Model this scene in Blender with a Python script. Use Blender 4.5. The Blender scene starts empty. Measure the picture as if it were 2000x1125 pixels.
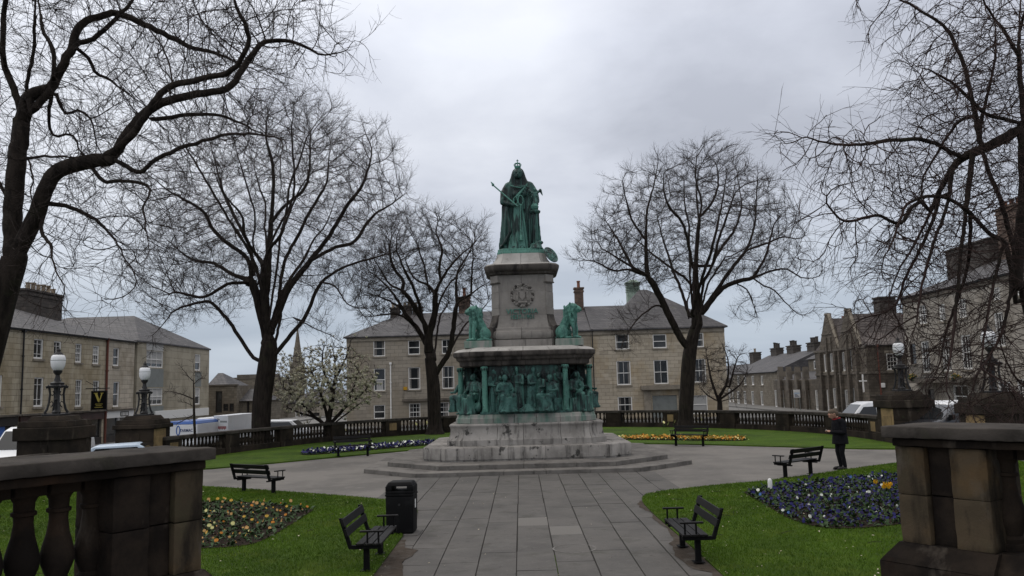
import bpy, bmesh, math, random
import numpy as np
from math import sin, cos, pi, radians, sqrt, atan2
from mathutils import Vector, Matrix

# ------------------------------------------------------------------ camera, sky, sun, exposure
S = bpy.context.scene
COL = S.collection
F_PX, ROLL, PITCH, YAW = 1600.0, radians(1.6), radians(6.88), radians(0.43)
CAM = np.array([-0.15, 0.0, 2.75])
_f = np.array([0, cos(PITCH), sin(PITCH)]); _r = np.array([1.0, 0, 0]); _u = np.array([0, -sin(PITCH), cos(PITCH)])
_R = cos(ROLL) * _r - sin(ROLL) * _u; _U = sin(ROLL) * _r + cos(ROLL) * _u
def _yaw(v): return np.array([cos(YAW) * v[0] - sin(YAW) * v[1], sin(YAW) * v[0] + cos(YAW) * v[1], v[2]])
_f, _R, _U = _yaw(_f), _yaw(_R), _yaw(_U)
cam_data = bpy.data.cameras.new('camera'); cam = bpy.data.objects.new('camera', cam_data); COL.objects.link(cam)
cam_data.sensor_width = 36.0; cam_data.lens = 36.0 * F_PX / 2000.0
cam_data.clip_start = 0.1; cam_data.clip_end = 3000
cam.matrix_world = Matrix(((_R[0], _U[0], -_f[0], CAM[0]), (_R[1], _U[1], -_f[1], CAM[1]), (_R[2], _U[2], -_f[2], CAM[2]), (0, 0, 0, 1)))
S.camera = cam
S.view_settings.view_transform = 'Standard'; S.view_settings.look = 'None'
S.view_settings.gamma = 1.0; S.view_settings.use_curve_mapping = False
S.view_settings.exposure = 0.0

SUN_EL, SUN_AZ = radians(48), radians(-40)          # behind the clouds, beyond the monument to the left
world = bpy.data.worlds.new('World'); S.world = world; world.use_nodes = True
def build_sky():
    nt = world.node_tree; N = nt.nodes; L = nt.links; N.clear()
    out = N.new('ShaderNodeOutputWorld'); bg = N.new('ShaderNodeBackground'); L.new(bg.outputs[0], out.inputs[0])
    bg.inputs[1].default_value = 0.1
    sky = N.new('ShaderNodeTexSky'); sky.sky_type = 'NISHITA'; sky.sun_disc = False
    sky.sun_elevation = SUN_EL; sky.sun_rotation = SUN_AZ; sky.air_density = 1.2; sky.dust_density = 1.5
    tc = N.new('ShaderNodeTexCoord'); sep = N.new('ShaderNodeSeparateXYZ'); L.new(tc.outputs['Generated'], sep.inputs[0])
    def math_(op, a, b=None, clamp=False):
        m = N.new('ShaderNodeMath'); m.operation = op; m.use_clamp = clamp
        for i, v in enumerate((a, b)):
            if v is None: continue
            if hasattr(v, 'type'): L.new(v, m.inputs[i])
            else: m.inputs[i].default_value = v
        return m.outputs[0]
    z = math_('MAXIMUM', sep.outputs[2], 0.0); zz = math_('ADD', z, 0.22)
    cx = math_('DIVIDE', sep.outputs[0], zz); cy = math_('DIVIDE', sep.outputs[1], zz)
    comb = N.new('ShaderNodeCombineXYZ'); L.new(cx, comb.inputs[0]); L.new(cy, comb.inputs[1])
    def noise(scale, detail, off, rough=0.5, vec=comb.outputs[0], dist=0.0):
        mp = N.new('ShaderNodeMapping'); mp.inputs[1].default_value = off; L.new(vec, mp.inputs[0])
        n = N.new('ShaderNodeTexNoise'); n.inputs['Scale'].default_value = scale; n.inputs['Detail'].default_value = detail
        n.inputs['Roughness'].default_value = rough; n.inputs['Distortion'].default_value = dist; L.new(mp.outputs[0], n.inputs['Vector']); return n.outputs[0]
    n1 = noise(0.9, 5, (3.1, 1.3, 0), 0.5, dist=0.3)
    n2 = noise(2.6, 6, (7.7, 2.1, 4), 0.55, dist=0.2)
    sm = math_('ADD', math_('MULTIPLY', n1, 0.68), math_('MULTIPLY', n2, 0.32))
    # thin cloud to the upper left, heavier to the upper right
    sm = math_('SUBTRACT', sm, math_('MULTIPLY', sep.outputs[0], 0.22))
    dt = N.new('ShaderNodeVectorMath'); dt.operation = 'DOT_PRODUCT'; L.new(tc.outputs['Generated'], dt.inputs[0]); dt.inputs[1].default_value = (0.31, 0.86, 0.40)
    dk = N.new('ShaderNodeMapRange'); dk.interpolation_type = 'SMOOTHSTEP'; L.new(dt.outputs['Value'], dk.inputs[0]); dk.inputs[1].default_value = 0.955; dk.inputs[2].default_value = 1.0; dk.inputs[4].default_value = 0.13
    sm = math_('SUBTRACT', sm, dk.outputs[0])
    ramp = N.new('ShaderNodeValToRGB'); L.new(sm, ramp.inputs[0])
    e = ramp.color_ramp.elements
    e[0].position = 0.32; e[0].color = (0.50, 0.525, 0.60, 1)
    e[1].position = 0.57; e[1].color = (0.83, 0.86, 0.935, 1)
    m_ = e.new(0.44); m_.color = (0.67, 0.70, 0.785, 1)
    # lower sky: bluish grey bands of cloud toward the horizon
    hv = N.new('ShaderNodeCombineXYZ'); L.new(math_('MULTIPLY', sep.outputs[0], 2.2), hv.inputs[0]); L.new(math_('MULTIPLY', sep.outputs[1], 2.2), hv.inputs[1]); L.new(math_('MULTIPLY', sep.outputs[2], 16), hv.inputs[2])
    n3 = noise(1.1, 4, (1, 5, 2), 0.5, vec=hv.outputs[0])
    ramp2 = N.new('ShaderNodeValToRGB'); L.new(n3, ramp2.inputs[0]); e = ramp2.color_ramp.elements
    e[0].position = 0.38; e[0].color = (0.375, 0.450, 0.555, 1); e[1].position = 0.62; e[1].color = (0.515, 0.590, 0.690, 1)
    mr = N.new('ShaderNodeMapRange'); mr.interpolation_type = 'SMOOTHSTEP'; L.new(sep.outputs[2], mr.inputs[0])
    mr.inputs[1].default_value = 0.02; mr.inputs[2].default_value = 0.27
    mix = N.new('ShaderNodeMix'); mix.data_type = 'RGBA'; L.new(mr.outputs[0], mix.inputs[0]); L.new(ramp2.outputs[0], mix.inputs[6]); L.new(ramp.outputs[0], mix.inputs[7])
    sc = N.new('ShaderNodeVectorMath'); sc.operation = 'SCALE'; L.new(mix.outputs[2], sc.inputs[0]); sc.inputs['Scale'].default_value = 10.0
    # an overcast sky brightens steadily toward the zenith
    ov = N.new('ShaderNodeMapRange'); L.new(sep.outputs[2], ov.inputs[0]); ov.inputs[1].default_value = 0.30; ov.inputs[2].default_value = 1.0; ov.inputs[3].default_value = 10.0; ov.inputs[4].default_value = 20.0
    L.new(ov.outputs[0], sc.inputs['Scale'])
    wz = N.new('ShaderNodeMapRange'); L.new(sep.outputs[2], wz.inputs[0]); wz.inputs[1].default_value = 0.40; wz.inputs[2].default_value = 0.9     # warm tint added to the unseen sky overhead, offsetting its bluish light
    wt = N.new('ShaderNodeMix'); wt.data_type = 'RGBA'; wt.blend_type = 'MULTIPLY'; L.new(wz.outputs[0], wt.inputs[0]); L.new(mix.outputs[2], wt.inputs[6]); wt.inputs[7].default_value = (1.10, 1.0, 0.86, 1); L.new(wt.outputs[2], sc.inputs[0])
    mix2 = N.new('ShaderNodeMix'); mix2.data_type = 'RGBA'; mix2.inputs[0].default_value = 0.94
    L.new(sky.outputs[0], mix2.inputs[6]); L.new(sc.outputs[0], mix2.inputs[7]); L.new(mix2.outputs[2], bg.inputs[0])
build_sky()
sun_d = bpy.data.lights.new('sun', 'SUN'); sun_d.energy = 0.5; sun_d.angle = radians(35); sun_d.color = (1, 0.97, 0.93)
sun = bpy.data.objects.new('sun', sun_d); COL.objects.link(sun); sun.location = (-30, 40, 60)
sun.rotation_euler = Vector((-(cos(SUN_EL) * sin(SUN_AZ)), -(cos(SUN_EL) * cos(SUN_AZ)), -sin(SUN_EL))).to_track_quat('-Z', 'Y').to_euler()

# ------------------------------------------------------------------ surveying: a point of the photograph to a point of the place
def ray(x, y): return _f + (x - 1000) / F_PX * _R + (562.5 - y) / F_PX * _U
def gz(x, y, z=0.0): d = ray(x, y); return CAM + (z - CAM[2]) / d[2] * d
def gy(x, y, Y): d = ray(x, y); return CAM + (Y - CAM[1]) / d[1] * d
def gx(x, y, X): d = ray(x, y); return CAM + (X - CAM[0]) / d[0] * d
rnd = random.Random(7); rng = np.random.default_rng(11)

# ------------------------------------------------------------------ materials
def _mix(nt, fac, a, b):
    m = nt.nodes.new('ShaderNodeMix'); m.data_type = 'RGBA'
    for s, v in ((0, fac), (6, a), (7, b)):
        if hasattr(v, 'links'): nt.links.new(v, m.inputs[s])
        else: m.inputs[s].default_value = v if s == 0 else (*v, 1)
    return m.outputs[2]
def mat(name, col, layers=(), rough=0.85, bump=(), spec=0.3, metal=0.0, brick=None, rnd_amt=0.0, coord='pos', objvar=None, weave=0.0, trans=0.0):
    """layers: (colour, scale or (sx,sy,sz), lo, hi, strength[, detail]) noise masks laid over each other; bump: (scale, strength, distance)"""
    m = bpy.data.materials.new(name); m.use_nodes = True; nt = m.node_tree; N = nt.nodes; L = nt.links
    b = N['Principled BSDF']; b.inputs['Roughness'].default_value = rough; b.inputs['Specular IOR Level'].default_value = spec; b.inputs['Metallic'].default_value = metal
    if coord == 'pos': vec = N.new('ShaderNodeNewGeometry').outputs['Position']
    else: vec = N.new('ShaderNodeTexCoord').outputs['Object']
    c = None
    bump_h = []
    if brick:
        bw, bh, ms, c1, c2, cm, bs = brick
        sp = N.new('ShaderNodeSeparateXYZ'); L.new(vec, sp.inputs[0])
        ad = N.new('ShaderNodeMath'); ad.operation = 'ADD'; L.new(sp.outputs[0], ad.inputs[0]); L.new(sp.outputs[1], ad.inputs[1])
        cb = N.new('ShaderNodeCombineXYZ'); L.new(ad.outputs[0], cb.inputs[0]); L.new(sp.outputs[2], cb.inputs[1])
        br = N.new('ShaderNodeTexBrick'); L.new(cb.outputs[0], br.inputs['Vector']); br.inputs['Scale'].default_value = 1
        br.inputs['Brick Width'].default_value = bw; br.inputs['Row Height'].default_value = bh; br.inputs['Mortar Size'].default_value = ms; br.inputs['Mortar Smooth'].default_value = 0.3
        br.inputs['Color1'].default_value = (*c1, 1); br.inputs['Color2'].default_value = (*c2, 1); br.inputs['Mortar'].default_value = (*cm, 1); br.inputs['Bias'].default_value = -0.1
        c = br.outputs['Color']; bump_h.append((br.outputs['Fac'], -bs))
    for ly in layers:
        lc, scl, lo, hi, st = ly[:5]
        mp = N.new('ShaderNodeMapping'); L.new(vec, mp.inputs[0])
        mp.inputs['Scale'].default_value = scl if isinstance(scl, tuple) else (scl, scl, scl)
        mp.inputs['Location'].default_value = (rnd.uniform(-9, 9), rnd.uniform(-9, 9), rnd.uniform(-9, 9))
        n = N.new('ShaderNodeTexNoise'); n.inputs['Scale'].default_value = 1; n.inputs['Detail'].default_value = ly[5] if len(ly) > 5 else 5; n.inputs['Roughness'].default_value = 0.6
        L.new(mp.outputs[0], n.inputs['Vector'])
        mr = N.new('ShaderNodeMapRange'); L.new(n.outputs[0], mr.inputs[0]); mr.inputs[1].default_value = lo; mr.inputs[2].default_value = hi; mr.inputs[4].default_value = st
        c = _mix(nt, mr.outputs[0], c if c is not None else col, lc)
    if c is None:
        rgb = N.new('ShaderNodeRGB'); rgb.outputs[0].default_value = (*col, 1); c = rgb.outputs[0]
    if rnd_amt:
        oi = N.new('ShaderNodeObjectInfo'); hs = N.new('ShaderNodeHueSaturation'); L.new(c, hs.inputs['Color'])
        mr = N.new('ShaderNodeMapRange'); L.new(oi.outputs['Random'], mr.inputs[0]); mr.inputs[3].default_value = 1 - rnd_amt; mr.inputs[4].default_value = 1 + rnd_amt
        L.new(mr.outputs[0], hs.inputs['Value']); c = hs.outputs[0]
    L.new(c, b.inputs['Base Color'])
    for bsc, bst, bd in bump:
        n = N.new('ShaderNodeTexNoise'); n.inputs['Scale'].default_value = bsc; n.inputs['Detail'].default_value = 6; L.new(vec, n.inputs['Vector']); bump_h.append((n.outputs[0], bst * bd))
    prev = None
    for h, k in bump_h:
        bp = N.new('ShaderNodeBump'); bp.inputs['Strength'].default_value = 1.0; bp.inputs['Distance'].default_value = abs(k); bp.invert = k < 0
        L.new(h, bp.inputs['Height'])
        if prev is not None: L.new(prev, bp.inputs['Normal'])
        prev = bp.outputs[0]
    if prev is not None: L.new(prev, b.inputs['Normal'])
    return m
BLK = (0.012, 0.011, 0.010)
M = {}
# monument stone
M['stone'] = mat('weathered_pale_stone', (0.30, 0.283, 0.262), [((0.175, 0.164, 0.150), 0.9, 0.4, 0.60, 0.9), ((0.055, 0.051, 0.047), (5, 5, 0.5), 0.52, 0.68, 0.85), ((0.028, 0.027, 0.025), 2.6, 0.60, 0.64, 0.9), ((0.36, 0.35, 0.33), 6, 0.5, 0.7, 0.35)], bump=[(30, 1, .004), (4, 1, .008)], rnd_amt=0.10)
M['stone_step'] = mat('step_stone', (0.165, 0.154, 0.140), [((0.085, 0.079, 0.072), 1.3, 0.4, 0.62, 0.85), ((0.035, 0.033, 0.030), 3.5, 0.56, 0.70, 0.75), ((0.2, 0.19, 0.18), 7, 0.5, 0.7, 0.4)], bump=[(30, 1, .004), (5, 1, .01)], rnd_amt=0.10)
M['stone_mid'] = mat('pedestal_stone', (0.25, 0.232, 0.212), [((0.17, 0.157, 0.143), 0.9, 0.4, 0.65, 0.8), ((0.075, 0.07, 0.066), (6, 6, 0.45), 0.56, 0.74, 0.6), ((0.30, 0.285, 0.265), 7, 0.5, 0.7, 0.35)], bump=[(30, 1, .004), (4, 1, .006)], rnd_amt=0.09)
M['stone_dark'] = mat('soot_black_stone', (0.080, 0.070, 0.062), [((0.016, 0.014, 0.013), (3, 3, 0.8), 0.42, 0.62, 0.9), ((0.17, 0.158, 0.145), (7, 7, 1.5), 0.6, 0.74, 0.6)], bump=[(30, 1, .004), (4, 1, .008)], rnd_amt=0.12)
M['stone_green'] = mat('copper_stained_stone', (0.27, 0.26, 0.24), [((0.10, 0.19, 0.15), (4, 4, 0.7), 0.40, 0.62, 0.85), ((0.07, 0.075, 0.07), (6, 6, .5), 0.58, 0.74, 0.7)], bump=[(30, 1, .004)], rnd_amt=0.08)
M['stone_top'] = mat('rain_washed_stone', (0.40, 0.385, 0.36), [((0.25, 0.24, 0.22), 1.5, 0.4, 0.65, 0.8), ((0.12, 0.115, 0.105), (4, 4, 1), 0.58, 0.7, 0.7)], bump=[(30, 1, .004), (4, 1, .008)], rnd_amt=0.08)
M['mortar'] = mat('dark_joint', (0.035, 0.033, 0.03), rough=1)
M['bronze'] = mat('verdigris_bronze', (0.052, 0.142, 0.118), [((0.012, 0.020, 0.021), (4.2, 4.2, 0.8), 0.42, 0.56, 0.95), ((0.12, 0.27, 0.22), (11, 11, 1.5), 0.58, 0.70, 0.85), ((0.007, 0.010, 0.011), (13, 13, 1.4), 0.54, 0.66, 0.9)], rough=0.55, spec=0.4, metal=0.2, bump=[(14, 1, .014), (50, 1, .004)])
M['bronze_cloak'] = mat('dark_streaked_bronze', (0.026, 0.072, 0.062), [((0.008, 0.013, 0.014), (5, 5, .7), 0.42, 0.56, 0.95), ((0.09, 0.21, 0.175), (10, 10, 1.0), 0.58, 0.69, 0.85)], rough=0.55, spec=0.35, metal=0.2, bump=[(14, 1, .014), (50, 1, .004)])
M['bronze_gown'] = mat('rain_streaked_bronze', (0.075, 0.19, 0.158), [((0.012, 0.022, 0.022), (7, 7, .5), 0.46, 0.58, 0.94), ((0.13, 0.29, 0.235), (12, 12, 1.2), 0.56, 0.70, 0.7)], rough=0.55, spec=0.35, metal=0.2, bump=[(16, 1, .012), (50, 1, .004)])
M['bronze_light'] = mat('pale_verdigris_bronze', (0.085, 0.225, 0.180), [((0.03, 0.085, 0.073), (4, 4, 1.4), 0.46, 0.66, 0.85), ((0.15, 0.32, 0.265), 9, 0.55, 0.72, 0.6), ((0.015, 0.03, 0.03), 15, 0.58, 0.70, 0.8)], rough=0.6, spec=0.35, metal=0.15, bump=[(16, 1, .014), (50, 1, .004)])
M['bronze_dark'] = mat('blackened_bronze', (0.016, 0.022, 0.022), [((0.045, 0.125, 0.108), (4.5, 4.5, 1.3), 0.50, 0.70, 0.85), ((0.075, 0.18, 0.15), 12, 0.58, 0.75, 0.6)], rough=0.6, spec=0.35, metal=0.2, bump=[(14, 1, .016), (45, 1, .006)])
M['bronze_panel'] = mat('relief_bronze', (0.050, 0.130, 0.113), [((0.014, 0.026, 0.027), 3.6, 0.46, 0.64, 0.9), ((0.075, 0.18, 0.155), 11, 0.56, 0.70, 0.7), ((0.008, 0.012, 0.012), 17, 0.56, 0.68, 0.8)], rough=0.6, spec=0.35, metal=0.2, bump=[(16, 1, .012), (50, 1, .005)])
# front wall and balustrade sandstone
M['soot'] = mat('blackened_sandstone', (0.036, 0.028, 0.021), [((0.013, 0.011, 0.009), 1.1, 0.40, 0.62, 0.9), ((0.115, 0.098, 0.076), (3, 3, .8), 0.60, 0.75, 0.6), ((0.05, 0.056, 0.03), 4, 0.62, 0.75, 0.5)], rough=0.95, spec=.15, bump=[(25, 1, .006), (5, 1, .012)], rnd_amt=.15)
M['ochre'] = mat('clean_ochre_sandstone', (0.26, 0.185, 0.095), [((0.13, 0.095, 0.055), 2.2, 0.42, 0.65, 0.8), ((0.05, 0.04, 0.03), (5, 5, 1.2), 0.58, 0.72, 0.7)], rough=0.95, spec=.15, bump=[(25, 1, .006)], rnd_amt=.1)
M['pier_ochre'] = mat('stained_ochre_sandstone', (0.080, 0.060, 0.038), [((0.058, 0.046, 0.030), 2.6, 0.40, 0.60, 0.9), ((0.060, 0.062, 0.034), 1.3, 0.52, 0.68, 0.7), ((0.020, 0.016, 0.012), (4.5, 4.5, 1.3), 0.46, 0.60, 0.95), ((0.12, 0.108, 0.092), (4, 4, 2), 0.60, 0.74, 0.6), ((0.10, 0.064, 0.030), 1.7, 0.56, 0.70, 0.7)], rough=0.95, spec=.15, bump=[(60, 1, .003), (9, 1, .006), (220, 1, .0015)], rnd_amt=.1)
M['pier_dark'] = mat('sooty_shaded_sandstone', (0.030, 0.022, 0.016), [((0.009, 0.007, 0.006), 2.4, 0.40, 0.60, 0.9), ((0.105, 0.088, 0.070), (3, 3, 1.2), 0.58, 0.70, 0.75), ((0.06, 0.034, 0.02), 1.9, 0.58, 0.72, 0.5)], rough=0.95, spec=.15, bump=[(60, 1, .003), (9, 1, .006), (220, 1, .0015)], rnd_amt=.12)  # soot, plus shade from behind the viewer put into the colour
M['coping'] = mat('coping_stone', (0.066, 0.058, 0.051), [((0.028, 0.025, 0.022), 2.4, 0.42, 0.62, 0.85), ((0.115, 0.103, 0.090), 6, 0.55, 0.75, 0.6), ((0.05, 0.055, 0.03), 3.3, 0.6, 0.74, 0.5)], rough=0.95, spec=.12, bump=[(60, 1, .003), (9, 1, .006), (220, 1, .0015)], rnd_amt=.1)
def ashlar(name, base, var, mort, dirt, bw=.75, bh=.34, dirt_amt=.7):
    return mat(name, base, [(dirt, (0.5, 0.5, 0.35), 0.46, 0.66, dirt_amt), (tuple(.35 * x for x in dirt), (2.2, 2.2, .5), 0.60, 0.76, .65), (tuple(1.18 * x for x in base), 1.7, 0.5, 0.7, .35)], brick=(bw, bh, .012, base, var, mort, .012), bump=[(18, 1, .008)])
M['w_cent'] = ashlar('buff_ashlar', (0.45, 0.395, 0.31), (0.325, 0.285, 0.222), (0.19, 0.165, 0.13), (0.33, 0.25, 0.145))
M['w_cent_grey'] = ashlar('grey_ashlar', (0.32, 0.285, 0.232), (0.25, 0.222, 0.182), (0.165, 0.15, 0.125), (0.24, 0.2, 0.14), dirt_amt=.6)
M['w_left'] = ashlar('ochre_ashlar', (0.445, 0.395, 0.295), (0.33, 0.29, 0.215), (0.19, 0.16, 0.11), (0.225, 0.175, 0.095))
M['w_left2'] = ashlar('pinkish_ashlar', (0.50, 0.445, 0.36), (0.38, 0.34, 0.275), (0.21, 0.185, 0.15), (0.24, 0.2, 0.14))
M['w_mod'] = ashlar('render_stone', (0.37, 0.335, 0.26), (0.32, 0.29, 0.225), (0.22, 0.20, 0.15), (0.2, 0.175, 0.125), 1.4, .6)
M['w_rubble'] = ashlar('dark_rubble', (0.19, 0.165, 0.128), (0.115, 0.10, 0.078), (0.085, 0.075, 0.058), (0.10, 0.08, 0.058), .5, .24)
M['w_black'] = ashlar('smoke_black_rubble', (0.135, 0.114, 0.089), (0.078, 0.066, 0.053), (0.045, 0.040, 0.034), (0.05, 0.042, 0.034), .55, .25)
M['w_right'] = ashlar('grey_stone_terrace', (0.36, 0.33, 0.285), (0.29, 0.265, 0.23), (0.15, 0.138, 0.12), (0.165, 0.142, 0.112), .9, .36)
M['w_pale'] = ashlar('pale_far_stone', (0.36, 0.32, 0.265), (0.30, 0.27, 0.22), (0.22, 0.2, 0.17), (0.26, 0.22, 0.16))
M['trim'] = mat('stone_trim', (0.26, 0.23, 0.185), [((0.14, 0.12, 0.095), 1.6, 0.45, 0.65, 0.7)], bump=[(20, 1, .006)], rnd_amt=.08)
M['trim_dark'] = mat('dark_stone_trim', (0.13, 0.113, 0.092), [((0.05, 0.044, 0.038), 1.6, 0.45, 0.65, 0.7)], bump=[(20, 1, .006)], rnd_amt=.08)
M['slate'] = mat('slate_roof', (0.085, 0.083, 0.085), [((0.048, 0.047, 0.050), 0.7, 0.42, 0.65, 0.7), ((0.16, 0.155, 0.145), 3.0, 0.62, 0.74, 0.45), ((0.06, 0.065, 0.04), 1.1, 0.58, 0.75, 0.4)], rough=.7, brick=(.42, .19, .014, (0.105, 0.10, 0.102), (0.066, 0.064, 0.068), (0.03, 0.03, 0.032), .02))
M['slate_brown'] = mat('stone_slate_roof', (0.115, 0.098, 0.09), [((0.06, 0.052, 0.05), 0.8, 0.42, 0.65, 0.7), ((0.17, 0.15, 0.14), 2.6, 0.6, 0.74, 0.5)], rough=.8, brick=(.5, .24, .016, (0.14, 0.12, 0.11), (0.085, 0.074, 0.07), (0.035, 0.03, 0.03), .03))
M['chimney'] = mat('chimney_brick', (0.17, 0.11, 0.08), [((0.045, 0.035, 0.03), 1.5, 0.42, 0.66, 0.8)], brick=(.23, .08, .012, (0.2, 0.125, 0.09), (0.12, 0.08, 0.06), (0.09, 0.08, 0.07), .006))
M['chimney_dark'] = mat('sooty_chimney', (0.055, 0.047, 0.042), [((0.10, 0.085, 0.07), 1.5, 0.5, 0.7, 0.6)], brick=(.45, .22, .012, (0.075, 0.064, 0.056), (0.045, 0.04, 0.036), (0.03, 0.028, 0.026), .01))
M['pot'] = mat('clay_pot', (0.33, 0.27, 0.2), [((0.12, 0.1, 0.08), 4, 0.45, 0.65, 0.6)], rnd_amt=.3)
M['pot_red'] = mat('red_clay_pot', (0.22, 0.095, 0.06), [((0.08, 0.05, 0.04), 4, 0.45, 0.65, 0.6)], rnd_amt=.2)
M['white'] = mat('white_painted_wood', (0.78, 0.77, 0.74), [((0.5, 0.49, 0.46), 3, 0.5, 0.75, 0.5)], rough=.5)
M['greypaint'] = mat('grey_panel', (0.20, 0.215, 0.205), [((0.13, 0.14, 0.135), 2, 0.45, 0.65, 0.5)], rough=.7)
M['glass'] = mat('window_glass', (0.016, 0.018, 0.02), [((0.045, 0.045, 0.045), (.9, .9, .5), 0.5, 0.62, 0.8)], rough=.06, spec=.5)
M['curtain'] = mat('net_curtain', (0.20, 0.19, 0.175), [((0.10, 0.095, 0.09), 3, .4, .6, .7)], rough=.9, rnd_amt=.4)
M['blind'] = mat('window_blind', (0.42, 0.42, 0.41), rough=.8, rnd_amt=.2)
M['blackpaint'] = mat('black_paint', (0.006, 0.006, 0.0065), [((0.016, 0.015, 0.014), 9, 0.5, 0.7, 0.5)], rough=.6, spec=.08, bump=[(60, 1, .001)], coord='obj')
M['benchwood'] = mat('black_painted_slat', (0.006, 0.0055, 0.0055), [((0.02, 0.019, 0.019), (2, 22, 22), 0.5, 0.72, 0.7), ((0.08, 0.08, 0.075), 14, 0.68, 0.75, .6)], rough=.55, spec=.16, bump=[(40, 1, .002)], rnd_amt=.2, coord='obj')
M['bin'] = mat('black_bin_plastic', (0.006, 0.006, 0.0065), [((0.016, 0.016, 0.017), 5, 0.5, 0.7, 0.6)], rough=.6, spec=.10, coord='obj', bump=[(90, 1, .001)])
M['iron'] = mat('cast_iron', (0.014, 0.014, 0.015), [((0.035, 0.03, 0.026), 8, 0.5, 0.7, 0.6)], rough=.6, spec=.4)
M['globe'] = mat('opal_glass', (0.74, 0.75, 0.76), [((0.58, 0.59, 0.59), 3, 0.45, 0.7, 0.5)], rough=.18, spec=.5)
M['bark'] = mat('dark_bark', (0.028, 0.022, 0.018), [((0.010, 0.008, 0.007), (9, 9, 1.6), 0.42, 0.62, 0.85), ((0.055, 0.047, 0.037), (5, 5, 1.5), 0.58, 0.74, 0.55), ((0.032, 0.036, 0.018), 1.6, 0.58, 0.72, 0.5)], rough=.95, spec=.15, bump=[(22, 1, .018), (60, 1, .006)])
M['twig'] = mat('twig_bark', (0.032, 0.024, 0.021), rough=.9, spec=.2)
M['twig_red'] = mat('reddish_twig_bark', (0.040, 0.025, 0.022), rough=.9, spec=.2)
# ground
M['slab'] = mat('paving_slab', (0.103, 0.097, 0.090), [((0.072, 0.069, 0.065), 1.0, 0.42, 0.62, 0.75), ((0.128, 0.121, 0.112), 3.2, 0.54, 0.72, 0.55), ((0.055, 0.054, 0.044), 1.7, 0.56, 0.70, 0.75), ((0.045, 0.042, 0.038), 6.5, 0.62, 0.70, 0.6), ((0.2, 0.19, 0.175), 26, 0.62, 0.72, 0.5)], rough=.8, spec=.25, bump=[(70, 1, .003), (12, 1, .004)], rnd_amt=.05)
M['slab_new'] = mat('replaced_slab', (0.14, 0.133, 0.122), [((0.14, 0.132, 0.12), 2.2, 0.42, 0.64, 0.7)], rough=.8, bump=[(70, 1, .003)])
M['chalk'] = mat('faint_chalk', (0.19, 0.185, 0.175), [((0.13, 0.122, 0.112), 9, 0.42, 0.58, 1.0)], rough=.95)
M['tar'] = mat('worn_path_surface', (0.165, 0.154, 0.140), [((0.105, 0.099, 0.091), 0.45, 0.42, 0.60, 0.85), ((0.205, 0.192, 0.175), 2.2, 0.54, 0.72, 0.5), ((0.08, 0.078, 0.07), 1.6, 0.62, 0.75, 0.5)], rough=.8, spec=.25, bump=[(60, 1, .004), (10, 1, .004)])
M['road'] = mat('asphalt', (0.055, 0.055, 0.056), [((0.075, 0.074, 0.072), 0.5, 0.45, 0.65, 0.7)], rough=.85, bump=[(90, 1, .004)])
M['pavement'] = mat('street_pavement', (0.16, 0.155, 0.148), [((0.11, 0.107, 0.1), 0.8, 0.45, 0.65, 0.7)], rough=.85, brick=(.9, .6, .02, (0.17, 0.165, 0.155), (0.14, 0.135, 0.13), (0.07, 0.07, 0.065), .004))
M['grass'] = mat('lawn_turf', (0.066, 0.125, 0.008), [((0.040, 0.076, 0.007), 0.55, 0.42, 0.60, 0.85), ((0.115, 0.165, 0.018), 1.9, 0.52, 0.72, 0.6), ((0.032, 0.066, 0.008), 7, 0.52, 0.7, 0.6), ((0.07, 0.075, 0.03), 3, 0.64, 0.76, 0.4)], rough=.9, spec=.15, bump=[(90, 1, .03), (28, 1, .03)])
M['blade'] = mat('grass_blade', (0.077, 0.145, 0.009), [((0.045, 0.088, 0.007), 0.55, 0.42, 0.60, 0.85), ((0.15, 0.19, 0.03), 1.6, 0.54, 0.70, 0.7), ((0.13, 0.19, 0.022), 6, 0.52, 0.72, 0.6)], rough=.7, spec=.12)
M['soil'] = mat('damp_soil', (0.030, 0.021, 0.015), [((0.014, 0.010, 0.008), 9, 0.42, 0.62, 0.8), ((0.05, 0.037, 0.026), 22, 0.55, 0.7, 0.6)], rough=1, spec=.1, bump=[(16, 1, .05), (50, 1, .02)])
M['soil_edge'] = mat('trodden_soil', (0.062, 0.050, 0.040), [((0.10, 0.09, 0.078), 4, 0.48, 0.66, 0.8), ((0.035, 0.028, 0.022), 9, 0.5, 0.7, 0.7)], rough=1, spec=.1, bump=[(40, 1, .01)])
M['leaf'] = mat('bedding_leaf', (0.028, 0.062, 0.016), [((0.05, 0.10, 0.025), 16, 0.5, 0.7, 0.7)], rough=.6)
for k, c in dict(pet_orange=(.52, .20, .025), pet_yellow=(.52, .32, .05), pet_apricot=(.56, .33, .12), pet_white=(.72, .74, .66), pet_blue=(.026, .024, .135), pet_violet=(.020, .014, .070), pet_sky=(.06, .14, .36), pet_tulip=(.75, .44, .02), pet_magnolia=(.66, .62, .48), pet_lemon=(.7, .66, .28)).items():
    M[k] = mat(k.replace('pet', 'petal'), c, [(tuple(x * .55 for x in c), 30, 0.5, 0.7, 0.6)], rough=.7, rnd_amt=.15)
M['petal_eye'] = mat('petal_eye', (0.03, 0.015, 0.03), rough=.8)
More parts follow.
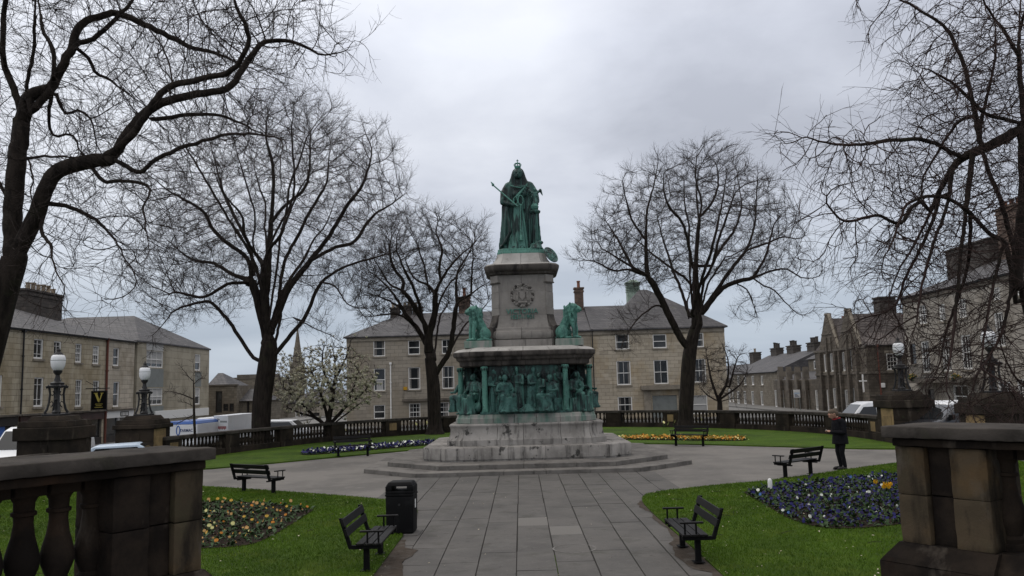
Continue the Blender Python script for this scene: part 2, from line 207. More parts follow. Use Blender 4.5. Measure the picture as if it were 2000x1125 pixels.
# vehicles and cloth
M['vanwhite'] = mat('white_van_paint', (0.74, 0.75, 0.76), [((0.60, 0.60, 0.58), 1.8, 0.5, 0.7, 0.4)], rough=.3, spec=.5)
M['vangrey'] = mat('dark_car_paint', (0.035, 0.038, 0.044), rough=.22, spec=.6, metal=.3)
M['vanblue'] = mat('pale_blue_car_paint', (0.45, 0.55, 0.66), rough=.3, spec=.5)
M['blue'] = mat('blue_paint', (0.05, 0.13, 0.40), rough=.4)
M['navy'] = mat('navy_lettering', (0.03, 0.05, 0.13), rough=.5)
M['redink'] = mat('red_lettering', (0.30, 0.05, 0.05), rough=.5)
M['rubber'] = mat('tyre_rubber', (0.015, 0.015, 0.015), rough=.85)
M['rim'] = mat('alloy_rim', (0.4, 0.4, 0.41), rough=.35, metal=.7)
M['lamp_lens'] = mat('lamp_lens', (0.6, 0.6, 0.58), rough=.15)
M['gold'] = mat('gold_lettering', (0.50, 0.42, 0.10), rough=.5)
M['copper'] = mat('verdigris_copper', (0.27, 0.34, 0.28), [((0.14, 0.20, 0.16), 3, 0.45, 0.65, 0.7)], rough=.7)
M['shopdark'] = mat('dark_shopfront', (0.022, 0.018, 0.016), [((0.055, 0.04, 0.033), 1.2, 0.5, 0.68, 0.6)], rough=.5)
M['shopred'] = mat('brown_fascia', (0.05, 0.022, 0.018), [((0.025, 0.014, 0.012), 2, 0.45, 0.65, 0.7)], rough=.5)
M['skin'] = mat('skin', (0.42, 0.24, 0.17), [((0.48, 0.21, 0.15), 14, 0.5, 0.7, 0.4)], rough=.6, coord='obj')
M['cloth_black'] = mat('black_cloth', (0.010, 0.010, 0.012), [((0.02, 0.02, 0.022), 12, 0.5, 0.7, 0.5)], rough=.9, spec=.1, coord='obj', bump=[(14, 1, .012)])
M['cloth_red'] = mat('red_cloth', (0.26, 0.018, 0.022), rough=.9, coord='obj')
M['hair'] = mat('grey_brown_hair', (0.10, 0.075, 0.055), rough=.8, coord='obj')
M['leather'] = mat('black_leather', (0.012, 0.011, 0.011), rough=.4)
M['plastic_white'] = mat('white_plastic', (0.7, 0.7, 0.68), rough=.5)
M['yellow'] = mat('yellow_plastic', (0.45, 0.25, 0.02), rough=.5)
M['rust'] = mat('red_downpipe', (0.14, 0.05, 0.035), rough=.7)
M['litter'] = mat('dry_leaf', (0.45, 0.40, 0.30), rough=.9)

# ------------------------------------------------------------------ helpers
def tag(o, label=None, cat=None, group=None, kind=None):
    if label: o['label'] = label
    if cat: o['category'] = cat
    if group: o['group'] = group
    if kind: o['kind'] = kind
    return o
def link(o, parent=None):
    COL.objects.link(o)
    if parent is not None: o.parent = parent
    return o
def empty(name, loc=(0, 0, 0), rz=0.0):
    o = bpy.data.objects.new(name, None); o.location = [float(v) for v in loc]; o.rotation_euler = (0, 0, rz); o.empty_display_size = .2
    return link(o)
def children(o): return [c for c in bpy.data.objects if c.parent == o]
def copy_tree(o, loc=None, rz=None, parent=None, scale=None, label=None):
    kids = {}
    for c in COL.objects:
        if c.parent is not None: kids.setdefault(c.parent.name, []).append(c)
    def rec(s, par):
        c = s.copy(); COL.objects.link(c)
        c.parent = par
        for k in kids.get(s.name, []): rec(k, c)
        return c
    c = rec(o, parent)
    if loc is not None: c.location = [float(v) for v in loc]
    if rz is not None: c.rotation_euler = (0, 0, rz)
    if scale is not None: c.scale = (scale,) * 3
    if label: c['label'] = label
    return c
def mesh_np(name, V, Fq, smooth=False):
    V = np.asarray(V, dtype=np.float32); me = bpy.data.meshes.new(name)
    Fq = np.asarray(Fq, dtype=np.int32); k = Fq.shape[1]
    me.vertices.add(len(V)); me.vertices.foreach_set('co', V.ravel())
    me.loops.add(Fq.size); me.loops.foreach_set('vertex_index', Fq.ravel())
    me.polygons.add(len(Fq)); me.polygons.foreach_set('loop_start', np.arange(0, Fq.size, k, dtype=np.int32))
    me.polygons.foreach_set('loop_total', np.full(len(Fq), k, dtype=np.int32))
    if smooth: me.polygons.foreach_set('use_smooth', np.ones(len(Fq), dtype=bool))
    me.update(calc_edges=True); return me
class MB:
    def __init__(s): s.v = []; s.f = []
    def add(s, vs, fs):
        n = len(s.v); s.v += [tuple(map(float, v)) for v in vs]; s.f += [tuple(i + n for i in f) for f in fs]; return s
    def box(s, x0, x1, y0, y1, z0, z1, top=None):
        """top = inset of the top face"""
        t = top or 0
        return s.add([(x0, y0, z0), (x1, y0, z0), (x1, y1, z0), (x0, y1, z0), (x0 + t, y0 + t, z1), (x1 - t, y0 + t, z1), (x1 - t, y1 - t, z1), (x0 + t, y1 - t, z1)],
                     [(3, 2, 1, 0), (4, 5, 6, 7), (0, 1, 5, 4), (1, 2, 6, 5), (2, 3, 7, 6), (3, 0, 4, 7)])
    def obox(s, O, u, n, a0, a1, z0, z1, d0, d1):
        """box along a wall: a along the wall, z up, d outward"""
        O = np.array(O, float); u = np.array(u, float); n = np.array(n, float); Z = np.array((0, 0, 1.0))
        P = lambda a, z, d: O + a * u + z * Z + d * n
        vs = [P(a0, z0, d0), P(a1, z0, d0), P(a1, z0, d1), P(a0, z0, d1), P(a0, z1, d0), P(a1, z1, d0), P(a1, z1, d1), P(a0, z1, d1)]
        return s.add(vs, [(3, 2, 1, 0), (4, 5, 6, 7), (0, 1, 5, 4), (1, 2, 6, 5), (2, 3, 7, 6), (3, 0, 4, 7)])
    def prism(s, poly, z0, z1):
        n = len(poly)
        return s.add([(p[0], p[1], z0) for p in poly] + [(p[0], p[1], z1) for p in poly], [tuple(range(n - 1, -1, -1)), tuple(range(n, 2 * n))] + [(i, (i + 1) % n, n + (i + 1) % n, n + i) for i in range(n)])
    def lathe(s, prof, n=12, c=(0, 0, 0), sx=1, sy=1):
        vs = []
        for r, z in prof:
            for k in range(n): a = 2 * pi * (k + .5) / n; vs.append((c[0] + r * sx * cos(a), c[1] + r * sy * sin(a), c[2] + z))
        fs = [(i * n + k, i * n + (k + 1) % n, (i + 1) * n + (k + 1) % n, (i + 1) * n + k) for i in range(len(prof) - 1) for k in range(n)]
        fs += [tuple(range(n - 1, -1, -1)), tuple((len(prof) - 1) * n + k for k in range(n))]
        return s.add(vs, fs)
    def tube(s, pts, r, n=6):
        pts = [np.array(p, float) for p in pts]; rs = r if isinstance(r, (list, tuple)) else [r] * len(pts); vs = []
        for i, p in enumerate(pts):
            d = pts[min(i + 1, len(pts) - 1)] - pts[max(i - 1, 0)]; d /= np.linalg.norm(d) + 1e-9
            u = np.cross(d, (0.31, 0.83, 0.17)); u /= np.linalg.norm(u) + 1e-9; w = np.cross(d, u)
            for k in range(n): a = 2 * pi * k / n; vs.append(p + rs[i] * (cos(a) * u + sin(a) * w))
        fs = [(i * n + k, i * n + (k + 1) % n, (i + 1) * n + (k + 1) % n, (i + 1) * n + k) for i in range(len(pts) - 1) for k in range(n)]
        fs += [tuple(range(n - 1, -1, -1)), tuple((len(pts) - 1) * n + k for k in range(n))]
        return s.add(vs, fs)
    def ball(s, c, r, n=12, m=8):
        r = r if isinstance(r, (tuple, list)) else (r, r, r)
        prof = [(max(sin(pi * i / m), 1e-3), -cos(pi * i / m)) for i in range(m + 1)]
        vs = [(c[0] + r[0] * q * cos(2 * pi * k / n), c[1] + r[1] * q * sin(2 * pi * k / n), c[2] + r[2] * z) for q, z in prof for k in range(n)]
        fs = [(i * n + k, i * n + (k + 1) % n, (i + 1) * n + (k + 1) % n, (i + 1) * n + k) for i in range(m) for k in range(n)]
        fs += [tuple(range(n - 1, -1, -1)), tuple(m * n + k for k in range(n))]
        return s.add(vs, fs)
    def cap(s, p0, p1, r0, r1=None, n=10):
        r1 = r0 if r1 is None else r1; p0 = np.array(p0, float); p1 = np.array(p1, float); d = p1 - p0; l = np.linalg.norm(d) + 1e-9; d /= l
        pts = [p0 - d * r0 * .98, p0 - d * r0 * .7, p0, p1, p1 + d * r1 * .7, p1 + d * r1 * .98]
        return s.tube(pts, [r0 * .18, r0 * .71, r0, r1, r1 * .71, r1 * .18], n)
    def mesh(s, name, bevel=0, seg=2, smooth=False, fixn=True):
        me = bpy.data.meshes.new(name); me.from_pydata(s.v, [], s.f); me.update()
        if bevel or fixn:
            bm = bmesh.new(); bm.from_mesh(me)
            if fixn: bmesh.ops.recalc_face_normals(bm, faces=bm.faces[:])
            if bevel:
                ed = [e for e in bm.edges if len(e.link_faces) == 2 and e.calc_face_angle(0) > radians(25)]
                bmesh.ops.bevel(bm, geom=ed, offset=bevel, offset_type='OFFSET', segments=seg, affect='EDGES', profile=.5)
            bm.to_mesh(me); bm.free()
        if smooth:
            me.polygons.foreach_set('use_smooth', np.ones(len(me.polygons), dtype=bool))
            me.set_sharp_from_angle(angle=radians(42))
        return me
    def build(s, name, m, parent=None, bevel=0, seg=2, smooth=False, loc=None, fixn=True):
        me = s.mesh(name, bevel, seg, smooth, fixn); me.materials.append(M[m] if isinstance(m, str) else m)
        o = bpy.data.objects.new(name, me)
        if loc is not None: o.location = [float(v) for v in loc]
        return link(o, parent)
from mathutils import noise as mnoise
def weather(o, step=.05, amp=.006):
    """break up the faces of a dressed stone: worn arrises, small hollows and chips"""
    bm = bmesh.new(); bm.from_mesh(o.data)
    for _ in range(5):
        ed = [e for e in bm.edges if e.calc_length() > step * 1.6]
        if not ed or len(bm.verts) > 9000: break
        bmesh.ops.subdivide_edges(bm, edges=ed, cuts=1, use_grid_fill=True)
    bmesh.ops.triangulate(bm, faces=[f for f in bm.faces if len(f.verts) > 4]); bm.normal_update()
    for v in bm.verts:
        p = v.co; n1 = mnoise.noise(p * 6.0) + .6 * mnoise.noise(p * 17.0) + .35 * mnoise.noise(p * 41.0); sharp = 1.0 + 2.2 * min(1.0, max((e.calc_face_angle(0) for e in v.link_edges), default=0) / .5)
        v.co = p + v.normal * amp * (n1 - .25 * max(0, sharp - 1)) * (min(sharp, 2.2) if n1 < 0 else 1)
    bm.to_mesh(o.data); bm.free(); o.data.polygons.foreach_set('use_smooth', np.ones(len(o.data.polygons), dtype=bool)); o.data.set_sharp_from_angle(angle=radians(40)); return o
def place(name, me, parent=None, loc=(0, 0, 0), rz=0.0, scale=None):
    o = bpy.data.objects.new(name, me); o.location = [float(v) for v in loc]; o.rotation_euler = (0, 0, rz)
    if scale: o.scale = scale if isinstance(scale, tuple) else (scale,) * 3
    return link(o, parent)
def sculpt(mb, name, m, voxel, parent=None, loc=None, smooth_it=3, fold=None, rz=0.0):
    """weld overlapping closed shapes into one continuous surface"""
    me = bpy.data.meshes.new(name + '_raw'); me.from_pydata(mb.v, [], mb.f); me.update()
    bm = bmesh.new(); bm.from_mesh(me); bmesh.ops.recalc_face_normals(bm, faces=bm.faces[:]); bm.to_mesh(me); bm.free()
    t = bpy.data.objects.new(name + '_raw', me); COL.objects.link(t)
    r = t.modifiers.new('weld', 'REMESH'); r.mode = 'VOXEL'; r.voxel_size = voxel
    if smooth_it:
        sm = t.modifiers.new('smooth', 'SMOOTH'); sm.factor = .5; sm.iterations = smooth_it
    dg = bpy.context.evaluated_depsgraph_get(); dg.update()
    out = bpy.data.meshes.new_from_object(t.evaluated_get(dg)); bpy.data.objects.remove(t); bpy.data.meshes.remove(me)
    out.name = name
    if fold:
        n = len(out.vertices); co = np.empty(n * 3, np.float32); out.vertices.foreach_get('co', co); co = co.reshape(-1, 3)
        nv = np.empty(n * 3, np.float32); out.vertices.foreach_get('normal', nv); nv = nv.reshape(-1, 3)
        co = co + nv * fold(co)[:, None]; out.vertices.foreach_set('co', co.astype(np.float32).ravel())
    out.polygons.foreach_set('use_smooth', np.ones(len(out.polygons), dtype=bool)); out.update()
    out.materials.clear(); out.materials.append(M[m])
    o = bpy.data.objects.new(name, out)
    if loc is not None: o.location = [float(v) for v in loc]
    o.rotation_euler = (0, 0, rz)
    return link(o, parent)
def text_mesh(txt, size, extrude, name):
    cu = bpy.data.curves.new(name, 'FONT'); cu.body = txt; cu.size = size; cu.extrude = extrude; cu.align_x = 'CENTER'; cu.align_y = 'CENTER'; cu.offset = size * .012
    o = bpy.data.objects.new(name, cu); COL.objects.link(o); dg = bpy.context.evaluated_depsgraph_get(); dg.update()
    me = bpy.data.meshes.new_from_object(o.evaluated_get(dg)); bpy.data.objects.remove(o); me.name = name; return me

# ------------------------------------------------------------------ ground, streets, garden
def sheet(name, poly, z, m, kind='structure', parent=None):
    mb = MB(); mb.add([(p[0], p[1], z) for p in poly], [tuple(range(len(poly)))])
    o = mb.build(name, m, parent); o['kind'] = kind; return o
def arc(pts, n=6):
    """smooth curve through points"""
    P = [np.array(p, float) for p in pts]; out = []
    for i in range(len(P) - 1):
        p0, p1, p2, p3 = P[max(i - 1, 0)], P[i], P[i + 1], P[min(i + 2, len(P) - 1)]
        for k in range(n):
            t = k / n; out.append(.5 * ((2 * p1) + (-p0 + p2) * t + (2 * p0 - 5 * p1 + 4 * p2 - p3) * t * t + (-p0 + 3 * p1 - 3 * p2 + p3) * t ** 3))
    return out + [P[-1]]
ZS = -0.5                                                            # street level outside the garden
sheet('ground', [(-900, -60), (900, -60), (900, 1500), (-900, 1500)], ZS - .08, 'pavement')
sheet('road', [(-26, -12), (26.5, -12), (26.5, 70), (-26, 70)], ZS - .04, 'road')
mb = MB(); mb.box(-30.2, -26, -12, 160, ZS - .2, ZS + .08); mb.box(26.5, 31.2, -12, 160, ZS - .2, ZS + .081); mb.box(-23, 24, 71.2, 75.2, ZS - .2, ZS + .079)
mb.build('street_pavement', 'pavement', bevel=.02)['kind'] = 'structure'
back_pts = arc([(-15.4, 35.0), (-14.7, 37.5), (-13.9, 40), (-12.6, 43.2), (-11.1, 46.2), (-9.2, 48.8), (-6.5, 51.2), (-3.4, 52.9), (0, 53.8), (3, 54.0), (5.8, 53.6), (8.7, 51.7), (11.2, 49.2), (13.3, 46.2), (14.7, 43), (15.35, 40), (15.55, 37.4), (15.5, 35)], 5)
garden = [(p[0], p[1]) for p in back_pts] + [(17, 34), (17, 27), (16, 22), (14, 16), (10, 11), (7, 8.6), (-7, 8.6), (-10, 11), (-14, 16), (-16, 22), (-17, 27), (-17, 34)]
mb = MB(); mb.prism([(1.02 * x, 1.01 * y if y > 34 else y) for x, y in garden][::-1], ZS - .3, -.03); mb.build('garden_terrace', 'tar')['kind'] = 'structure'
sheet('garden_path', [(p[0] * .995, p[1]) for p in garden][::-1], -.012, 'tar')

# lawns: raised turf with a cut edge, one object each
LAWN = {}
LAWN['near_l'] = arc([(-2.42, 9.2), (-2.44, 14), (-2.5, 18), (-2.72, 19.7), (-3.3, 20.7), (-5.2, 22.2), (-9.86, 25.2), (-12.6, 26.3), (-15.2, 26.3)], 4) + [np.array(p) for p in ((-15.6, 22), (-13.8, 16), (-9.8, 11.2), (-7, 9.1))]
LAWN['near_r'] = arc([(2.64, 9.2), (2.62, 14), (2.56, 18.4), (2.72, 20.3), (3.3, 21.2), (5.2, 22.3), (6.9, 23.1), (11.6, 26.5), (13.4, 26.9), (15.2, 26.6)], 4) + [np.array(p) for p in ((15.6, 22), (13.8, 16), (9.8, 11.2), (7, 9.1))]
inner_back = [(p[0] * .97, 31.0 + (p[1] - 31.0) * .975) for p in back_pts]
LAWN['far'] = [np.array(p) for p in inner_back] + list(arc([(14.6, 31.4), (12.6, 32.4), (10, 34.6), (7.6, 36.6), (4.7, 38.4), (2, 39.6), (0, 39.8), (-2, 39.6), (-4.6, 38.4), (-8, 35.1), (-10.4, 32.6), (-12.3, 31.0), (-14.6, 30.2)], 4))
for k, poly in LAWN.items():
    mb = MB(); P = [(p[0], p[1]) for p in poly]
    a = sum(P[i][0] * P[(i + 1) % len(P)][1] - P[(i + 1) % len(P)][0] * P[i][1] for i in range(len(P)))
    if a < 0: P = P[::-1]
    mb.prism(P, -.02, .035); o = mb.build('lawn', 'grass'); o['kind'] = 'structure'
    mb = MB()
    mb.prism([(x, y) for x, y in P], -.02, .012)
def inside(poly, X, Y):
    px = np.array([p[0] for p in poly]); py = np.array([p[1] for p in poly]); r = np.zeros(len(X), bool); j = len(px) - 1
    for i in range(len(px)):
        c = ((py[i] > Y) != (py[j] > Y)) & (X < (px[j] - px[i]) * (Y - py[i]) / (py[j] - py[i] + 1e-12) + px[i]); r ^= c; j = i
    return r

# paving of the main path: long flags with open joints, each flag its own piece
paving = MB().box(-3.95, 3.95, 8.7, 26.3, -.06, -.0115).build('main_path', 'mortar'); paving['kind'] = 'structure'
xj = [-3.95, -3.36, -2.76, -2.13, -1.52, -.90, -.30, .32, .93, 1.56, 2.17, 2.78, 3.38, 3.95]
for c in range(len(xj) - 1):
    y = 8.75 + rnd.uniform(0, .5); drift = rnd.uniform(-.02, .02)
    while y < 26.1:
        l = rnd.uniform(.9, 1.6); y1 = min(y + l, 26.25); zc = rnd.uniform(-.003, .003); g = .009 if rnd.random() < .75 else .015
        g0 = rnd.choice((.0008, .001, .0012, .004))
        x0, x1 = xj[c] + g + rnd.uniform(-.004, .004), xj[c + 1] - g + rnd.uniform(-.004, .004)
        t = [zc + rnd.uniform(-.003, .003) for _ in range(4)]
        vs = [(x0, y + g0, -.05), (x1, y + g0, -.05), (x1, y1 - g0, -.05), (x0, y1 - g0, -.05), (x0, y + g0, .004 + t[0]), (x1, y + g0, .004 + t[1]), (x1, y1 - g0, .004 + t[2]), (x0, y1 - g0, .004 + t[3])]
        MB().add(vs, [(4, 5, 6, 7), (0, 1, 5, 4), (1, 2, 6, 5), (2, 3, 7, 6), (3, 0, 4, 7)]).build('flagstone', 'slab_new' if rnd.random() < .02 else 'slab', paving, fixn=False)
        y = y1
# moss in one open joint
mb = MB()
for i in range(70): yy = 9 + i * .07; mb.ball((-.30 + .62 + rnd.uniform(-.006, .006), yy, -.004), (rnd.uniform(.004, .010), .04, rnd.uniform(.006, .011)), 5, 3)
mb.build('moss', 'grass', paving)['kind'] = 'stuff'

cq = gz(1122, 1072); mb = MB(); nn_ = 40
vs = [(cq[0] + (.36 + q) * cos(2 * pi * k / nn_), cq[1] + (.36 + q) * sin(2 * pi * k / nn_), .0105) for q in (-.014, .014) for k in range(nn_)]
mb.add(vs, [(k, (k + 1) % nn_, nn_ + (k + 1) % nn_, nn_ + k) for k in range(nn_)]).build('chalk_ring', 'chalk', paving, fixn=False)
# front terrace under the viewer with steps down to the path
mb = MB(); mb.box(-9, 9, -9, 5.6, ZS - .3, 1.2)
for i in range(7): mb.box(-2.35, 2.45, 5.601 + .34 * i, 5.6 + .34 * (i + 1), -.3, 1.2 - .15 * (i + 1))
mb.build('front_terrace', 'tar')['kind'] = 'structure'

# ------------------------------------------------------------------ balustrades
BAL = [(.070, 0), (.070, .05), (.058, .055), (.062, .085), (.050, .10), (.083, .19), (.086, .24), (.060, .34), (.042, .46), (.040, .53), (.056, .545), (.056, .565), (.046, .58), (.062, .63), (.068, .64), (.068, .68)]
bal_mesh = MB().lathe(BAL, 8).mesh('baluster', smooth=True); bal_mesh.materials.append(M['soot'])
def balustrade(pts, label, ztop, zbase, start_pier=True, nb=12, spacing=.245, pier_l=1.05, group='balustrades around the garden'):
    P = [np.array((p[0], p[1]), float) for p in pts]; seg = [np.linalg.norm(P[i + 1] - P[i]) for i in range(len(P) - 1)]; cum = np.concatenate([[0], np.cumsum(seg)]); T = cum[-1]
    def at(s):
        s = min(max(s, 0), T); i = min(int(np.searchsorted(cum, s, 'right')) - 1, len(seg) - 1); d = (P[i + 1] - P[i]) / seg[i]; return P[i] + d * (s - cum[i]), d
    root = empty('balustrade', (*P[0], zbase)); tag(root, label, 'balustrade', group)
    root.location = (0, 0, 0)
    def bar(name, s0, s1, w, z0, z1, m, n=3, bev=.0):
        mb = MB(); vs = []
        for k in range(n + 1):
            p, d = at(s0 + (s1 - s0) * k / n); q = np.array((-d[1], d[0]))
            for sgn, z in ((-1, z0), (1, z0), (1, z1), (-1, z1)): vs.append((*(p + sgn * w / 2 * q), z))
        fs = [(4 * k + a, 4 * k + (a + 1) % 4, 4 * k + 4 + (a + 1) % 4, 4 * k + 4 + a) for k in range(n) for a in range(4)] + [(3, 2, 1, 0), tuple(4 * n + a for a in range(4))]
        return mb.add(vs, fs).build(name, m, root, bevel=bev, seg=1)
    s = 0.0; bay = nb * spacing + .1; g = .004
    hb = ztop - .16 - (zbase + .30)
    while s < T - .5:
        e = min(s + pier_l, T)
        bar('pier', s + g, e - g, .44, zbase + .26, ztop - .15, 'soot', 2, .012)
        p, d = at((s + e) / 2); q = np.array((-d[1], d[0]))
        if abs(p[0]) > 9.5 or rnd.random() < .3:                       # recessed paler panels on some piers
            c = np.array((0, 36.)) - p; sg = 1 if c @ q > 0 else -1
            mbp = MB(); mbp.obox((*(p - d * .26), 0), (*d, 0), (*(q * sg), 0), 0, .52, zbase + .34, ztop - .26, .2, .226); mbp.build('panel', 'ochre' if rnd.random() < .5 else 'soot', root, bevel=.01)
        bar('plinth', s + g, e - g, .5, zbase - .15, zbase + .26, 'soot', 2, .012)
        bar('coping', s + g, e - g, .50, ztop - .15, ztop, 'coping', 2, .02)
        s = e
        if s >= T - .6: break
        e = min(s + bay, T); n = int((e - s) / spacing)
        bar('plinth', s + g, e - g, .40, zbase - .15, zbase + .26, 'soot', 3, .012)
        bar('coping', s + g, e - g, .44, ztop - .15, ztop, 'coping', 3, .02)
        for k in range(n):
            p, d = at(s + (k + .5) * (e - s) / n)
            if hb > 0:
                o = place('baluster', bal_mesh, root, (p[0], p[1], zbase + .258), rnd.uniform(0, 3), (1.1, 1.1, (ztop - .148 - zbase - .258) / .68))
        s = e
    return root
half = len(back_pts) // 2
balustrade(back_pts[:half], 'dark stone balustrade curving behind the magnolia and big tree, back left of the garden', 1.05, 0.02)
balustrade(back_pts[half - 1:], 'dark stone balustrade curving behind the person and the yellow flower bed', 1.05, 0.02)
balustrade(arc([(-15.3, 26.9), (-15.9, 24.6), (-15.8, 21.5), (-14.4, 17.4)], 4), 'short dark stone balustrade running left from the nearer lamp pier beside the white van cab', 1.05, 0.02)

def wing(tip, tow, side, label, lit, dark, mid):
    """front wall: a along the wall from the pier end, d outward toward the path"""
    tip = np.array(tip[:2]); u = np.array(tow[:2]) - tip; u /= np.linalg.norm(u); n = np.array((-u[1], u[0])) * side
    root = empty('front_balustrade', (tip[0], tip[1], 0)); root.location = (0, 0, 0); tag(root, label, 'balustrade')
    O = (tip[0], tip[1], 0); U = (*u, 0); Nn = (*n, 0)
    def b(name, a0, a1, z0, z1, d0, d1, m, bev=.012, seg=2):
        return weather(MB().obox(O, U, Nn, a0, a1, z0, z1, d0, d1).build(name, m, root, bevel=bev * .7, seg=seg, smooth=True), .045, .0022)
    Z = 2.39; LEN = 3.4
    # coping in three stones, worn edges
    cuts = [0, 1.46, 2.6, LEN]
    for i in range(3):
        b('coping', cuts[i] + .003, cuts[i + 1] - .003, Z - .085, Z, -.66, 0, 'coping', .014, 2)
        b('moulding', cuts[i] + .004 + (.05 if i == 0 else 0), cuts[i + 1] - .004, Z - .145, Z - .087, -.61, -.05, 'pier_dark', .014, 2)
    zt = Z - .147; zb = 1.56
    # pier: pilaster, recessed strip, pilaster; each of two courses
    jz = 1.90
    for a0, a1, dd, m in ((.05, .265, -.085, lit), (.265, .44, -.135, dark), (.44, .69, -.085, mid)):  # lit and dark look of the faces is put into their stone colour
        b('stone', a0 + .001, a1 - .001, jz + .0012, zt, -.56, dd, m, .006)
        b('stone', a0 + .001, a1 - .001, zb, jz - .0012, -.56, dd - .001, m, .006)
    # base moulding and plinth
    mb = MB()
    prof = [(-.085, zb), (-.06, zb - .03), (.0, zb - .10), (.015, zb - .13)]
    for a0, a1 in ((.03, .71), (.71, LEN)):
        mb2 = MB(); vs = []
        off = 0 if a0 < .5 else -.05
        for aa in (a0, a1):
            for d, z in prof: vs.append(tuple(np.array(O) + (aa - (.10 * ((zb - z) / .13) if aa == .03 else 0)) * np.array(U) + (d + off) * np.array(Nn) + np.array((0, 0, z))))
            vs.append(tuple(np.array(O) + aa * np.array(U) - .6 * np.array(Nn) + np.array((0, 0, zb - .13)))); vs.append(tuple(np.array(O) + aa * np.array(U) - .6 * np.array(Nn) + np.array((0, 0, zb))))
        k = 6
        mb2.add(vs, [(i, (i + 1) % k, k + (i + 1) % k, k + i) for i in range(k)] + [tuple(range(k - 1, -1, -1)), tuple(range(k, 2 * k))]).build('base_moulding', 'pier_dark', root)
    for a0, a1 in ((-.08, .80), (.80, 2.0), (2.0, LEN)):
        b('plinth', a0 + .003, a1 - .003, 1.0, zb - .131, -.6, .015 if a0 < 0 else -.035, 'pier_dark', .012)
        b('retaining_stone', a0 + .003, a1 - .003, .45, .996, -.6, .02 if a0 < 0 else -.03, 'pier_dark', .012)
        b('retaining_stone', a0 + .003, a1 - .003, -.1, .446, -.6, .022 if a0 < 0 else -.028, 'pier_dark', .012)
    H = zt - zb
    BB = [(.098, 0), (.098, .045), (.082, .05), (.088, .08), (.07, .10), (.104, .18), (.114, .235), (.098, .30), (.074, .38), (.062, .46), (.064, .50), (.080, .508), (.082, .528), (.066, .536), (.068, .585), (.082, .61), (.096, .625)]
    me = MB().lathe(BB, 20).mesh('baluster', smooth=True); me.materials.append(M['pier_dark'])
    mc = MB().box(-.105, .105, -.105, .105, .625, .70).mesh('capital', bevel=.008); mc.materials.append(M['pier_dark'])
    ang = atan2(u[1], u[0])
    a = .70; k = 0
    while a < LEN - .1:
        p = tip + u * a - n * .33
        o = place('baluster', me, root, (*p, zb), ang, (.88, .88, H / .70)); c = place('capital', mc, o)
        a += .207
    return root
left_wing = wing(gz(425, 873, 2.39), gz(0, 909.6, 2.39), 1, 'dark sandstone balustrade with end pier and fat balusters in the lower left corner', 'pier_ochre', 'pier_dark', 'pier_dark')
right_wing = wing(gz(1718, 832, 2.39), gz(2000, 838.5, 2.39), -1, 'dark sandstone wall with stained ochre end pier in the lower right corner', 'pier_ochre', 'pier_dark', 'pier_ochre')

# gate piers and lamp standards of the two side entrances
def octo(a, c): return [(-(a - c), -a), (a - c, -a), (a, -(a - c)), (a, a - c), (a - c, a), (-(a - c), a), (-a, a - c), (-a, -(a - c))]
def gate_pier(x, y, label, zt=2.0, pale=True):
    r = empty('gate_pier', (x, y, 0)); tag(r, label, 'pier', 'stone lamp piers at the side entrances')
    w = .80
    MB().box(-w - .08, w + .08, -w - .08, w + .08, -.5, .40).build('plinth', 'soot', r, bevel=.02)
    for k in range(2): MB().box(-w + .001 * k, w - .001 * k, -w + .001 * k, w - .001 * k, .403 + k * .52, .92 + k * .52).build('stone', 'soot', r, bevel=.015)
    sx = 1 if x < 0 else -1
    # pale cleaned inner returns facing the garden
    if pale:
        MB().box(min(sx * (w - .01), sx * (w + .012)), max(sx * (w - .01), sx * (w + .012)), -w + .02, .35, .45, 1.42).build('return_panel', 'ochre', r, bevel=.004)
        MB().box(min(sx * w, sx * (w + .035)), max(sx * w, sx * (w + .035)), -.62, .12, .58, 1.12).build('panel', 'ochre', r, bevel=.012)
    MB().box(-.62, .22, -w - .02, -w, .55, 1.3).build('panel', 'soot', r, bevel=.01) if sx > 0 else MB().box(-.22, .62, -w - .02, -w, .55, 1.3).build('panel', 'soot', r, bevel=.01)
    MB().box(-w - .10, w + .10, -w - .10, w + .10, 1.443, zt - .36).build('cornice', 'soot', r, bevel=.03)
    MB().box(-w - .02, w + .02, -w - .02, w + .02, zt - .357, zt - .16, top=.05).build('cap_stone', 'soot', r, bevel=.02)
    MB().box(-w + .18, w - .18, -w + .18, w - .18, zt - .158, zt, top=.10).build('cap_stone', 'soot', r, bevel=.02)
    return r
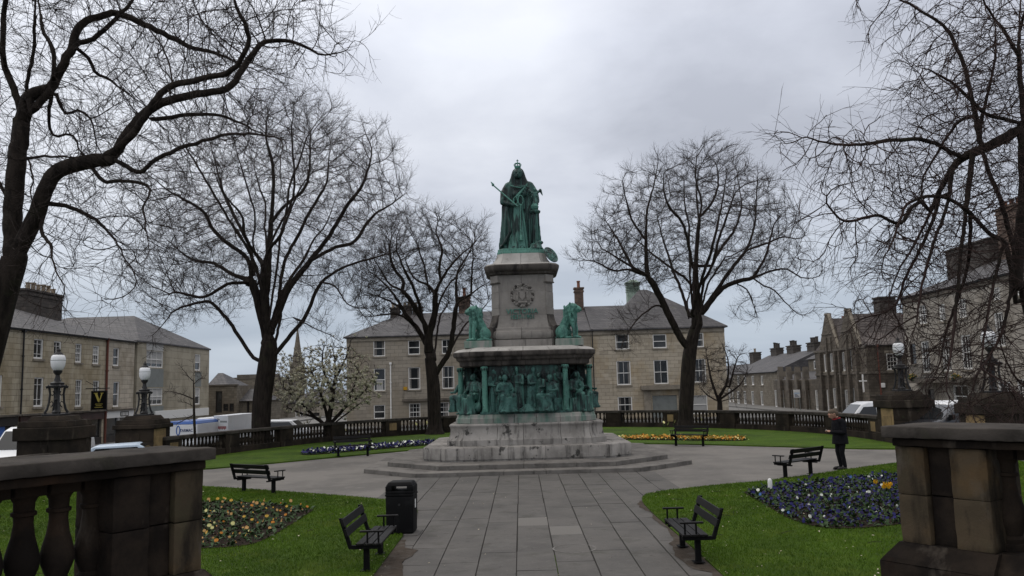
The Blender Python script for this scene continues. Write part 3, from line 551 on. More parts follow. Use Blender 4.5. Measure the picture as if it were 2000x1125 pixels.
def lamp_standard(x, y, z, label):
    r = empty('lamp_standard', (x, y, z)); tag(r, label, 'street lamp', 'globe lamps on the gate piers'); r.scale = (.86, .86, .95)
    MB().box(-.36, .36, -.36, .36, 0, .07).build('base_plate', 'iron', r, bevel=.02)
    for k in range(4):
        a = pi / 4 + k * pi / 2; c, s = cos(a), sin(a)
        mb = MB(); mb.tube([(c * q, s * q, h) for q, h in ((.36, .06), (.40, .12), (.33, .22), (.27, .45), (.24, .75), (.27, .95), (.33, 1.05), (.37, 1.02), (.36, .95))], [.05, .05, .045, .04, .04, .045, .05, .045, .03], 6)
        mb.tube([(c * q, s * q, h) for q, h in ((.25, .45), (.16, .5), (.12, .42), (.15, .33), (.2, .3))], .022, 5); mb.tube([(c * q, s * q, h) for q, h in ((.24, .75), (.14, .7), (.1, .78), (.14, .86))], .022, 5)
        mb.build('scroll_leg', 'iron', r, smooth=True)
    MB().lathe([(.13, .06), (.16, .12), (.07, .2), (.06, .5), (.10, .56), (.06, .62), (.07, .95), (.30, .98), (.32, 1.04), (.24, 1.08), (.26, 1.14), (.13, 1.2), (.09, 1.32), (.08, 1.42), (.15, 1.5), (.17, 1.56), (.14, 1.58)], 14).build('column', 'iron', r, smooth=True)
    MB().lathe([(.13, 1.57), (.19, 1.62), (.25, 1.74), (.268, 1.88), (.262, 2.0), (.235, 2.09), (.18, 2.13)], 24).build('globe', 'globe', r, smooth=True)
    MB().lathe([(.266, 1.925), (.272, 1.93), (.272, 1.94), (.266, 1.945)], 24).build('globe_band', 'greypaint', r, smooth=True)
    MB().lathe([(.19, 2.12), (.17, 2.17), (.10, 2.22), (.07, 2.25), (.08, 2.3), (.03, 2.36), (.015, 2.42)], 14).build('finial', 'iron', r, smooth=True)
    return r
p1 = gy(110, 800, 27.5); p2 = gy(281, 800, 35.0); p3 = gy(1765, 800, 35.0); p4 = gy(1944, 800, 27.5)
gate_pier(p1[0], 27.5, 'dark stone lamp pier nearest the big leaning tree, in front of the shops', 2.22, False)
gate_pier(p2[0], 35.0, 'dark stone lamp pier joined to the balustrade beside the blue and white trailer', 1.98)
gate_pier(p3[0], 35.0, 'stone lamp pier with ochre side joined to the balustrade near the small white van', 2.12)
gate_pier(p4[0], 27.5, 'stone lamp pier with square ochre panel behind the front wall, by the right hand trunk', 2.12)
lamp_standard(p1[0], 27.5, 2.22, 'white globe lamp on black stand before the ochre terrace, left of the V sign')
lamp_standard(p2[0], 35.0, 1.98, 'white globe lamp on black scrolled stand in front of the modern stone block')
lamp_standard(p3[0], 35.0, 2.12, 'white globe lamp on black stand beside the school gable with the cross')
lamp_standard(p4[0], 27.5, 2.12, 'largest white globe lamp on black stand, behind drooping twigs by grey terrace')

# ------------------------------------------------------------------ the monument
MX, MY = 0.0, 31.75
mon = empty('monument', (MX, MY, 0)); tag(mon, 'tall grey stone monument with green bronze reliefs in the middle of the garden', 'monument')
K = 2 - sqrt(2)
def course(a, c, prof, m, splits=(4, 1), back=.4, name='stone', gap=.007, bev=0.0):
    """one ring of separate stones round a chamfered square; prof = [(outward offset, z)] bottom to top"""
    for i in range(8):
        n = splits[i % 2] if not isinstance(splits, dict) else splits.get(i, 2)
        L_ = 2 * (a - c) if i % 2 == 0 else c * sqrt(2)
        ts = [0.0] + sorted(min(max((k + rnd.uniform(-.12, .12)) / n, 0), 1) for k in range(1, n)) + [1.0]
        for t0, t1 in zip(ts[:-1], ts[1:]):
            g = gap / L_; vs = []
            pr = [(-back, prof[0][1])] + list(prof) + [(-back, prof[-1][1])]
            j = rnd.uniform(-.003, .003)
            for t in (t0 + g, t1 - g):
                for o, z in pr:
                    Q = octo(a + o, max(c + o * K, .01)); p, q = np.array(Q[i]), np.array(Q[(i + 1) % 8]); v = p + (q - p) * t
                    nrm = np.array(((q - p)[1], -(q - p)[0])); nrm /= np.linalg.norm(nrm); v = v + nrm * (j if o > -back + .01 else 0)
                    vs.append((v[0], v[1], z))
            k = len(pr)
            MB().add(vs, [(e, (e + 1) % k, k + (e + 1) % k, k + e) for e in range(k)] + [tuple(range(k - 1, -1, -1)), tuple(range(k, 2 * k))]).build(name, m, mon, bevel=bev, seg=1, smooth=len(prof) > 3)
def core(a, c, z0, z1): MB().prism(octo(a, c), z0, z1).build('core', 'mortar', mon)
# two steps and the platform flags
core(5.5, 2.0, -.05, .12); course(5.55, 2.03, [(0, -.02), (0, .115), (-.012, .13)], 'stone_step', (5, 2), 1.0)
core(4.8, 1.95, .12, .26); course(4.85, 2.0, [(0, .132), (0, .265), (-.012, .28)], 'stone_step', (4, 2), 1.4)
core(3.5, .9, .25, .72); course(3.63, .85, [(-.03, .282), (-.03, .33), (0, .34), (0, .70), (-.03, .735)], 'stone', (5, 1), 1.1)
# battered base with concave face and rolled top
core(2.5, .5, .7, 1.5)
course(2.80, .55, [(.03, .737), (.03, .93), (.0, .94), (-.045, 1.02), (-.085, 1.15), (-.10, 1.28), (-.085, 1.38), (-.06, 1.41), (-.055, 1.44), (-.075, 1.475), (-.12, 1.485)], 'stone', (4, 1), .6)
course(2.52, .55, [(0, 1.487), (0, 1.66), (-.03, 1.69), (-.05, 1.79), (-.08, 1.81)], 'stone_green', (5, 1), .6)
core(2.3, .5, 1.4, 1.812)
# bronze stage: chamfered core, reliefs on four sides, columns, seated groups at the corners
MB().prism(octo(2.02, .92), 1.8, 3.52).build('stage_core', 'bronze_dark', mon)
# entablature
core(2.0, .5, 3.5, 4.15)
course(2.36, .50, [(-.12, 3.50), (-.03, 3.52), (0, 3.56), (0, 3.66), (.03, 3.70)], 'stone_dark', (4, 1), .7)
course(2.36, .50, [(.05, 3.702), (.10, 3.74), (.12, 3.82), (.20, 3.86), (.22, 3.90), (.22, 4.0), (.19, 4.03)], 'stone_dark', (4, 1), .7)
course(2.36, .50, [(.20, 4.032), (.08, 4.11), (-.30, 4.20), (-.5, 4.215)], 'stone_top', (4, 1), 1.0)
core(1.75, .4, 4.1, 4.21)
# pedestal
core(1.1, .3, 4.2, 6.9)
course(1.40, .34, [(0, 4.205), (0, 4.47), (-.02, 4.49)], 'stone_mid', (2, 1), .5)
course(1.34, .34, [(-.02, 4.492), (.06, 4.52), (.10, 4.60), (.10, 4.70), (.06, 4.79), (-.02, 4.82), (-.04, 4.86), (-.04, 4.92), (-.07, 4.95)], 'stone_mid', (2, 1), .5)
SH = [(-.09, 4.953), (-.12, 5.03), (-.165, 5.15), (-.19, 5.30), (-.20, 5.415)]
course(1.34, .34, SH, 'stone_mid', (1, 1), .5)
course(1.34, .34, [(-.20, 5.418), (-.205, 5.70)], 'stone_mid', (2, 1), .5)
course(1.34, .34, [(-.205, 5.703), (-.215, 6.30)], 'stone_mid', (2, 1), .5)
course(1.34, .34, [(-.215, 6.303), (-.225, 6.94)], 'stone_mid', (2, 1), .5)
for sx in (-1, 1):                                                    # corner strips with small moulded capitals
    for sy in (-1, 1):
        a = atan2(sy, sx); c0 = np.array((sx, sy)) * (1.34 - .17 - .225 * .9) ; R2 = np.array((cos(a), sin(a))); T2 = np.array((-sin(a), cos(a)))
        O = (c0[0], c0[1], 0)
        for z0, z1, w, d in ((5.42, 5.68, .20, .10), (5.683, 6.28, .195, .095), (6.283, 6.60, .19, .09), (6.60, 6.93, .20, .13)):
            MB().obox(O, (*T2, 0), (*R2, 0), -w, w, z0 + .002, z1 - .002, -.2, d).build('corner_stone', 'stone_mid', mon, bevel=.012)
        MB().obox(O, (*T2, 0), (*R2, 0), -.22, .22, 6.62, 6.66, -.2, .15).build('fillet', 'stone_dark', mon, bevel=.008)
        # dark scroll buttress between pedestal and lion block
        mb = MB(); b0 = np.array((sx, sy)) * .98
        pr = [(0, 4.22), (.72, 4.22), (.72, 4.75), (.66, 4.92), (.50, 4.99), (.36, 4.95), (.26, 5.02), (.16, 5.2), (.10, 5.42), (0, 5.45)]
        k = len(pr); vs = []
        for s in (-.17, .17):
            for q, z in pr: p = b0 + R2 * q + T2 * s; vs.append((p[0], p[1], z))
        mb.add(vs, [(e, (e + 1) % k, k + (e + 1) % k, k + e) for e in range(k)] + [tuple(range(k - 1, -1, -1)), tuple(range(k, 2 * k))]).build('scroll_buttress', 'stone_dark', mon, bevel=.02)
        # lion block
        MB().obox((sx * 1.66, sy * 1.66, 0), (1, 0, 0), (0, 1, 0), -.50, .50, 4.18, 4.44, -.42, .42).build('lion_block', 'stone_green', mon, bevel=.015)
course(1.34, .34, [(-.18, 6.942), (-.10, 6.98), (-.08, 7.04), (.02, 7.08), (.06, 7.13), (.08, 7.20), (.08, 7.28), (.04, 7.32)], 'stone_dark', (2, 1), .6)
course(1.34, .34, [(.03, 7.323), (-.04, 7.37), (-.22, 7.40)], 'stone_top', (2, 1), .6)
core(1.0, .3, 6.9, 7.39)
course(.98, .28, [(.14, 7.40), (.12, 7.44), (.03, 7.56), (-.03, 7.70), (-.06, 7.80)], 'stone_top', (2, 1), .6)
course(.98, .28, [(-.06, 7.803), (-.06, 7.86), (-.09, 7.90), (-.09, 7.98), (-.12, 8.0)], 'bronze_light', (1, 1), .95, name='bronze_base')
MB().prism(octo(.85, .25), 7.3, 7.99).build('core', 'stone_green', mon)
# wreath medallion, lettering
YF = -(1.34 - .213)
mb = MB(); mb.lathe([(.36, -.02), (.40, .0), (.36, .02)], 24)
def tilt_mesh(me): me.transform(Matrix.Rotation(pi / 2, 4, 'X')); return me
md = MB().lathe([(.43, -.01), (.43, .018), (.40, .03), (.33, .012), (.30, .008)], 36).mesh('medallion', smooth=True); tilt_mesh(md); md.materials.append(M['stone_mid'])
medal = place('medallion', md, mon, (0, YF - .012, 6.16))
for k in range(26):
    a = 2 * pi * k / 26; mb = MB(); mb.ball((.415 * cos(a), -.03, .415 * sin(a)), (.035 + .02 * abs(sin(a)), .03, .035 + .02 * abs(cos(a))), 6, 4)
    mb.ball((.365 * cos(a + .1), -.03, .365 * sin(a + .1)), (.03, .03, .03), 6, 4)
    mb.build('wreath_leaf', 'stone_mid' if k % 3 else 'stone_dark', medal, smooth=True)
mb = MB()                                                             # two small supporters holding a shield
mb.add([(-.11, -.02, .13), (.11, -.02, .13), (.11, -.02, -.06), (0, -.02, -.2), (-.11, -.02, -.06), (-.11, -.06, .13), (.11, -.06, .13), (.11, -.06, -.06), (0, -.06, -.2), (-.11, -.06, -.06)], [(0, 1, 2, 3, 4), (9, 8, 7, 6, 5)] + [(i, (i + 1) % 5, 5 + (i + 1) % 5, 5 + i) for i in range(5)])
for s in (-1, 1):
    mb.cap((s * .2, -.03, -.2), (s * .17, -.04, .0), .035, .04, 6).cap((s * .17, -.04, .0), (s * .19, -.04, .12), .045, .035, 6).ball((s * .19, -.05, .18), .042, 6, 5).cap((s * .18, -.05, .1), (s * .1, -.06, .12), .022, .02, 5).cap((s * .24, -.03, -.2), (s * .2, -.04, -.02), .03, .035, 6)
mb.cap((-.16, -.04, -.27), (.16, -.04, -.27), .03, .03, 6).ball((0, -.04, .25), (.06, .03, .05), 6, 4)
mb.build('shield_group', 'stone_mid', medal, smooth=True)
for txt, size, z in (('VICTORIA', .30, 5.545), ('1837-1901', .25, 5.335)):
    me = text_mesh(txt, size, .022, 'inscription'); me.transform(Matrix.Rotation(pi / 2, 4, 'X')); me.materials.append(M['bronze_light']); o = place('inscription', me, mon, (-.02, -1.172, z), scale=(.88, 1, .86))

# ---- figures: overlapping limbs and drapery welded into one bronze surface
def skirt(mb, c, z0, z1, r0, r1, folds=9, depth=.10, ph=0.0, sx=1.0, sy=1.0, n=48, lean=(0, 0)):
    """hanging drapery with vertical folds"""
    vs = []; m = 7
    for i in range(m + 1):
        t = i / m; r = r0 + (r1 - r0) * t ** .8
        for k in range(n):
            a = 2 * pi * k / n; q = r * (1 + depth * (1 - .65 * t) * sin(folds * a + ph + 1.3 * sin(3 * a + ph) + .6 * t))
            vs.append((c[0] + lean[0] * t + sx * q * cos(a), c[1] + lean[1] * t + sy * q * sin(a), z0 + (z1 - z0) * t))
    fs = [(i * n + k, i * n + (k + 1) % n, (i + 1) * n + (k + 1) % n, (i + 1) * n + k) for i in range(m) for k in range(n)] + [tuple(range(n - 1, -1, -1)), tuple(m * n + k for k in range(n))]
    return mb.add(vs, fs)
def xf(mb, loc=(0, 0, 0), rz=0.0, s=1.0, flip=False):
    c, q = cos(rz), sin(rz); out = MB()
    f = -1 if flip else 1
    out.v = [(loc[0] + s * (c * f * x - q * y), loc[1] + s * (q * f * x + c * y), loc[2] + s * z) for x, y, z in mb.v]; out.f = list(mb.f); return out
def head(mb, c, r=.115, yaw=0.0, nod=0.0, beard=False, hair=True):
    """head facing -Y before the turn"""
    h = MB(); h.ball((0, 0, 0), (.82 * r, .95 * r, 1.12 * r), 12, 8).ball((0, -.62 * r, -.45 * r), (.52 * r, .45 * r, .55 * r), 8, 6)
    h.cap((0, -.9 * r, .15 * r), (0, -1.12 * r, -.18 * r), .10 * r, .16 * r, 6)
    for s in (-1, 1): h.ball((s * .36 * r, -.80 * r, .22 * r), (.18 * r, .14 * r, .09 * r), 6, 4).ball((s * .84 * r, .05 * r, 0), (.12 * r, .2 * r, .28 * r), 6, 4).ball((s * .34 * r, -.86 * r, .36 * r), (.24 * r, .14 * r, .08 * r), 6, 4)
    h.ball((0, -.95 * r, -.52 * r), (.25 * r, .12 * r, .07 * r), 6, 4)
    if beard: h.ball((0, -.65 * r, -1.0 * r), (.5 * r, .42 * r, .7 * r), 8, 6)
    if hair: h.ball((0, .14 * r, .24 * r), (.95 * r, 1.0 * r, 1.05 * r), 10, 7)
    h = xf(h, (0, 0, 0), yaw); cn, sn = cos(nod), sin(nod)
    h.v = [(c[0] + x, c[1] + y * cn - z * sn, c[2] + y * sn + z * cn) for x, y, z in h.v]
    mb.add(h.v, h.f); return mb
def standing(kind=0):
    """robed standing figure, 1.55 m, facing -Y, feet at 0"""
    mb = MB()
    if kind == 0:                      # woman in long gown
        skirt(mb, (0, 0), 0, .92, .29, .15, 9, .16, .4, 1, .85); skirt(mb, (0, 0.02), .85, 1.26, .15, .20, 7, .08, 1, 1.05, .75); mb.cap((-.15, 0, 1.24), (.15, 0, 1.24), .075); mb.cap((0, 0, 1.25), (0, -.01, 1.36), .055)
        head(mb, (0, -.02, 1.45), .105, .3, .1); mb.cap((-.2, 0, 1.22), (-.24, -.05, .98), .06, .05).cap((-.24, -.05, .98), (-.05, -.2, .95), .048, .04); mb.cap((.2, 0, 1.22), (.25, -.06, 1.0), .06, .05).cap((.25, -.06, 1.0), (.12, -.24, 1.1), .048, .038)
    elif kind == 1:                    # bearded man in cloak, arm forward
        skirt(mb, (0, .03), 0.02, 1.28, .27, .20, 8, .14, 2, 1, .7); mb.cap((-.1, -.04, .05), (-.09, -.02, .7), .075, .09).cap((.1, -.05, .05), (.09, -.03, .7), .075, .09); mb.ball((-.1, -.1, .04), (.06, .12, .045), 8, 5).ball((.1, -.11, .04), (.06, .12, .045), 8, 5)
        skirt(mb, (0, 0), .65, 1.28, .20, .21, 5, .06, 0, 1, .75); mb.cap((-.17, 0, 1.27), (.17, 0, 1.27), .085); mb.cap((0, 0, 1.28), (0, -.02, 1.38), .06); head(mb, (0, -.04, 1.47), .108, -.5, .15, True)
        mb.cap((-.22, 0, 1.24), (-.27, -.06, .98), .07, .055).cap((-.27, -.06, .98), (-.1, -.26, 1.02), .055, .042); mb.cap((.22, 0, 1.24), (.28, -.08, 1.0), .07, .055).cap((.28, -.08, 1.0), (.40, -.26, .98), .055, .04); mb.ball((.43, -.29, .98), .045, 6, 5)
    elif kind == 2:                    # man in frock coat turned aside
        for s in (-1, 1): mb.cap((s * .09, 0, .06), (s * .1, 0, .72), .07, .095).ball((s * .1, -.07, .04), (.06, .13, .045), 8, 5)
        skirt(mb, (0, .02), .42, 1.28, .25, .21, 6, .10, 1, 1, .8); mb.cap((-.17, 0, 1.27), (.17, 0, 1.27), .085); mb.cap((0, 0, 1.28), (0, -.02, 1.38), .06); head(mb, (0, -.03, 1.47), .108, .9, 0)
        mb.cap((-.22, 0, 1.24), (-.30, .0, .98), .07, .055).cap((-.30, 0, .98), (-.2, -.12, .78), .055, .042); mb.cap((.22, 0, 1.24), (.27, -.06, 1.02), .07, .055).cap((.27, -.06, 1.02), (.05, -.22, 1.14), .055, .04)
    return mb
def seated(kind=0):
    """draped seated figure facing -Y, seat about .5, total 1.25"""
    mb = MB()
    mb.box(-.26, .26, -.05, .36, 0, .46)
    for s in (-1, 1):
        kx = s * .2; sp = -.42 if s < 0 else -.36
        mb.cap((s * .12, .02, .52), (kx, sp, .56), .13, .10); mb.cap((kx, sp, .56), (kx + s * .03, sp + .04, .08), .095, .06); mb.ball((kx + s * .03, sp - .06, .045), (.055, .13, .045), 8, 5)
    skirt(mb, (0, -.28), 0, .52, .33, .25, 9, .16, 1 + kind, 1.05, .62)
    for q in range(4): mb.cap((-.26, -.33 + .02 * q, .52 - .1 * q), (.24, -.36, .34 - .08 * q), .022, .02, 5)       # swags of cloth over the knees
    skirt(mb, (0, .06), .46, .98, .21, .20, 7, .09, 2, 1.05, .78); mb.cap((-.17, .05, .98), (.17, .05, .98), .08); mb.cap((0, .05, .98), (0, .03, 1.1), .055)
    head(mb, (0, .0, 1.19), .108, .4 if kind else -.35, .15, kind == 1)
    mb.cap((-.21, .05, .96), (-.31, -.04, .74), .07, .055).cap((-.31, -.04, .74), (-.14, -.28, .68), .055, .042).ball((-.12, -.3, .69), .045, 6, 5)
    mb.cap((.21, .05, .96), (.33, .0, .76), .07, .055).cap((.33, 0, .76), (.26, -.28, .74), .055, .042).ball((.26, -.31, .75), .045, 6, 5)
    return mb
def fold_fn(seed, amp=.010, k=16):
    def f(co):
        x, y, z = co[:, 0] + seed, co[:, 1] - seed, co[:, 2]
        return amp * (np.sin(k * x + 2.4 * np.sin(3.1 * z + 2 * y) + seed) * .6 + np.sin(k * .8 * y + 2.2 * np.sin(2.7 * z)) * .5)
    return f
# relief panels: front one in full, plainer ones on the other three sides
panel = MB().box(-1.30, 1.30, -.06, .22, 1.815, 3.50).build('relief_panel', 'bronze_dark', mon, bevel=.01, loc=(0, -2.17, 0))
MB().box(-1.62, 1.62, -.30, .2, 1.80, 1.875).build('ledge', 'bronze_panel', panel, bevel=.012)
fig = [  # figures on the panel: x, turn, height factor, kind, seated, y, material
    (-1.12, .5, .98, 0, 0, -.05, 'bronze_panel'), (-.72, .35, 1.0, 0, 1, -.30, 'bronze_panel'), (-.88, .2, .80, 2, 0, -.16, 'bronze'), (-.28, -.5, 1.0, 1, 0, -.12, 'bronze'), (-.50, 0, .9, 2, 0, .03, 'bronze_dark'),
    (.03, .3, .97, 2, 0, .04, 'bronze_dark'), (.28, .75, .98, 1, 0, -.10, 'bronze_panel'), (.52, -.4, .88, 0, 0, -.16, 'bronze'), (.88, -.75, .97, 1, 1, -.30, 'bronze_panel'), (.74, 0, .96, 2, 0, .03, 'bronze_dark'), (1.14, -.3, 1.04, 0, 0, -.04, 'bronze')]
for i, (x, t, h, kd, st, y, mm) in enumerate(fig):
    src = seated(kd) if st else standing(kd)
    o = sculpt(xf(src, (0, 0, 0), t, h, flip=(i % 2 == 1)), 'relief_figure', mm, .021, panel, (x, y + .07, 1.872), 1, fold_fn(i * 1.7, .012, 20))
mb = MB(); skirt(mb, (0, 0), 0, .26, .36, .10, 11, .22, 1, 1.1, .6); sculpt(mb, 'robe_train', 'bronze_panel', .022, panel, (.08, -.26, 1.872), 1, fold_fn(3, .012, 20))
mb = MB(); skirt(mb, (0, 0), 0, .9, .2, .14, 8, .2, 1, 1.0, .6); sculpt(mb, 'hanging_drapery', 'bronze_panel', .022, panel, (.20, -.14, 1.872), 1, fold_fn(5, .012, 20))
for k in range(9):                                                     # faces of the crowd in the dark upper band
    mb = MB(); head(mb, (0, 0, 0), .10, rnd.uniform(-.8, .8), .1, k % 3 == 0); mb.cap((-.16, .03, -.24), (.16, .03, -.24), .09).cap((0, .02, -.2), (0, 0, -.08), .05)
    sculpt(mb, 'relief_head', 'bronze_dark', .02, panel, (-1.16 + .29 * k + rnd.uniform(-.05, .05), -.035, 3.16 + rnd.uniform(-.07, .09)), 1)
side_me = []
for k, (dx, dy, rz) in enumerate(((2.17, 0, pi / 2), (0, 2.17, pi), (-2.17, 0, -pi / 2))):
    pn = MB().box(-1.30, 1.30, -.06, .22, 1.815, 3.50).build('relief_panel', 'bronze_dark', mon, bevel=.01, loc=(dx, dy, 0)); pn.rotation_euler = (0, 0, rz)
    figs = [c for c in COL.objects if c.parent == panel and c.name.startswith('relief_figure')]
    for j, c in enumerate(figs[::2]): q = c.copy(); COL.objects.link(q); q.parent = pn; q.location.x = -1.05 + .42 * j
# columns flanking the panels
colm = MB().lathe([(.13, 0), (.13, .05), (.11, .07), (.115, .11), (.098, .14), (.100, .60), (.090, 1.36), (.10, 1.37), (.10, 1.40), (.088, 1.41), (.10, 1.47), (.13, 1.56), (.135, 1.60), (.12, 1.62)], 18).mesh('column', smooth=True); colm.materials.append(M['bronze_light'])
capm = MB()
for k in range(8): a = 2 * pi * k / 8; capm.ball((.11 * cos(a), .11 * sin(a), 1.53), (.035, .035, .06), 6, 4)
capm = capm.mesh('capital', smooth=True); capm.materials.append(M['bronze_dark'])
for k in range(4):
    for s in (-1, 1):
        a = k * pi / 2; p = (s * 1.44, -2.36); c = place('column', colm, mon, (p[0] * cos(a) - p[1] * sin(a), p[0] * sin(a) + p[1] * cos(a), 1.876)); place('capital', capm, c)
# seated allegorical groups at the corners
def corner_group(kind):
    mb = xf(seated(kind), s=1.12)
    mb.cap((.30, -.1, .05), (.44, -.05, .9), .05, .035)                # shield / attribute and attendant masses
    mb.ball((-.34, .12, .62), (.16, .10, .26), 12, 8); mb.ball((.36, -.12, .25), (.15, .14, .2), 10, 7)
    head(mb, (-.40, .12, 1.10), .095, -.4); mb.cap((-.40, .14, .98), (-.42, .12, .5), .11, .14); head(mb, (.38, .12, 1.16), .095, .5); mb.cap((.38, .14, 1.02), (.4, .12, .5), .12, .14)
    if kind == 1:
        mb.ball((-.10, -.30, .92), (.05, .15, .2), 8, 6); mb.cap((-.2, -.3, .95), (.2, -.34, .90), .03, .03, 6)
    else:
        for s in (0, 1, 2): mb.cap((.16, .2, .9 + .08 * s), (.50, .2, 1.12 + .1 * s), .05, .02, 6)
    skirt(mb, (-.25, -.05), 0, .5, .3, .2, 9, .2, 3)
    return mb
for k, (sx, sy, rz, kd, lab) in enumerate(((-1, -1, -pi / 4, 0, 'seated robed bronze group at the left front corner'), (1, -1, pi / 4, 1, 'seated bronze group with a book at the right front corner'), (1, 1, 3 * pi / 4, 0, None), (-1, 1, -3 * pi / 4, 1, None))):
    if k < 2: grp = sculpt(xf(corner_group(kd), rz=0), 'seated_group', 'bronze', .026, mon, (sx * 1.86, sy * 1.86, 1.80), 1, fold_fn(9.3 * k, .014, 18)); g0 = [grp] if k == 0 else g0 + [grp]
    else: grp = g0[k - 2].copy(); COL.objects.link(grp); grp.location = (sx * 1.86, sy * 1.86, 1.80)
    grp.rotation_euler = (0, 0, rz)
    if lab: grp['label'] = lab
    # shell arch over the group
    mb = MB(); pts = [(.52 * cos(a), 0, 2.95 + .45 * sin(a)) for a in np.linspace(0, pi, 11)]; mb.tube(pts, .045, 6)
    for q in range(5): a = pi * (q + .5) / 5; mb.tube([(.1 * cos(a), .05, 2.95 + .08 * sin(a)), (.46 * cos(a), -.02, 2.95 + .40 * sin(a))], [.02, .05], 5)
    ar = mb.build('niche_arch', 'bronze_dark', mon, smooth=True, loc=(sx * 1.62, sy * 1.62, 0)); ar.rotation_euler = (0, 0, rz)

# ---- lions
def lion():
    """seated lion facing -Y, 1.33 m high"""
    mb = MB()
    mb.ball((0, .27, .27), (.20, .27, .26), 14, 10)                     # rump
    mb.cap((0, .22, .38), (0, -.02, .80), .205, .20)                    # back rising to the withers
    mb.ball((0, -.12, .70), (.17, .16, .24), 12, 9)
    for s in (-1, 1):
        mb.cap((s * .12, -.17, .66), (s * .125, -.24, .32), .095, .068).cap((s * .125, -.24, .32), (s * .125, -.235, .08), .066, .058); mb.ball((s * .125, -.31, .055), (.075, .125, .055), 8, 6)
        mb.ball((s * .19, .20, .27), (.105, .23, .23), 12, 9); mb.cap((s * .21, .06, .15), (s * .22, .22, .07), .07, .06); mb.ball((s * .21, -.02, .05), (.065, .15, .05), 8, 6)
    mb.ball((0, -.06, .98), (.225, .235, .30), 14, 10); mb.ball((0, -.17, .74), (.14, .13, .24), 10, 8)   # mane and its bib
    for k in range(30):
        a = 2 * pi * (k + .5) / 30; z = .70 + .5 * ((k * 7) % 10) / 10; r = .235 - .08 * abs(z - .95)
        x, y = r * cos(a), -.06 + r * sin(a)
        if y < -.22 and z > .95: continue
        mb.cap((x * .96, y, z + .06), (x * 1.10, y * 1.05 - .01, z - .14), .042, .016, 6)
    mb.ball((0, -.20, 1.14), (.145, .17, .165), 14, 10); mb.ball((0, -.10, 1.22), (.15, .13, .10), 10, 8)
    mb.cap((0, -.30, 1.115), (0, -.42, 1.075), .088, .078); mb.ball((0, -.485, 1.10), (.045, .03, .03), 8, 5); mb.cap((0, -.32, 1.01), (0, -.41, .995), .062, .045)
    mb.cap((0, -.26, 1.245), (0, -.45, 1.125), .04, .035, 6)
    for s in (-1, 1): mb.ball((s * .075, -.345, 1.19), (.045, .035, .03), 6, 5); mb.ball((s * .15, -.12, 1.29), (.05, .04, .06), 8, 6); mb.ball((s * .05, -.465, 1.045), (.05, .045, .04), 8, 5)
    mb.cap((0, .52, .08), (.20, .46, .06), .035, .03).cap((.20, .46, .06), (.30, .22, .05), .03, .03).ball((.31, .12, .06), (.05, .08, .05), 8, 6)
    return mb
lion_o = sculpt(lion(), 'lion_statue', 'bronze_light', .020, None, None, 1, lambda co: .008 * np.sin(34 * co[:, 0] + 4 * np.sin(9 * co[:, 2])) * (co[:, 2] > .55) * np.sin(30 * co[:, 1] + 8 * co[:, 2]))
for k, (sx, sy, rz, lab) in enumerate(((-1, -1, -1.05, 'green bronze lion sitting left of the pedestal, turned toward the great tree'), (1, -1, 1.15, 'green bronze lion sitting right of the pedestal, turned toward the buff house'))):
    o = lion_o if k == 0 else lion_o.copy()
    if k: COL.objects.link(o)
    o.location = (MX + sx * 1.68, MY + sy * 1.66, 4.437); o.rotation_euler = (0, 0, rz); tag(o, lab, 'statue', 'bronze lions on the monument')

# ---- the crowned figure on top
st = empty('statue', (MX, MY - .1, 7.985)); st.scale = (1.1, 1.1, 1.13); tag(st, 'green bronze statue of a crowned robed woman holding a sceptre, on top of the pedestal', 'statue')
def cloak_shape():
    mb = MB(); n = 72
    prof = [(0.0, .70, .50), (.22, .71, .50), (.7, .69, .47), (1.2, .655, .44), (1.6, .635, .41), (1.95, .60, .37), (2.2, .55, .32), (2.38, .49, .26), (2.47, .38, .21), (2.55, .20, .16)]
    vs = []
    for z, rx, ry in prof:
        for k in range(n):
            a = 2 * pi * k / n; t = z / 2.55
            d = 1 + .065 * (1 - .75 * t) * sin(13 * a + 1.5 * sin(2 * a + 2 * t)) + .03 * (1 - .5 * t) * sin(29 * a + 3 * t)
            x, y = rx * d * cos(a), ry * d * sin(a)
            fr = max(0, -sin(a)) ** 6                                 # open at the front
            y += .24 * fr * (1 - .35 * t)
            zz = z + (.20 * max(0, cos(a)) ** 2 if z < .3 else 0) + (.05 if z < .3 and sin(a) > 0 else 0)
            vs.append((x - .02 + .035 * t, y + .04, zz))
    fs = [(i * n + k, i * n + (k + 1) % n, (i + 1) * n + (k + 1) % n, (i + 1) * n + k) for i in range(len(prof) - 1) for k in range(n)] + [tuple(range(n - 1, -1, -1)), tuple((len(prof) - 1) * n + k for k in range(n))]
    return mb.add(vs, fs)
gw = MB(); skirt(gw, (-.06, -.19), 0, 1.62, .42, .20, 11, .14, 1.2, .95, .84); gw.ball((-.27, -.52, .04), (.07, .12, .05), 8, 6).ball((.05, -.58, .04), (.07, .12, .05), 8, 6)
sculpt(gw, 'gown', 'bronze_gown', .02, st, None, 1, lambda co: .010 * np.sin(26 * co[:, 0] + 3 * np.sin(2.0 * co[:, 2])))
mb = cloak_shape()
skirt(mb, (-.02, -.12), 1.45, 2.3, .23, .27, 8, .05, 0, 1.1, .75)
mb.ball((-.12, -.24, 1.98), (.14, .12, .13), 10, 8).ball((.12, -.24, 1.98), (.14, .12, .13), 10, 8)
for s in (-1, 1): mb.cap((s * .38, .02, 2.34), (s * .50, .0, 2.18), .15, .13)
mb.cap((0, -.02, 2.36), (0, -.04, 2.62), .10, .09)
head(mb, (-.02, -.08, 2.74), .175, -.05, .06)
mb.ball((-.02, .02, 2.80), (.205, .19, .20), 14, 9)
vs = []; n = 40                                                        # veil falling to the shoulders
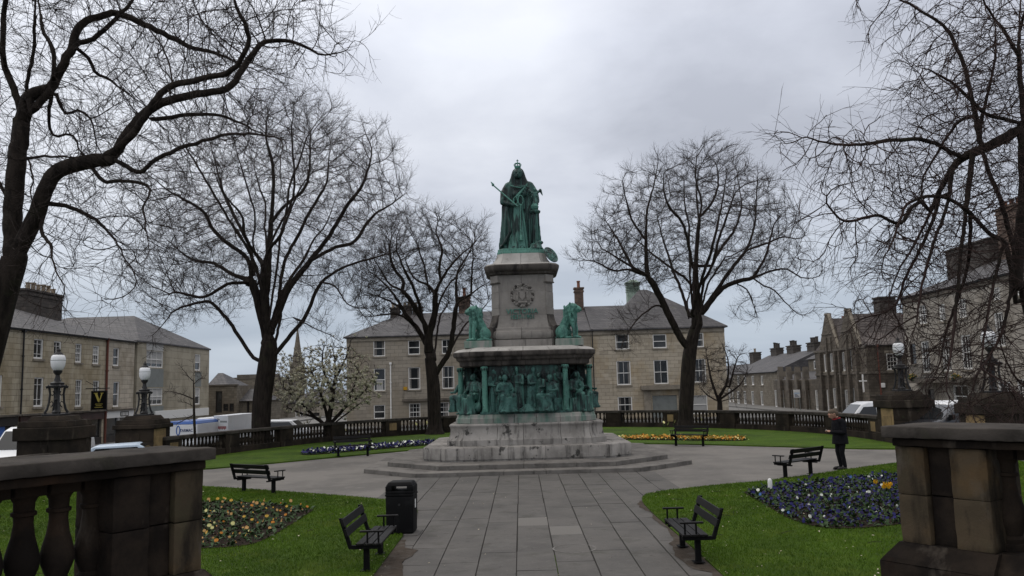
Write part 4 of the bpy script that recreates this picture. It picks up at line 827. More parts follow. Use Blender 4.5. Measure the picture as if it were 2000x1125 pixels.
for z, rx, ry in ((2.36, .37, .24), (2.5, .335, .225), (2.65, .27, .215), (2.78, .235, .205), (2.9, .19, .175), (2.98, .10, .10)):
    for k in range(n):
        a = 2 * pi * k / n; cut = 1 - .55 * max(0, -sin(a)) ** 3; vs.append((-.02 + rx * (1 + .05 * sin(11 * a)) * cos(a), .04 + ry * cut * sin(a), z))
mb.add(vs, [(i * n + k, i * n + (k + 1) % n, (i + 1) * n + (k + 1) % n, (i + 1) * n + k) for i in range(5) for k in range(n)] + [tuple(range(n - 1, -1, -1)), tuple(5 * n + k for k in range(n))])
mb.cap((-.55, -.02, 2.10), (-.60, -.18, 1.72), .13, .10).cap((-.60, -.18, 1.72), (-.20, -.47, 1.56), .09, .055)   # her right arm and sceptre hand
hand = [((-.17, -.49, 1.55), (-.10, -.52, 1.50))]
mb.ball((-.14, -.50, 1.545), (.07, .05, .05), 8, 6)
for q in range(4): mb.cap((-.11 + .0 * q, -.51, 1.57 - .025 * q), (-.06, -.55, 1.55 - .03 * q), .018, .014, 5)
mb.cap((.55, -.02, 2.10), (.62, -.14, 1.74), .13, .10).cap((.62, -.14, 1.74), (.52, -.40, 1.60), .09, .055); mb.ball((.52, -.43, 1.58), (.06, .07, .05), 8, 6)
for q in range(4): mb.cap((.49 + .03 * q, -.46, 1.58), (.49 + .035 * q, -.50, 1.50), .017, .013, 5)
for p, q in (((-.27, -.40, .08), (-.12, -.52, .05)), ((.02, -.45, .07), (.10, -.54, .05))): mb.cap(p, q, .07, .06)
mb.tube([(-.46, -.33, 1.5), (-.40, -.42, 1.0), (-.36, -.46, .62), (-.52, -.38, .30), (-.72, -.12, .14)], [.05, .06, .065, .06, .04], 8)   # turned edge of the cloak
mb.tube([(.40, -.34, 1.5), (.34, -.42, .9), (.33, -.44, .1)], [.045, .055, .05], 8)
sculpt(mb, 'figure', 'bronze_cloak', .022, st, None, 1, lambda co: .010 * np.sin(24 * co[:, 0] + 3 * np.sin(2.2 * co[:, 2])) * np.clip((2.25 - co[:, 2]) / .8, 0, 1))
mb = MB(); mb.lathe([(.09, 0), (.115, .05), (.11, .09), (.10, .10)], 14)
for k in range(8): a = 2 * pi * k / 8; mb.tube([(.105 * cos(a), .105 * sin(a), .08), (.13 * cos(a), .13 * sin(a), .15), (.09 * cos(a), .09 * sin(a), .20), (0, 0, .175)], .015, 5)
mb.ball((0, 0, .22), .03, 8, 5); mb.box(-.012, .012, -.012, .012, .23, .34).box(-.04, .04, -.012, .012, .28, .305)
mb.build('crown', 'bronze_light', st, smooth=True, loc=(-.03, -.05, 2.93))
mb = MB(); mb.tube([(-.92, -.10, 2.36), (-.50, -.36, 1.92), (-.07, -.56, 1.49)], .024, 7); mb.ball((-.93, -.095, 2.375), (.05, .05, .055), 8, 6); mb.cap((-.94, -.09, 2.40), (-1.0, -.06, 2.49), .04, .012, 6)
mb.build('sceptre', 'bronze_light', st, smooth=True)
mb = MB(); mb.tube([(.02 + .09 * cos(a) + .02, -.45, 1.72 + .17 * sin(a)) for a in np.linspace(0, 2 * pi, 18)], .022, 6); mb.tube([(-.14 + .07 * cos(a), -.45, 1.70 + .14 * sin(a)) for a in np.linspace(0, 2 * pi, 16)], .02, 6); mb.tube([(.03, -.46, 1.55), (.02, -.50, 1.0), (.02, -.55, .5)], .018, 5); mb.lathe([(.02, .12), (.05, .08), (.06, -.08), (.02, -.09)][::-1], 8, (.02, -.56, .38))
mb.build('cord_with_tassel', 'bronze_light', st, smooth=True)
mb = MB(); mb.tube([(-.35, -.30, 2.30), (-.16, -.36, 2.22), (.06, -.37, 2.18), (.3, -.30, 2.3)], .02, 6); mb.tube([(.30, -.27, 2.33), (.08, -.38, 2.05), (-.16, -.38, 1.80), (-.26, -.3, 1.6)], [.03, .05, .05, .03], 6)
for k in range(4): mb.cap((.05 + .07 * k, -.39 + .015 * k, 2.04 + .07 * k), (.12 + .07 * k, -.38 + .015 * k, 2.0 + .07 * k), .018, .012, 5)
mb.build('collar_and_sash', 'bronze_light', st, smooth=True)
# slim stand with orb at her side, small winged figure on the orb's far side
mb = MB(); mb.lathe([(.20, 0), (.20, .06), (.165, .09)], 12); 
for k in range(6): a = 2 * pi * k / 6; mb.cap((.135 * cos(a), .135 * sin(a), .1), (.125 * cos(a), .125 * sin(a), 1.12), .028, .024, 6)
mb.lathe([(.115, .08), (.105, 1.14)], 12); mb.lathe([(.13, 1.12), (.19, 1.17), (.205, 1.22), (.17, 1.25)], 14)
sc = mb.build('orb_stand', 'bronze', st, smooth=True, loc=(.53, -.42, .10))
MB().ball((0, 0, 0), .135, 16, 10).lathe([(.138, -.014), (.145, 0), (.138, .014)], 16).build('orb', 'bronze_light', sc, smooth=True, loc=(0, 0, 1.375))
mb = MB(); mb.cap((0, 0, 0), (0, 0, .30), .07, .06); head(mb, (0, -.01, .43), .06); skirt(mb, (0, 0), -.1, .12, .12, .07, 7, .15)
for s in (-1, 1): mb.cap((s * .06, .0, .30), (s * .20, .05, .42), .045, .05, 7).cap((s * .20, .05, .42), (s * .27, .06, .24), .055, .018, 7); mb.cap((s * .07, 0, .27), (s * .12, -.07, .15), .025, .02, 6)
sculpt(mb, 'winged_figure', 'bronze', .016, st, (.55, -.38, 1.66), 1)
mb = MB(); mb.ball((0, 0, .10), (.22, .17, .12), 12, 8); mb.ball((.12, .02, .22), (.16, .13, .08), 10, 7); skirt(mb, (0, 0), 0, .14, .26, .18, 9, .15); sculpt(mb, 'cushion', 'bronze', .02, st, (.52, -.50, .0), 1)
mb = MB(); mb.lathe([(.02, .055), (.2, .05), (.27, .035), (.30, .03), (.34, .05), (.36, .03), (.34, 0), (.02, -.01)][::-1], 28, sx=.82); mb.tube([(.0, -.30, .045), (0, .30, .045)], .022, 6).tube([(-.22, 0, .045), (.22, 0, .045)], .022, 6)
for k in range(10): a = 2 * pi * k / 10; mb.ball((.19 * .82 * cos(a), .19 * sin(a), .05), .025, 6, 4)
sh = mb.build('shield', 'bronze', st, smooth=True, loc=(1.02, -.72, -.26)); sh.rotation_euler = (radians(52), radians(22), radians(30))

# ------------------------------------------------------------------ buildings
def grid_wall(mb, O, u, n, W, z0, z1, holes, reveal=.16):
    O = np.array(O, float); u = np.array(u, float); n = np.array(n, float); Z = np.array((0, 0, 1.))
    P = lambda a, z, d=0: tuple(O + a * u + z * Z + d * n)
    A = sorted({0, W, *[h[0] for h in holes], *[h[1] for h in holes]}); B = sorted({z0, z1, *[h[2] for h in holes], *[h[3] for h in holes]})
    A = [a for a in A if -1e-6 <= a <= W + 1e-6]; B = [b for b in B if z0 - 1e-6 <= b <= z1 + 1e-6]
    flip = np.cross(u, Z) @ n < 0
    def quad(a, b, c, d): mb.add([a, b, c, d], [(3, 2, 1, 0) if flip else (0, 1, 2, 3)])
    for i in range(len(A) - 1):
        for j in range(len(B) - 1):
            ca, cz = (A[i] + A[i + 1]) / 2, (B[j] + B[j + 1]) / 2
            if any(h[0] < ca < h[1] and h[2] < cz < h[3] for h in holes): continue
            quad(P(A[i], B[j]), P(A[i + 1], B[j]), P(A[i + 1], B[j + 1]), P(A[i], B[j + 1]))
    for a0, a1, b0, b1 in holes:
        quad(P(a0, b0, -reveal), P(a0, b0), P(a0, b1), P(a0, b1, -reveal)); quad(P(a1, b0), P(a1, b0, -reveal), P(a1, b1, -reveal), P(a1, b1))
        quad(P(a0, b0, -reveal), P(a1, b0, -reveal), P(a1, b0), P(a0, b0)); quad(P(a0, b1), P(a1, b1), P(a1, b1, -reveal), P(a0, b1, -reveal))
FACE = {'S': ((1, 0, 0), (0, -1, 0)), 'N': ((1, 0, 0), (0, 1, 0)), 'W': ((0, 1, 0), (-1, 0, 0)), 'E': ((0, 1, 0), (1, 0, 0))}
class House:
    def __init__(s, name, label, cat, x0, x1, y0, y1, z0, z1, m, group=None):
        s.b = (x0, x1, y0, y1, z0, z1); s.m = m; s.holes = {k: [] for k in 'SNWE'}; s.win = []
        s.root = empty(name, (0, 0, 0)); tag(s.root, label, cat, group)
        s.O = {'S': (x0, y0, 0), 'N': (x0, y1, 0), 'W': (x0, y0, 0), 'E': (x1, y0, 0)}; s.W = {'S': x1 - x0, 'N': x1 - x0, 'W': y1 - y0, 'E': y1 - y0}
    def px(s, f, x0, x1, y0, y1):
        """a rectangle read off the photograph, put on one face"""
        X0, X1, Y0, Y1, _, _ = s.b
        pl = {'S': lambda x, y: gy(x, y, Y0), 'W': lambda x, y: gx(x, y, X0), 'E': lambda x, y: gx(x, y, X1)}[f]
        k = 0 if f == 'S' else 1; o = X0 if f == 'S' else Y0; xm, ym = (x0 + x1) / 2, (y0 + y1) / 2
        a = sorted((pl(x0, ym)[k] - o, pl(x1, ym)[k] - o)); return a[0], a[1], pl(xm, y1)[2], pl(xm, y0)[2]
    def window(s, f, r, style='11', sill=True, blind=0.0, lintel=False, frame=.07, mat_f='white', glass='glass'):
        r = (max(r[0], .05), min(r[1], s.W[f] - .05), max(r[2], s.b[4] + .02), min(r[3], s.b[5] - .05))
        if r[1] - r[0] < .1 or r[3] - r[2] < .1: return
        s.holes[f].append(r); s.win.append((f, r, style, sill, blind, lintel, frame, mat_f, glass))
    def ob(s, name, f, a0, a1, z0, z1, d0, d1, m, bevel=0, parent=None):
        u, n = FACE[f]; return MB().obox(s.O[f], u, n, a0, a1, z0, z1, d0, d1).build(name, m, parent or s.root, bevel=bevel)
    def finish(s, skip=''):
        x0, x1, y0, y1, z0, z1 = s.b; mb = MB()
        for f in 'SNWE':
            if f not in skip: grid_wall(mb, s.O[f], *FACE[f], s.W[f], z0, z1, s.holes[f])
        s.wall = mb.build('wall', s.m, s.root, fixn=False)
        for f, (a0, a1, b0, b1), style, sill, blind, lintel, fw, mf, gl in s.win:
            u, n = FACE[f]; w = MB().obox(s.O[f], u, n, a0, a1, b0, b1, -.17, -.135).build('window', gl, s.root)
            mb = MB(); O = s.O[f]; bx = lambda *q: mb.obox(O, u, n, *q)
            bx(a0, a0 + fw, b0, b1, -.135, -.05); bx(a1 - fw, a1, b0, b1, -.135, -.05); bx(a0 + fw, a1 - fw, b0, b0 + fw * 1.2, -.135, -.04); bx(a0 + fw, a1 - fw, b1 - fw * .8, b1, -.135, -.05)
            zm = (b0 + b1) / 2; am = (a0 + a1) / 2; t = .026
            if style[0] in '1236': bx(a0 + fw, a1 - fw, zm - .032, zm + .032, -.134, -.07)
            nv = {'11': 0, '22': 1, '66': 2, '44': 1, '99': 2, '10': 0, '30': 2}.get(style, 0); nh = {'66': 1, '44': 1, '99': 2}.get(style, 0)
            for k in range(nv): q = a0 + fw + (a1 - a0 - 2 * fw) * (k + 1) / (nv + 1); bx(q - t / 2, q + t / 2, b0 + fw, b1 - fw, -.133, -.09)
            for lo, hi in ((b0, zm), (zm, b1)):
                for k in range(nh): q = lo + (hi - lo) * (k + 1) / (nh + 1); bx(a0 + fw, a1 - fw, q - t / 2, q + t / 2, -.132, -.09)
            mb.build('frame', mf, w)
            if not blind and style != '10' and rnd.random() < .45:
                cw = (a1 - a0) * rnd.uniform(.12, .24); cb = MB()
                for c0, c1 in ((a0 + fw, a0 + fw + cw), (a1 - fw - cw, a1 - fw)):
                    for q in range(3): cb.obox(O, u, n, c0 + (c1 - c0) * q / 3, c0 + (c1 - c0) * (q + .85) / 3, b0 + fw, b1 - fw, -.134, -.129 + .002 * (q % 2))
                cb.build('curtain', 'curtain', w)
            if blind: MB().obox(O, u, n, a0 + fw, a1 - fw, b1 - (b1 - b0) * blind, b1 - fw, -.134, -.128).build('blind', 'blind', w)
            if sill: MB().obox(O, u, n, a0 - .1, a1 + .1, b0 - .13, b0 - .002, -.1, .09).build('sill', 'trim', w)
            if lintel: MB().obox(O, u, n, a0 - .15, a1 + .15, b1 + .002, b1 + .25, -.1, .012).build('lintel', 'trim', w)
        return s
    def roof(s, vs, fs, m='slate', name='roof'): return MB().add(vs, fs).build(name, m, s.root)
    def pipe(s, f, a, z0, z1, m='iron', r=.05):
        u, n = FACE[f]; O = np.array(s.O[f], float); p = O + a * np.array(u) + .09 * np.array(n); mb = MB(); mb.tube([(p[0], p[1], z0), (p[0], p[1], z1)], r, 8)
        for q in (.3, .7): z = z0 + (z1 - z0) * q; mb.tube([(p[0], p[1], z), (p[0], p[1], z + .08)], r * 1.5, 8)
        mb.box(p[0] - .1, p[0] + .1, p[1] - .1, p[1] + .1, z1, z1 + .2); return mb.build('drainpipe', m, s.root, smooth=True)
    def gutter(s, f, z, m='iron', out=.16): return s.ob('gutter', f, -.05, s.W[f] + .05, z - .1, z + .03, .01, out, m, .01)
    def chimney(s, x0, x1, y0, y1, z0, z1, m='chimney', pots=(), potm='pot', ph=.6):
        c = MB().box(x0, x1, y0, y1, z0, z1).box(x0 - .07, x1 + .07, y0 - .07, y1 + .07, z1 - .32, z1 - .18).box(x0 - .1, x1 + .1, y0 - .1, y1 + .1, z1 + .002, z1 + .14).build('chimney', m, s.root)
        me = MB().lathe([(.16, 0), (.15, ph * .8), (.19, ph * .85), (.19, ph), (.12, ph)], 10).mesh('chimney_pot', smooth=True); me.materials.append(M[potm])
        for x, y in pots: o = place('chimney_pot', me, c, (x, y, z1 + .13)); o.scale = (1, 1, rnd.uniform(.8, 1.15))
        return c
def hip(x0, x1, y0, y1, z, rx0, rx1, ry0, ry1, zr, ov=.25):
    """hipped roof solid with its ridge from (rx0,ry0) to (rx1,ry1)"""
    x0 -= ov; x1 += ov; y0 -= ov; y1 += ov
    vs = [(x0, y0, z - .12), (x1, y0, z - .12), (x1, y1, z - .12), (x0, y1, z - .12), (x0, y0, z), (x1, y0, z), (x1, y1, z), (x0, y1, z), (rx0, ry0, zr), (rx1, ry1, zr)]
    base = [(3, 2, 1, 0), (0, 1, 5, 4), (1, 2, 6, 5), (2, 3, 7, 6), (3, 0, 4, 7)]
    if abs(rx1 - rx0) >= abs(ry1 - ry0): return vs, base + [(4, 5, 9, 8), (5, 6, 9), (6, 7, 8, 9), (7, 4, 8)]
    return vs, base + [(4, 5, 8), (5, 6, 9, 8), (6, 7, 9), (7, 4, 8, 9)]

# ---- buff houses behind the monument
YC = 75.0
xl, xm_, xr = gy(677, 740, YC)[0], gy(1157, 740, YC)[0], gy(1420, 740, YC)[0]
zl = gy(900, 652, YC)[2]; zr_ = gy(1300, 640, YC)[2]
h = House('town_house', 'three storey grey-buff stone house with hipped slate roof, left of the monument and behind it', 'house', xl, xm_ - .01, YC, YC + 13, ZS, zl, 'w_cent_grey')
for x0, x1, y0, y1, bl in ((729, 752, 665, 696, 0), (797, 820, 665, 692.5, 0), (863, 882, 663, 691, 0), (730, 752.5, 720, 763.5, 0), (797.7, 820.7, 717.6, 761, 0), (863.6, 887, 715, 759, 0), (730, 752, 791, 818, 0)):
    h.window('S', h.px('S', x0, x1, y0, y1), '11' if x0 < 860 else '22', blind=bl)
h.window('S', h.px('S', 799, 821, 788, 822), '66', blind=0); h.window('S', h.px('S', 848, 877, 786, 824), '66'); h.window('S', h.px('S', 930, 952, 715, 760), '11'); h.window('S', h.px('S', 930, 952, 662, 690), '11')
h.window('S', h.px('S', 1070, 1092, 712, 755), '11'); h.window('S', h.px('S', 1070, 1092, 657, 686), '11'); h.window('S', h.px('S', 1000, 1022, 712, 757), '11'); h.window('S', h.px('S', 1000, 1022, 657, 686), '11')
h.finish()
q = h.px('S', 735, 748, 741, 762); h.ob('notice', 'S', q[0], q[1], q[2], q[3], -.132, -.125, 'blind')
r_ = gy(785, 612, YC + 6)
h.roof(*hip(xl, xm_ - .26, YC, YC + 13, zl, r_[0], xm_ - .02, YC + 6.5, YC + 6.5, gy(850, 611, YC + 6.5)[2], .25))
h.gutter('S', zl - .02); h.ob('cornice', 'S', 0, h.W['S'], zl - .45, zl - .12, .002, .09, 'trim', .02)
q = h.px('S', 786, 890, 779, 783); h.ob('door_hood', 'S', q[0], q[1], q[2], q[3] + .05, .002, .35, 'trim_dark', .02)
q = h.px('S', 786, 790, 752, 762); h.ob('alarm_box', 'S', q[0] + .1, q[0] + .45, q[2], q[2] + .3, .003, .14, 'yellow', .02)
a = h.px('S', 762, 765, 712, 815); h.pipe('S', (a[0] + a[1]) / 2, ZS, a[3], 'white', .06)
for xp, yt, pots in ((795, 600, 2), (772, 604, 2), (816, 602, 2)):
    c = gy(xp, yt, YC + 6.5); h.chimney(c[0] - .45, c[0] + .45, YC + 6.1, YC + 6.9, zl + .6, c[2], 'chimney_dark', [(c[0] - .2, YC + 6.5), (c[0] + .2, YC + 6.5)][:pots], 'pot', .4)
c = gy(907, 583, YC + 6.5); h.chimney(c[0] - .55, c[0] + .55, YC + 6.0, YC + 7.0, zl + .6, c[2], 'chimney', [(c[0], YC + 6.5)], 'pot_red', .9)
h2 = House('town_house', 'three storey buff ashlar house with pyramid slate roof, right of the monument', 'house', xm_ + .01, xr, YC, YC + 13, ZS, zr_, 'w_cent')
for x0, x1, y0, y1 in ((1202, 1229, 653, 682.5), (1275, 1302, 653, 680), (1353, 1374.6, 650, 678), (1204.5, 1232, 705, 752), (1277, 1305, 703, 750), (1353, 1379, 701, 747), (1207, 1235, 775, 806)):
    h2.window('S', h2.px('S', x0, x1, y0, y1), '11' if y0 < 690 else '22', frame=.085)
h2.window('S', h2.px('S', 1352, 1382, 772, 808), '10', blind=.97, frame=.06)
dq = h2.px('S', 1275, 1323, 772, 818); h2.holes['S'].append((dq[0], dq[1], ZS + .05, dq[3]))
h2.finish()
d_ = h2.ob('garage_door', 'S', dq[0], dq[1], ZS + .05, dq[3], -.16, -.10, 'greypaint')
for k in range(14): zz = ZS + .15 + k * .17; 
for k in range(9):
    aa = dq[0] + (dq[1] - dq[0]) * (k + .5) / 9; h2.ob('board', 'S', aa - .11, aa + .11, ZS + .08, dq[3] - .03, -.10, -.085, 'greypaint', .004, d_)
for k, (x, t) in enumerate(((1300, '22'), (1217, '22'), (1365, '22'))):                     # hanging slats behind the first floor panes
    pass
q = h2.px('S', 1251, 1334, 752, 760); h2.ob('door_hood', 'S', q[0], q[1], q[2] - .05, q[3], .002, .55, 'trim', .03)
for x0, x1 in ((1258, 1272), (1326, 1334)): q2 = h2.px('S', x0, x1, 760, 815); h2.ob('pilaster', 'S', q2[0], q2[1], ZS, q[2] - .052, .002, .16, 'trim', .015)
h2.gutter('S', zr_ - .02); h2.ob('cornice', 'S', 0, h2.W['S'], zr_ - .5, zr_ - .12, .002, .10, 'trim', .02)
h2.pipe('S', .12, ZS, zr_ - .15)
ap = gy(1252, 566, YC + 6.5); rl = gy(1165, 598, YC + 6.5)
# low ridge toward the neighbour, pyramid block over the main part
h2.roof(*hip(xm_ + .27, xr - 4, YC, YC + 13, zr_, xm_ + .02, xr - 6, YC + 6.5, YC + 6.5, rl[2], .25))
xp0 = gy(1190, 640, YC)[0]
h2.roof(*hip(xp0, xr, YC - .02, YC + 13.02, zr_ + .003, ap[0] - .2, ap[0] + .6, YC + 6.5, YC + 6.5, ap[2], .27))
c = gy(1130, 565, YC + 6.5); h2.chimney(c[0] - .42, c[0] + .42, YC + 6.0, YC + 7.0, zr_ + .5, c[2], 'chimney', [(c[0], YC + 6.5)], 'pot_red', .75)
c = gy(1236, 574, YC + 9.5); cp = MB()
cz = c[2]; cp.box(c[0] - .62, c[0] + .62, YC + 8.9, YC + 10.1, cz - 1.5, cz + .15)
for k in range(5): cp.box(c[0] - .68, c[0] + .68, YC + 8.84, YC + 10.16, cz + .18 + .18 * k, cz + .26 + .18 * k)
cp.box(c[0] - .5, c[0] + .5, YC + 9.0, YC + 10.0, cz + .152, cz + 1.05).box(c[0] - .78, c[0] + .78, YC + 8.75, YC + 10.25, cz + 1.06, cz + 1.18, ).box(c[0] - .6, c[0] + .6, YC + 8.9, YC + 10.1, cz + 1.182, cz + 1.45, top=.3)
cp.build('roof_vent', 'copper', h2.root)

# ---- ochre terrace of the left street
XL = -30.0; ZE = 7.02
def left_house(y0, y1, label, m, cols, rows, styles, skip):
    h = House('terraced_house', label, 'house', XL - 10, XL, y0, y1, ZS, ZE, m, 'terrace of the left street')
    for (x0, x1), st_ in zip(cols, styles):
        for (yt, yb) in rows(x0):
            h.window('E', h.px('E', x0, x1, yt, yb), st_, blind=.5 if rnd.random() < .25 else 0, frame=.09)
    return h
ROWL = lambda x: ((662 + (x - 66) * .115, 701 + (x - 66) * .09), (737 + (x - 66) * .055, 794.5))
hA = left_house(36, 48.75, 'left-most ochre stone terraced house, partly behind the big tree trunk', 'w_left', [(-70, -50), (-10, 4)], ROWL, ['66', '66'], '')
hB = left_house(48.76, 58.85, 'ochre stone terraced house with dark shopfront and big chimney, above the white van cab', 'w_left', [(66, 85), (105, 120), (147, 160), (181, 194)], ROWL, ['44', '44', '66', '66'], '')
hC = left_house(58.86, 63.3, 'narrow pinkish terraced house with white shopfront, right of the red downpipe', 'w_left2', [(221, 233)], ROWL, ['11'], '')
# shopfronts
shop = hB.px('E', 66, 200, 806, 860)
for hh, lab in ((hA, 0), (hB, 1), (hC, 2)):
    hh.holes['E'].append((.25, hh.W['E'] - .25, ZS + .1, 1.75)); hh.finish()
    m = ('shopdark', 'shopdark', 'plastic_white')[lab]
    hh.ob('shop_window', 'E', .25, hh.W['E'] - .25, ZS + .1, 1.75, -.16, -.12, 'glass')
    for k in range(int(hh.W['E'] / 1.6) + 1): aa = .25 + (hh.W['E'] - .5) * k / int(hh.W['E'] / 1.6); hh.ob('mullion', 'E', max(.25, aa - .06), min(hh.W['E'] - .25, aa + .06), ZS + .1, 1.75, -.12, .02, ('shopdark', 'trim', 'plastic_white')[lab])
    hh.ob('stall_riser', 'E', .25, hh.W['E'] - .25, ZS, ZS + .55, -.11, .03, 'shopdark')
    hh.ob('fascia', 'E', .1, hh.W['E'] - .1, 1.30, 1.82, -.1, .12, ('shopdark', 'shopred', 'plastic_white')[lab], .015)
    hh.ob('fascia_cornice', 'E', .05, hh.W['E'] - .05, 1.825, 1.95, -.05, .28, 'trim_dark', .02)
    hh.gutter('E', ZE)
hC.ob('name_plate', 'E', 2.2, 3.5, 1.38, 1.74, .121, .135, 'shopdark')
for k in range(5): hC.ob('lettering', 'E', 2.35 + k * .22, 2.47 + k * .22, 1.44, 1.68, .136, .142, 'plastic_white')
hA.ob('shop_panel', 'E', 9.4, 11.6, .5, 1.6, -.11, .0, 'blue')
tm = text_mesh('T', .45, .01, 'lettering'); tm.transform(Matrix.Rotation(pi / 2, 4, 'X')); tm.materials.append(M['plastic_white'])
hB.pipe('E', .15, 1.9, ZE - .2); hC.pipe('E', .1, ZS, ZE - .15, 'rust', .08)
rz_ = gx(112, 612, XL - 5)[2]
# roofs: ridge parallel to the street, hipped at the far end
for hh, y0, y1 in ((hA, 36, 48.755), (hB, 48.757, 54.2)):
    o_ = .25
    hh.roof([(XL + o_, y0, ZE), (XL + o_, y1, ZE), (XL - 10 - o_, y1, ZE), (XL - 10 - o_, y0, ZE), (XL - 5, y0, rz_), (XL - 5, y1, rz_)], [(3, 2, 1, 0), (0, 1, 5, 4), (2, 3, 4, 5), (0, 4, 3), (1, 2, 5)])
hB.roof([(XL + .25, 54.202, ZE), (XL + .25, 58.855, ZE), (XL - 10.25, 58.855, ZE), (XL - 10.25, 54.202, ZE), (XL - 5, 54.202, rz_), (XL - 2.56, 58.855, ZE + (rz_ - ZE) * .49), (XL - 7.4, 58.855, ZE + (rz_ - ZE) * .49)], [(3, 2, 1, 0), (0, 1, 5, 4), (2, 3, 4, 6), (0, 4, 3), (1, 2, 6, 5), (4, 5, 6)])
hC.roof([(XL + .25, 58.857, ZE), (XL + .25, 63.5, ZE), (XL - 10.25, 63.5, ZE), (XL - 10.25, 58.857, ZE), (XL - 2.56, 58.857, ZE + (rz_ - ZE) * .49), (XL - 7.4, 58.857, ZE + (rz_ - ZE) * .49)], [(3, 2, 1, 0), (0, 1, 4), (2, 3, 5), (0, 4, 5, 3), (1, 2, 5, 4)])
cy0, cy1 = gx(36, 590, XL - 5)[1], gx(109, 590, XL - 5)[1]; cz = gx(90, 577, XL - 5)[2]
hB.chimney(XL - 5.5, XL - 4.5, max(cy0, 48.8), cy1, rz_ - .6, cz, 'chimney_dark', [(XL - 5, cy0 + .4 + k * (cy1 - cy0 - .8) / 6) for k in range(1, 7)], 'pot', .55)
# hanging sign with the gold letter
vq = gx(192, 790, XL + .9)
sg = empty('hanging_sign', (0, 0, 0)); tag(sg, 'black hanging sign with gold letter V on an iron bracket', 'sign')
ys, zs_ = vq[1], vq[2]
s0 = gx(177, 765, XL + .9); s1 = gx(196.5, 800, XL + .9)
wd = 1.0; zt_, zb_ = s0[2], s1[2]; xc = XL + .95
MB().box(xc - wd / 2, xc + wd / 2, ys - .03, ys + .03, zb_, zt_).build('board', 'blackpaint', sg, bevel=.01)
MB().box(xc - wd / 2 - .05, xc + wd / 2 + .05, ys - .04, ys + .04, zt_ + .002, zt_ + .06).box(xc - wd / 2 - .05, xc - wd / 2 - .001, ys - .04, ys + .04, zb_ - .05, zt_).box(xc + wd / 2 + .001, xc + wd / 2 + .05, ys - .04, ys + .04, zb_ - .05, zt_).build('frame', 'iron', sg)
mb = MB(); hh_ = zt_ - zb_; cz_ = zb_ + hh_ * .66
def stroke(p, q, w): mb.add([(xc + p[0] - w, ys - .035, cz_ + p[1]), (xc + p[0] + w, ys - .035, cz_ + p[1]), (xc + q[0] + w * .8, ys - .035, cz_ + q[1]), (xc + q[0] - w * .8, ys - .035, cz_ + q[1]), (xc + p[0] - w, ys - .05, cz_ + p[1]), (xc + p[0] + w, ys - .05, cz_ + p[1]), (xc + q[0] + w * .8, ys - .05, cz_ + q[1]), (xc + q[0] - w * .8, ys - .05, cz_ + q[1])], [(0, 1, 2, 3), (7, 6, 5, 4), (0, 4, 5, 1), (1, 5, 6, 2), (2, 6, 7, 3), (3, 7, 4, 0)])
stroke((-.22, .30), (.02, -.30), .085); stroke((.20, .30), (.02, -.30), .04); stroke((-.22, .33), (-.22, .29), .15); stroke((.20, .33), (.20, .29), .11)
mb.build('letter', 'gold', sg)
for k, w in ((0, .26), (1, .20), (2, .28)): MB().box(xc - w, xc + w, ys - .045, ys - .035, zb_ + hh_ * (.30 - .09 * k), zb_ + hh_ * (.325 - .09 * k)).build('small_lettering', 'gold', sg)
mb = MB(); mb.tube([(XL, ys, zt_ + .22), (xc + .7, ys, zt_ + .22)], .03, 6).tube([(XL, ys, zt_ + .75), (XL + .35, ys, zt_ + .55), (xc, ys, zt_ + .24)], .02, 6).tube([(xc - .4, ys, zt_ + .05), (xc - .4, ys, zt_ + .22)], .015, 5).tube([(xc + .4, ys, zt_ + .05), (xc + .4, ys, zt_ + .22)], .015, 5); mb.build('bracket', 'iron', sg)

# ---- modern block at the street corner
hM = House('office_block', 'plain modern stone block with grey window panels at the end of the left terrace', 'building', XL - 14, XL + .12, 63.52, 78.3, ZS, 7.15, 'w_mod')
hM.window('E', hM.px('E', 286, 319, 686, 718), '30', blind=.75, sill=False, frame=.08); hM.window('E', hM.px('E', 290, 318, 758, 791), '30', blind=.7, sill=False, frame=.08)
hM.window('E', hM.px('E', 381, 392, 692, 724), '11', blind=.5, frame=.1); hM.window('E', hM.px('E', 381, 391, 757, 790), '11', blind=.5, frame=.1)
hM.finish()
q = hM.px('E', 286, 319, 667, 685); hM.ob('panel', 'E', q[0], q[1], q[2], q[3], -.05, .012, 'blind')
q = hM.px('E', 286, 319, 720, 756); hM.ob('panel', 'E', q[0], q[1], q[2], q[3], -.05, .012, 'greypaint'); q = hM.px('E', 286, 319, 793, 812); hM.ob('panel', 'E', q[0], q[1], q[2], q[3], -.05, .012, 'greypaint')
q = hM.px('E', 381, 393, 725, 755); hM.ob('panel', 'E', q[0], q[1], q[2], q[3], -.05, .012, 'greypaint')
hM.ob('fascia', 'E', 3.2, 14.6, .9, 1.6, .002, .12, 'plastic_white', .02)
rr = gy(262, 617, 70.9)
hM.roof(*hip(XL - 14, XL + .12, 63.55, 78.3, 7.16, XL - 9.5, rr[0], 70.9, 70.9, rr[2], .12))

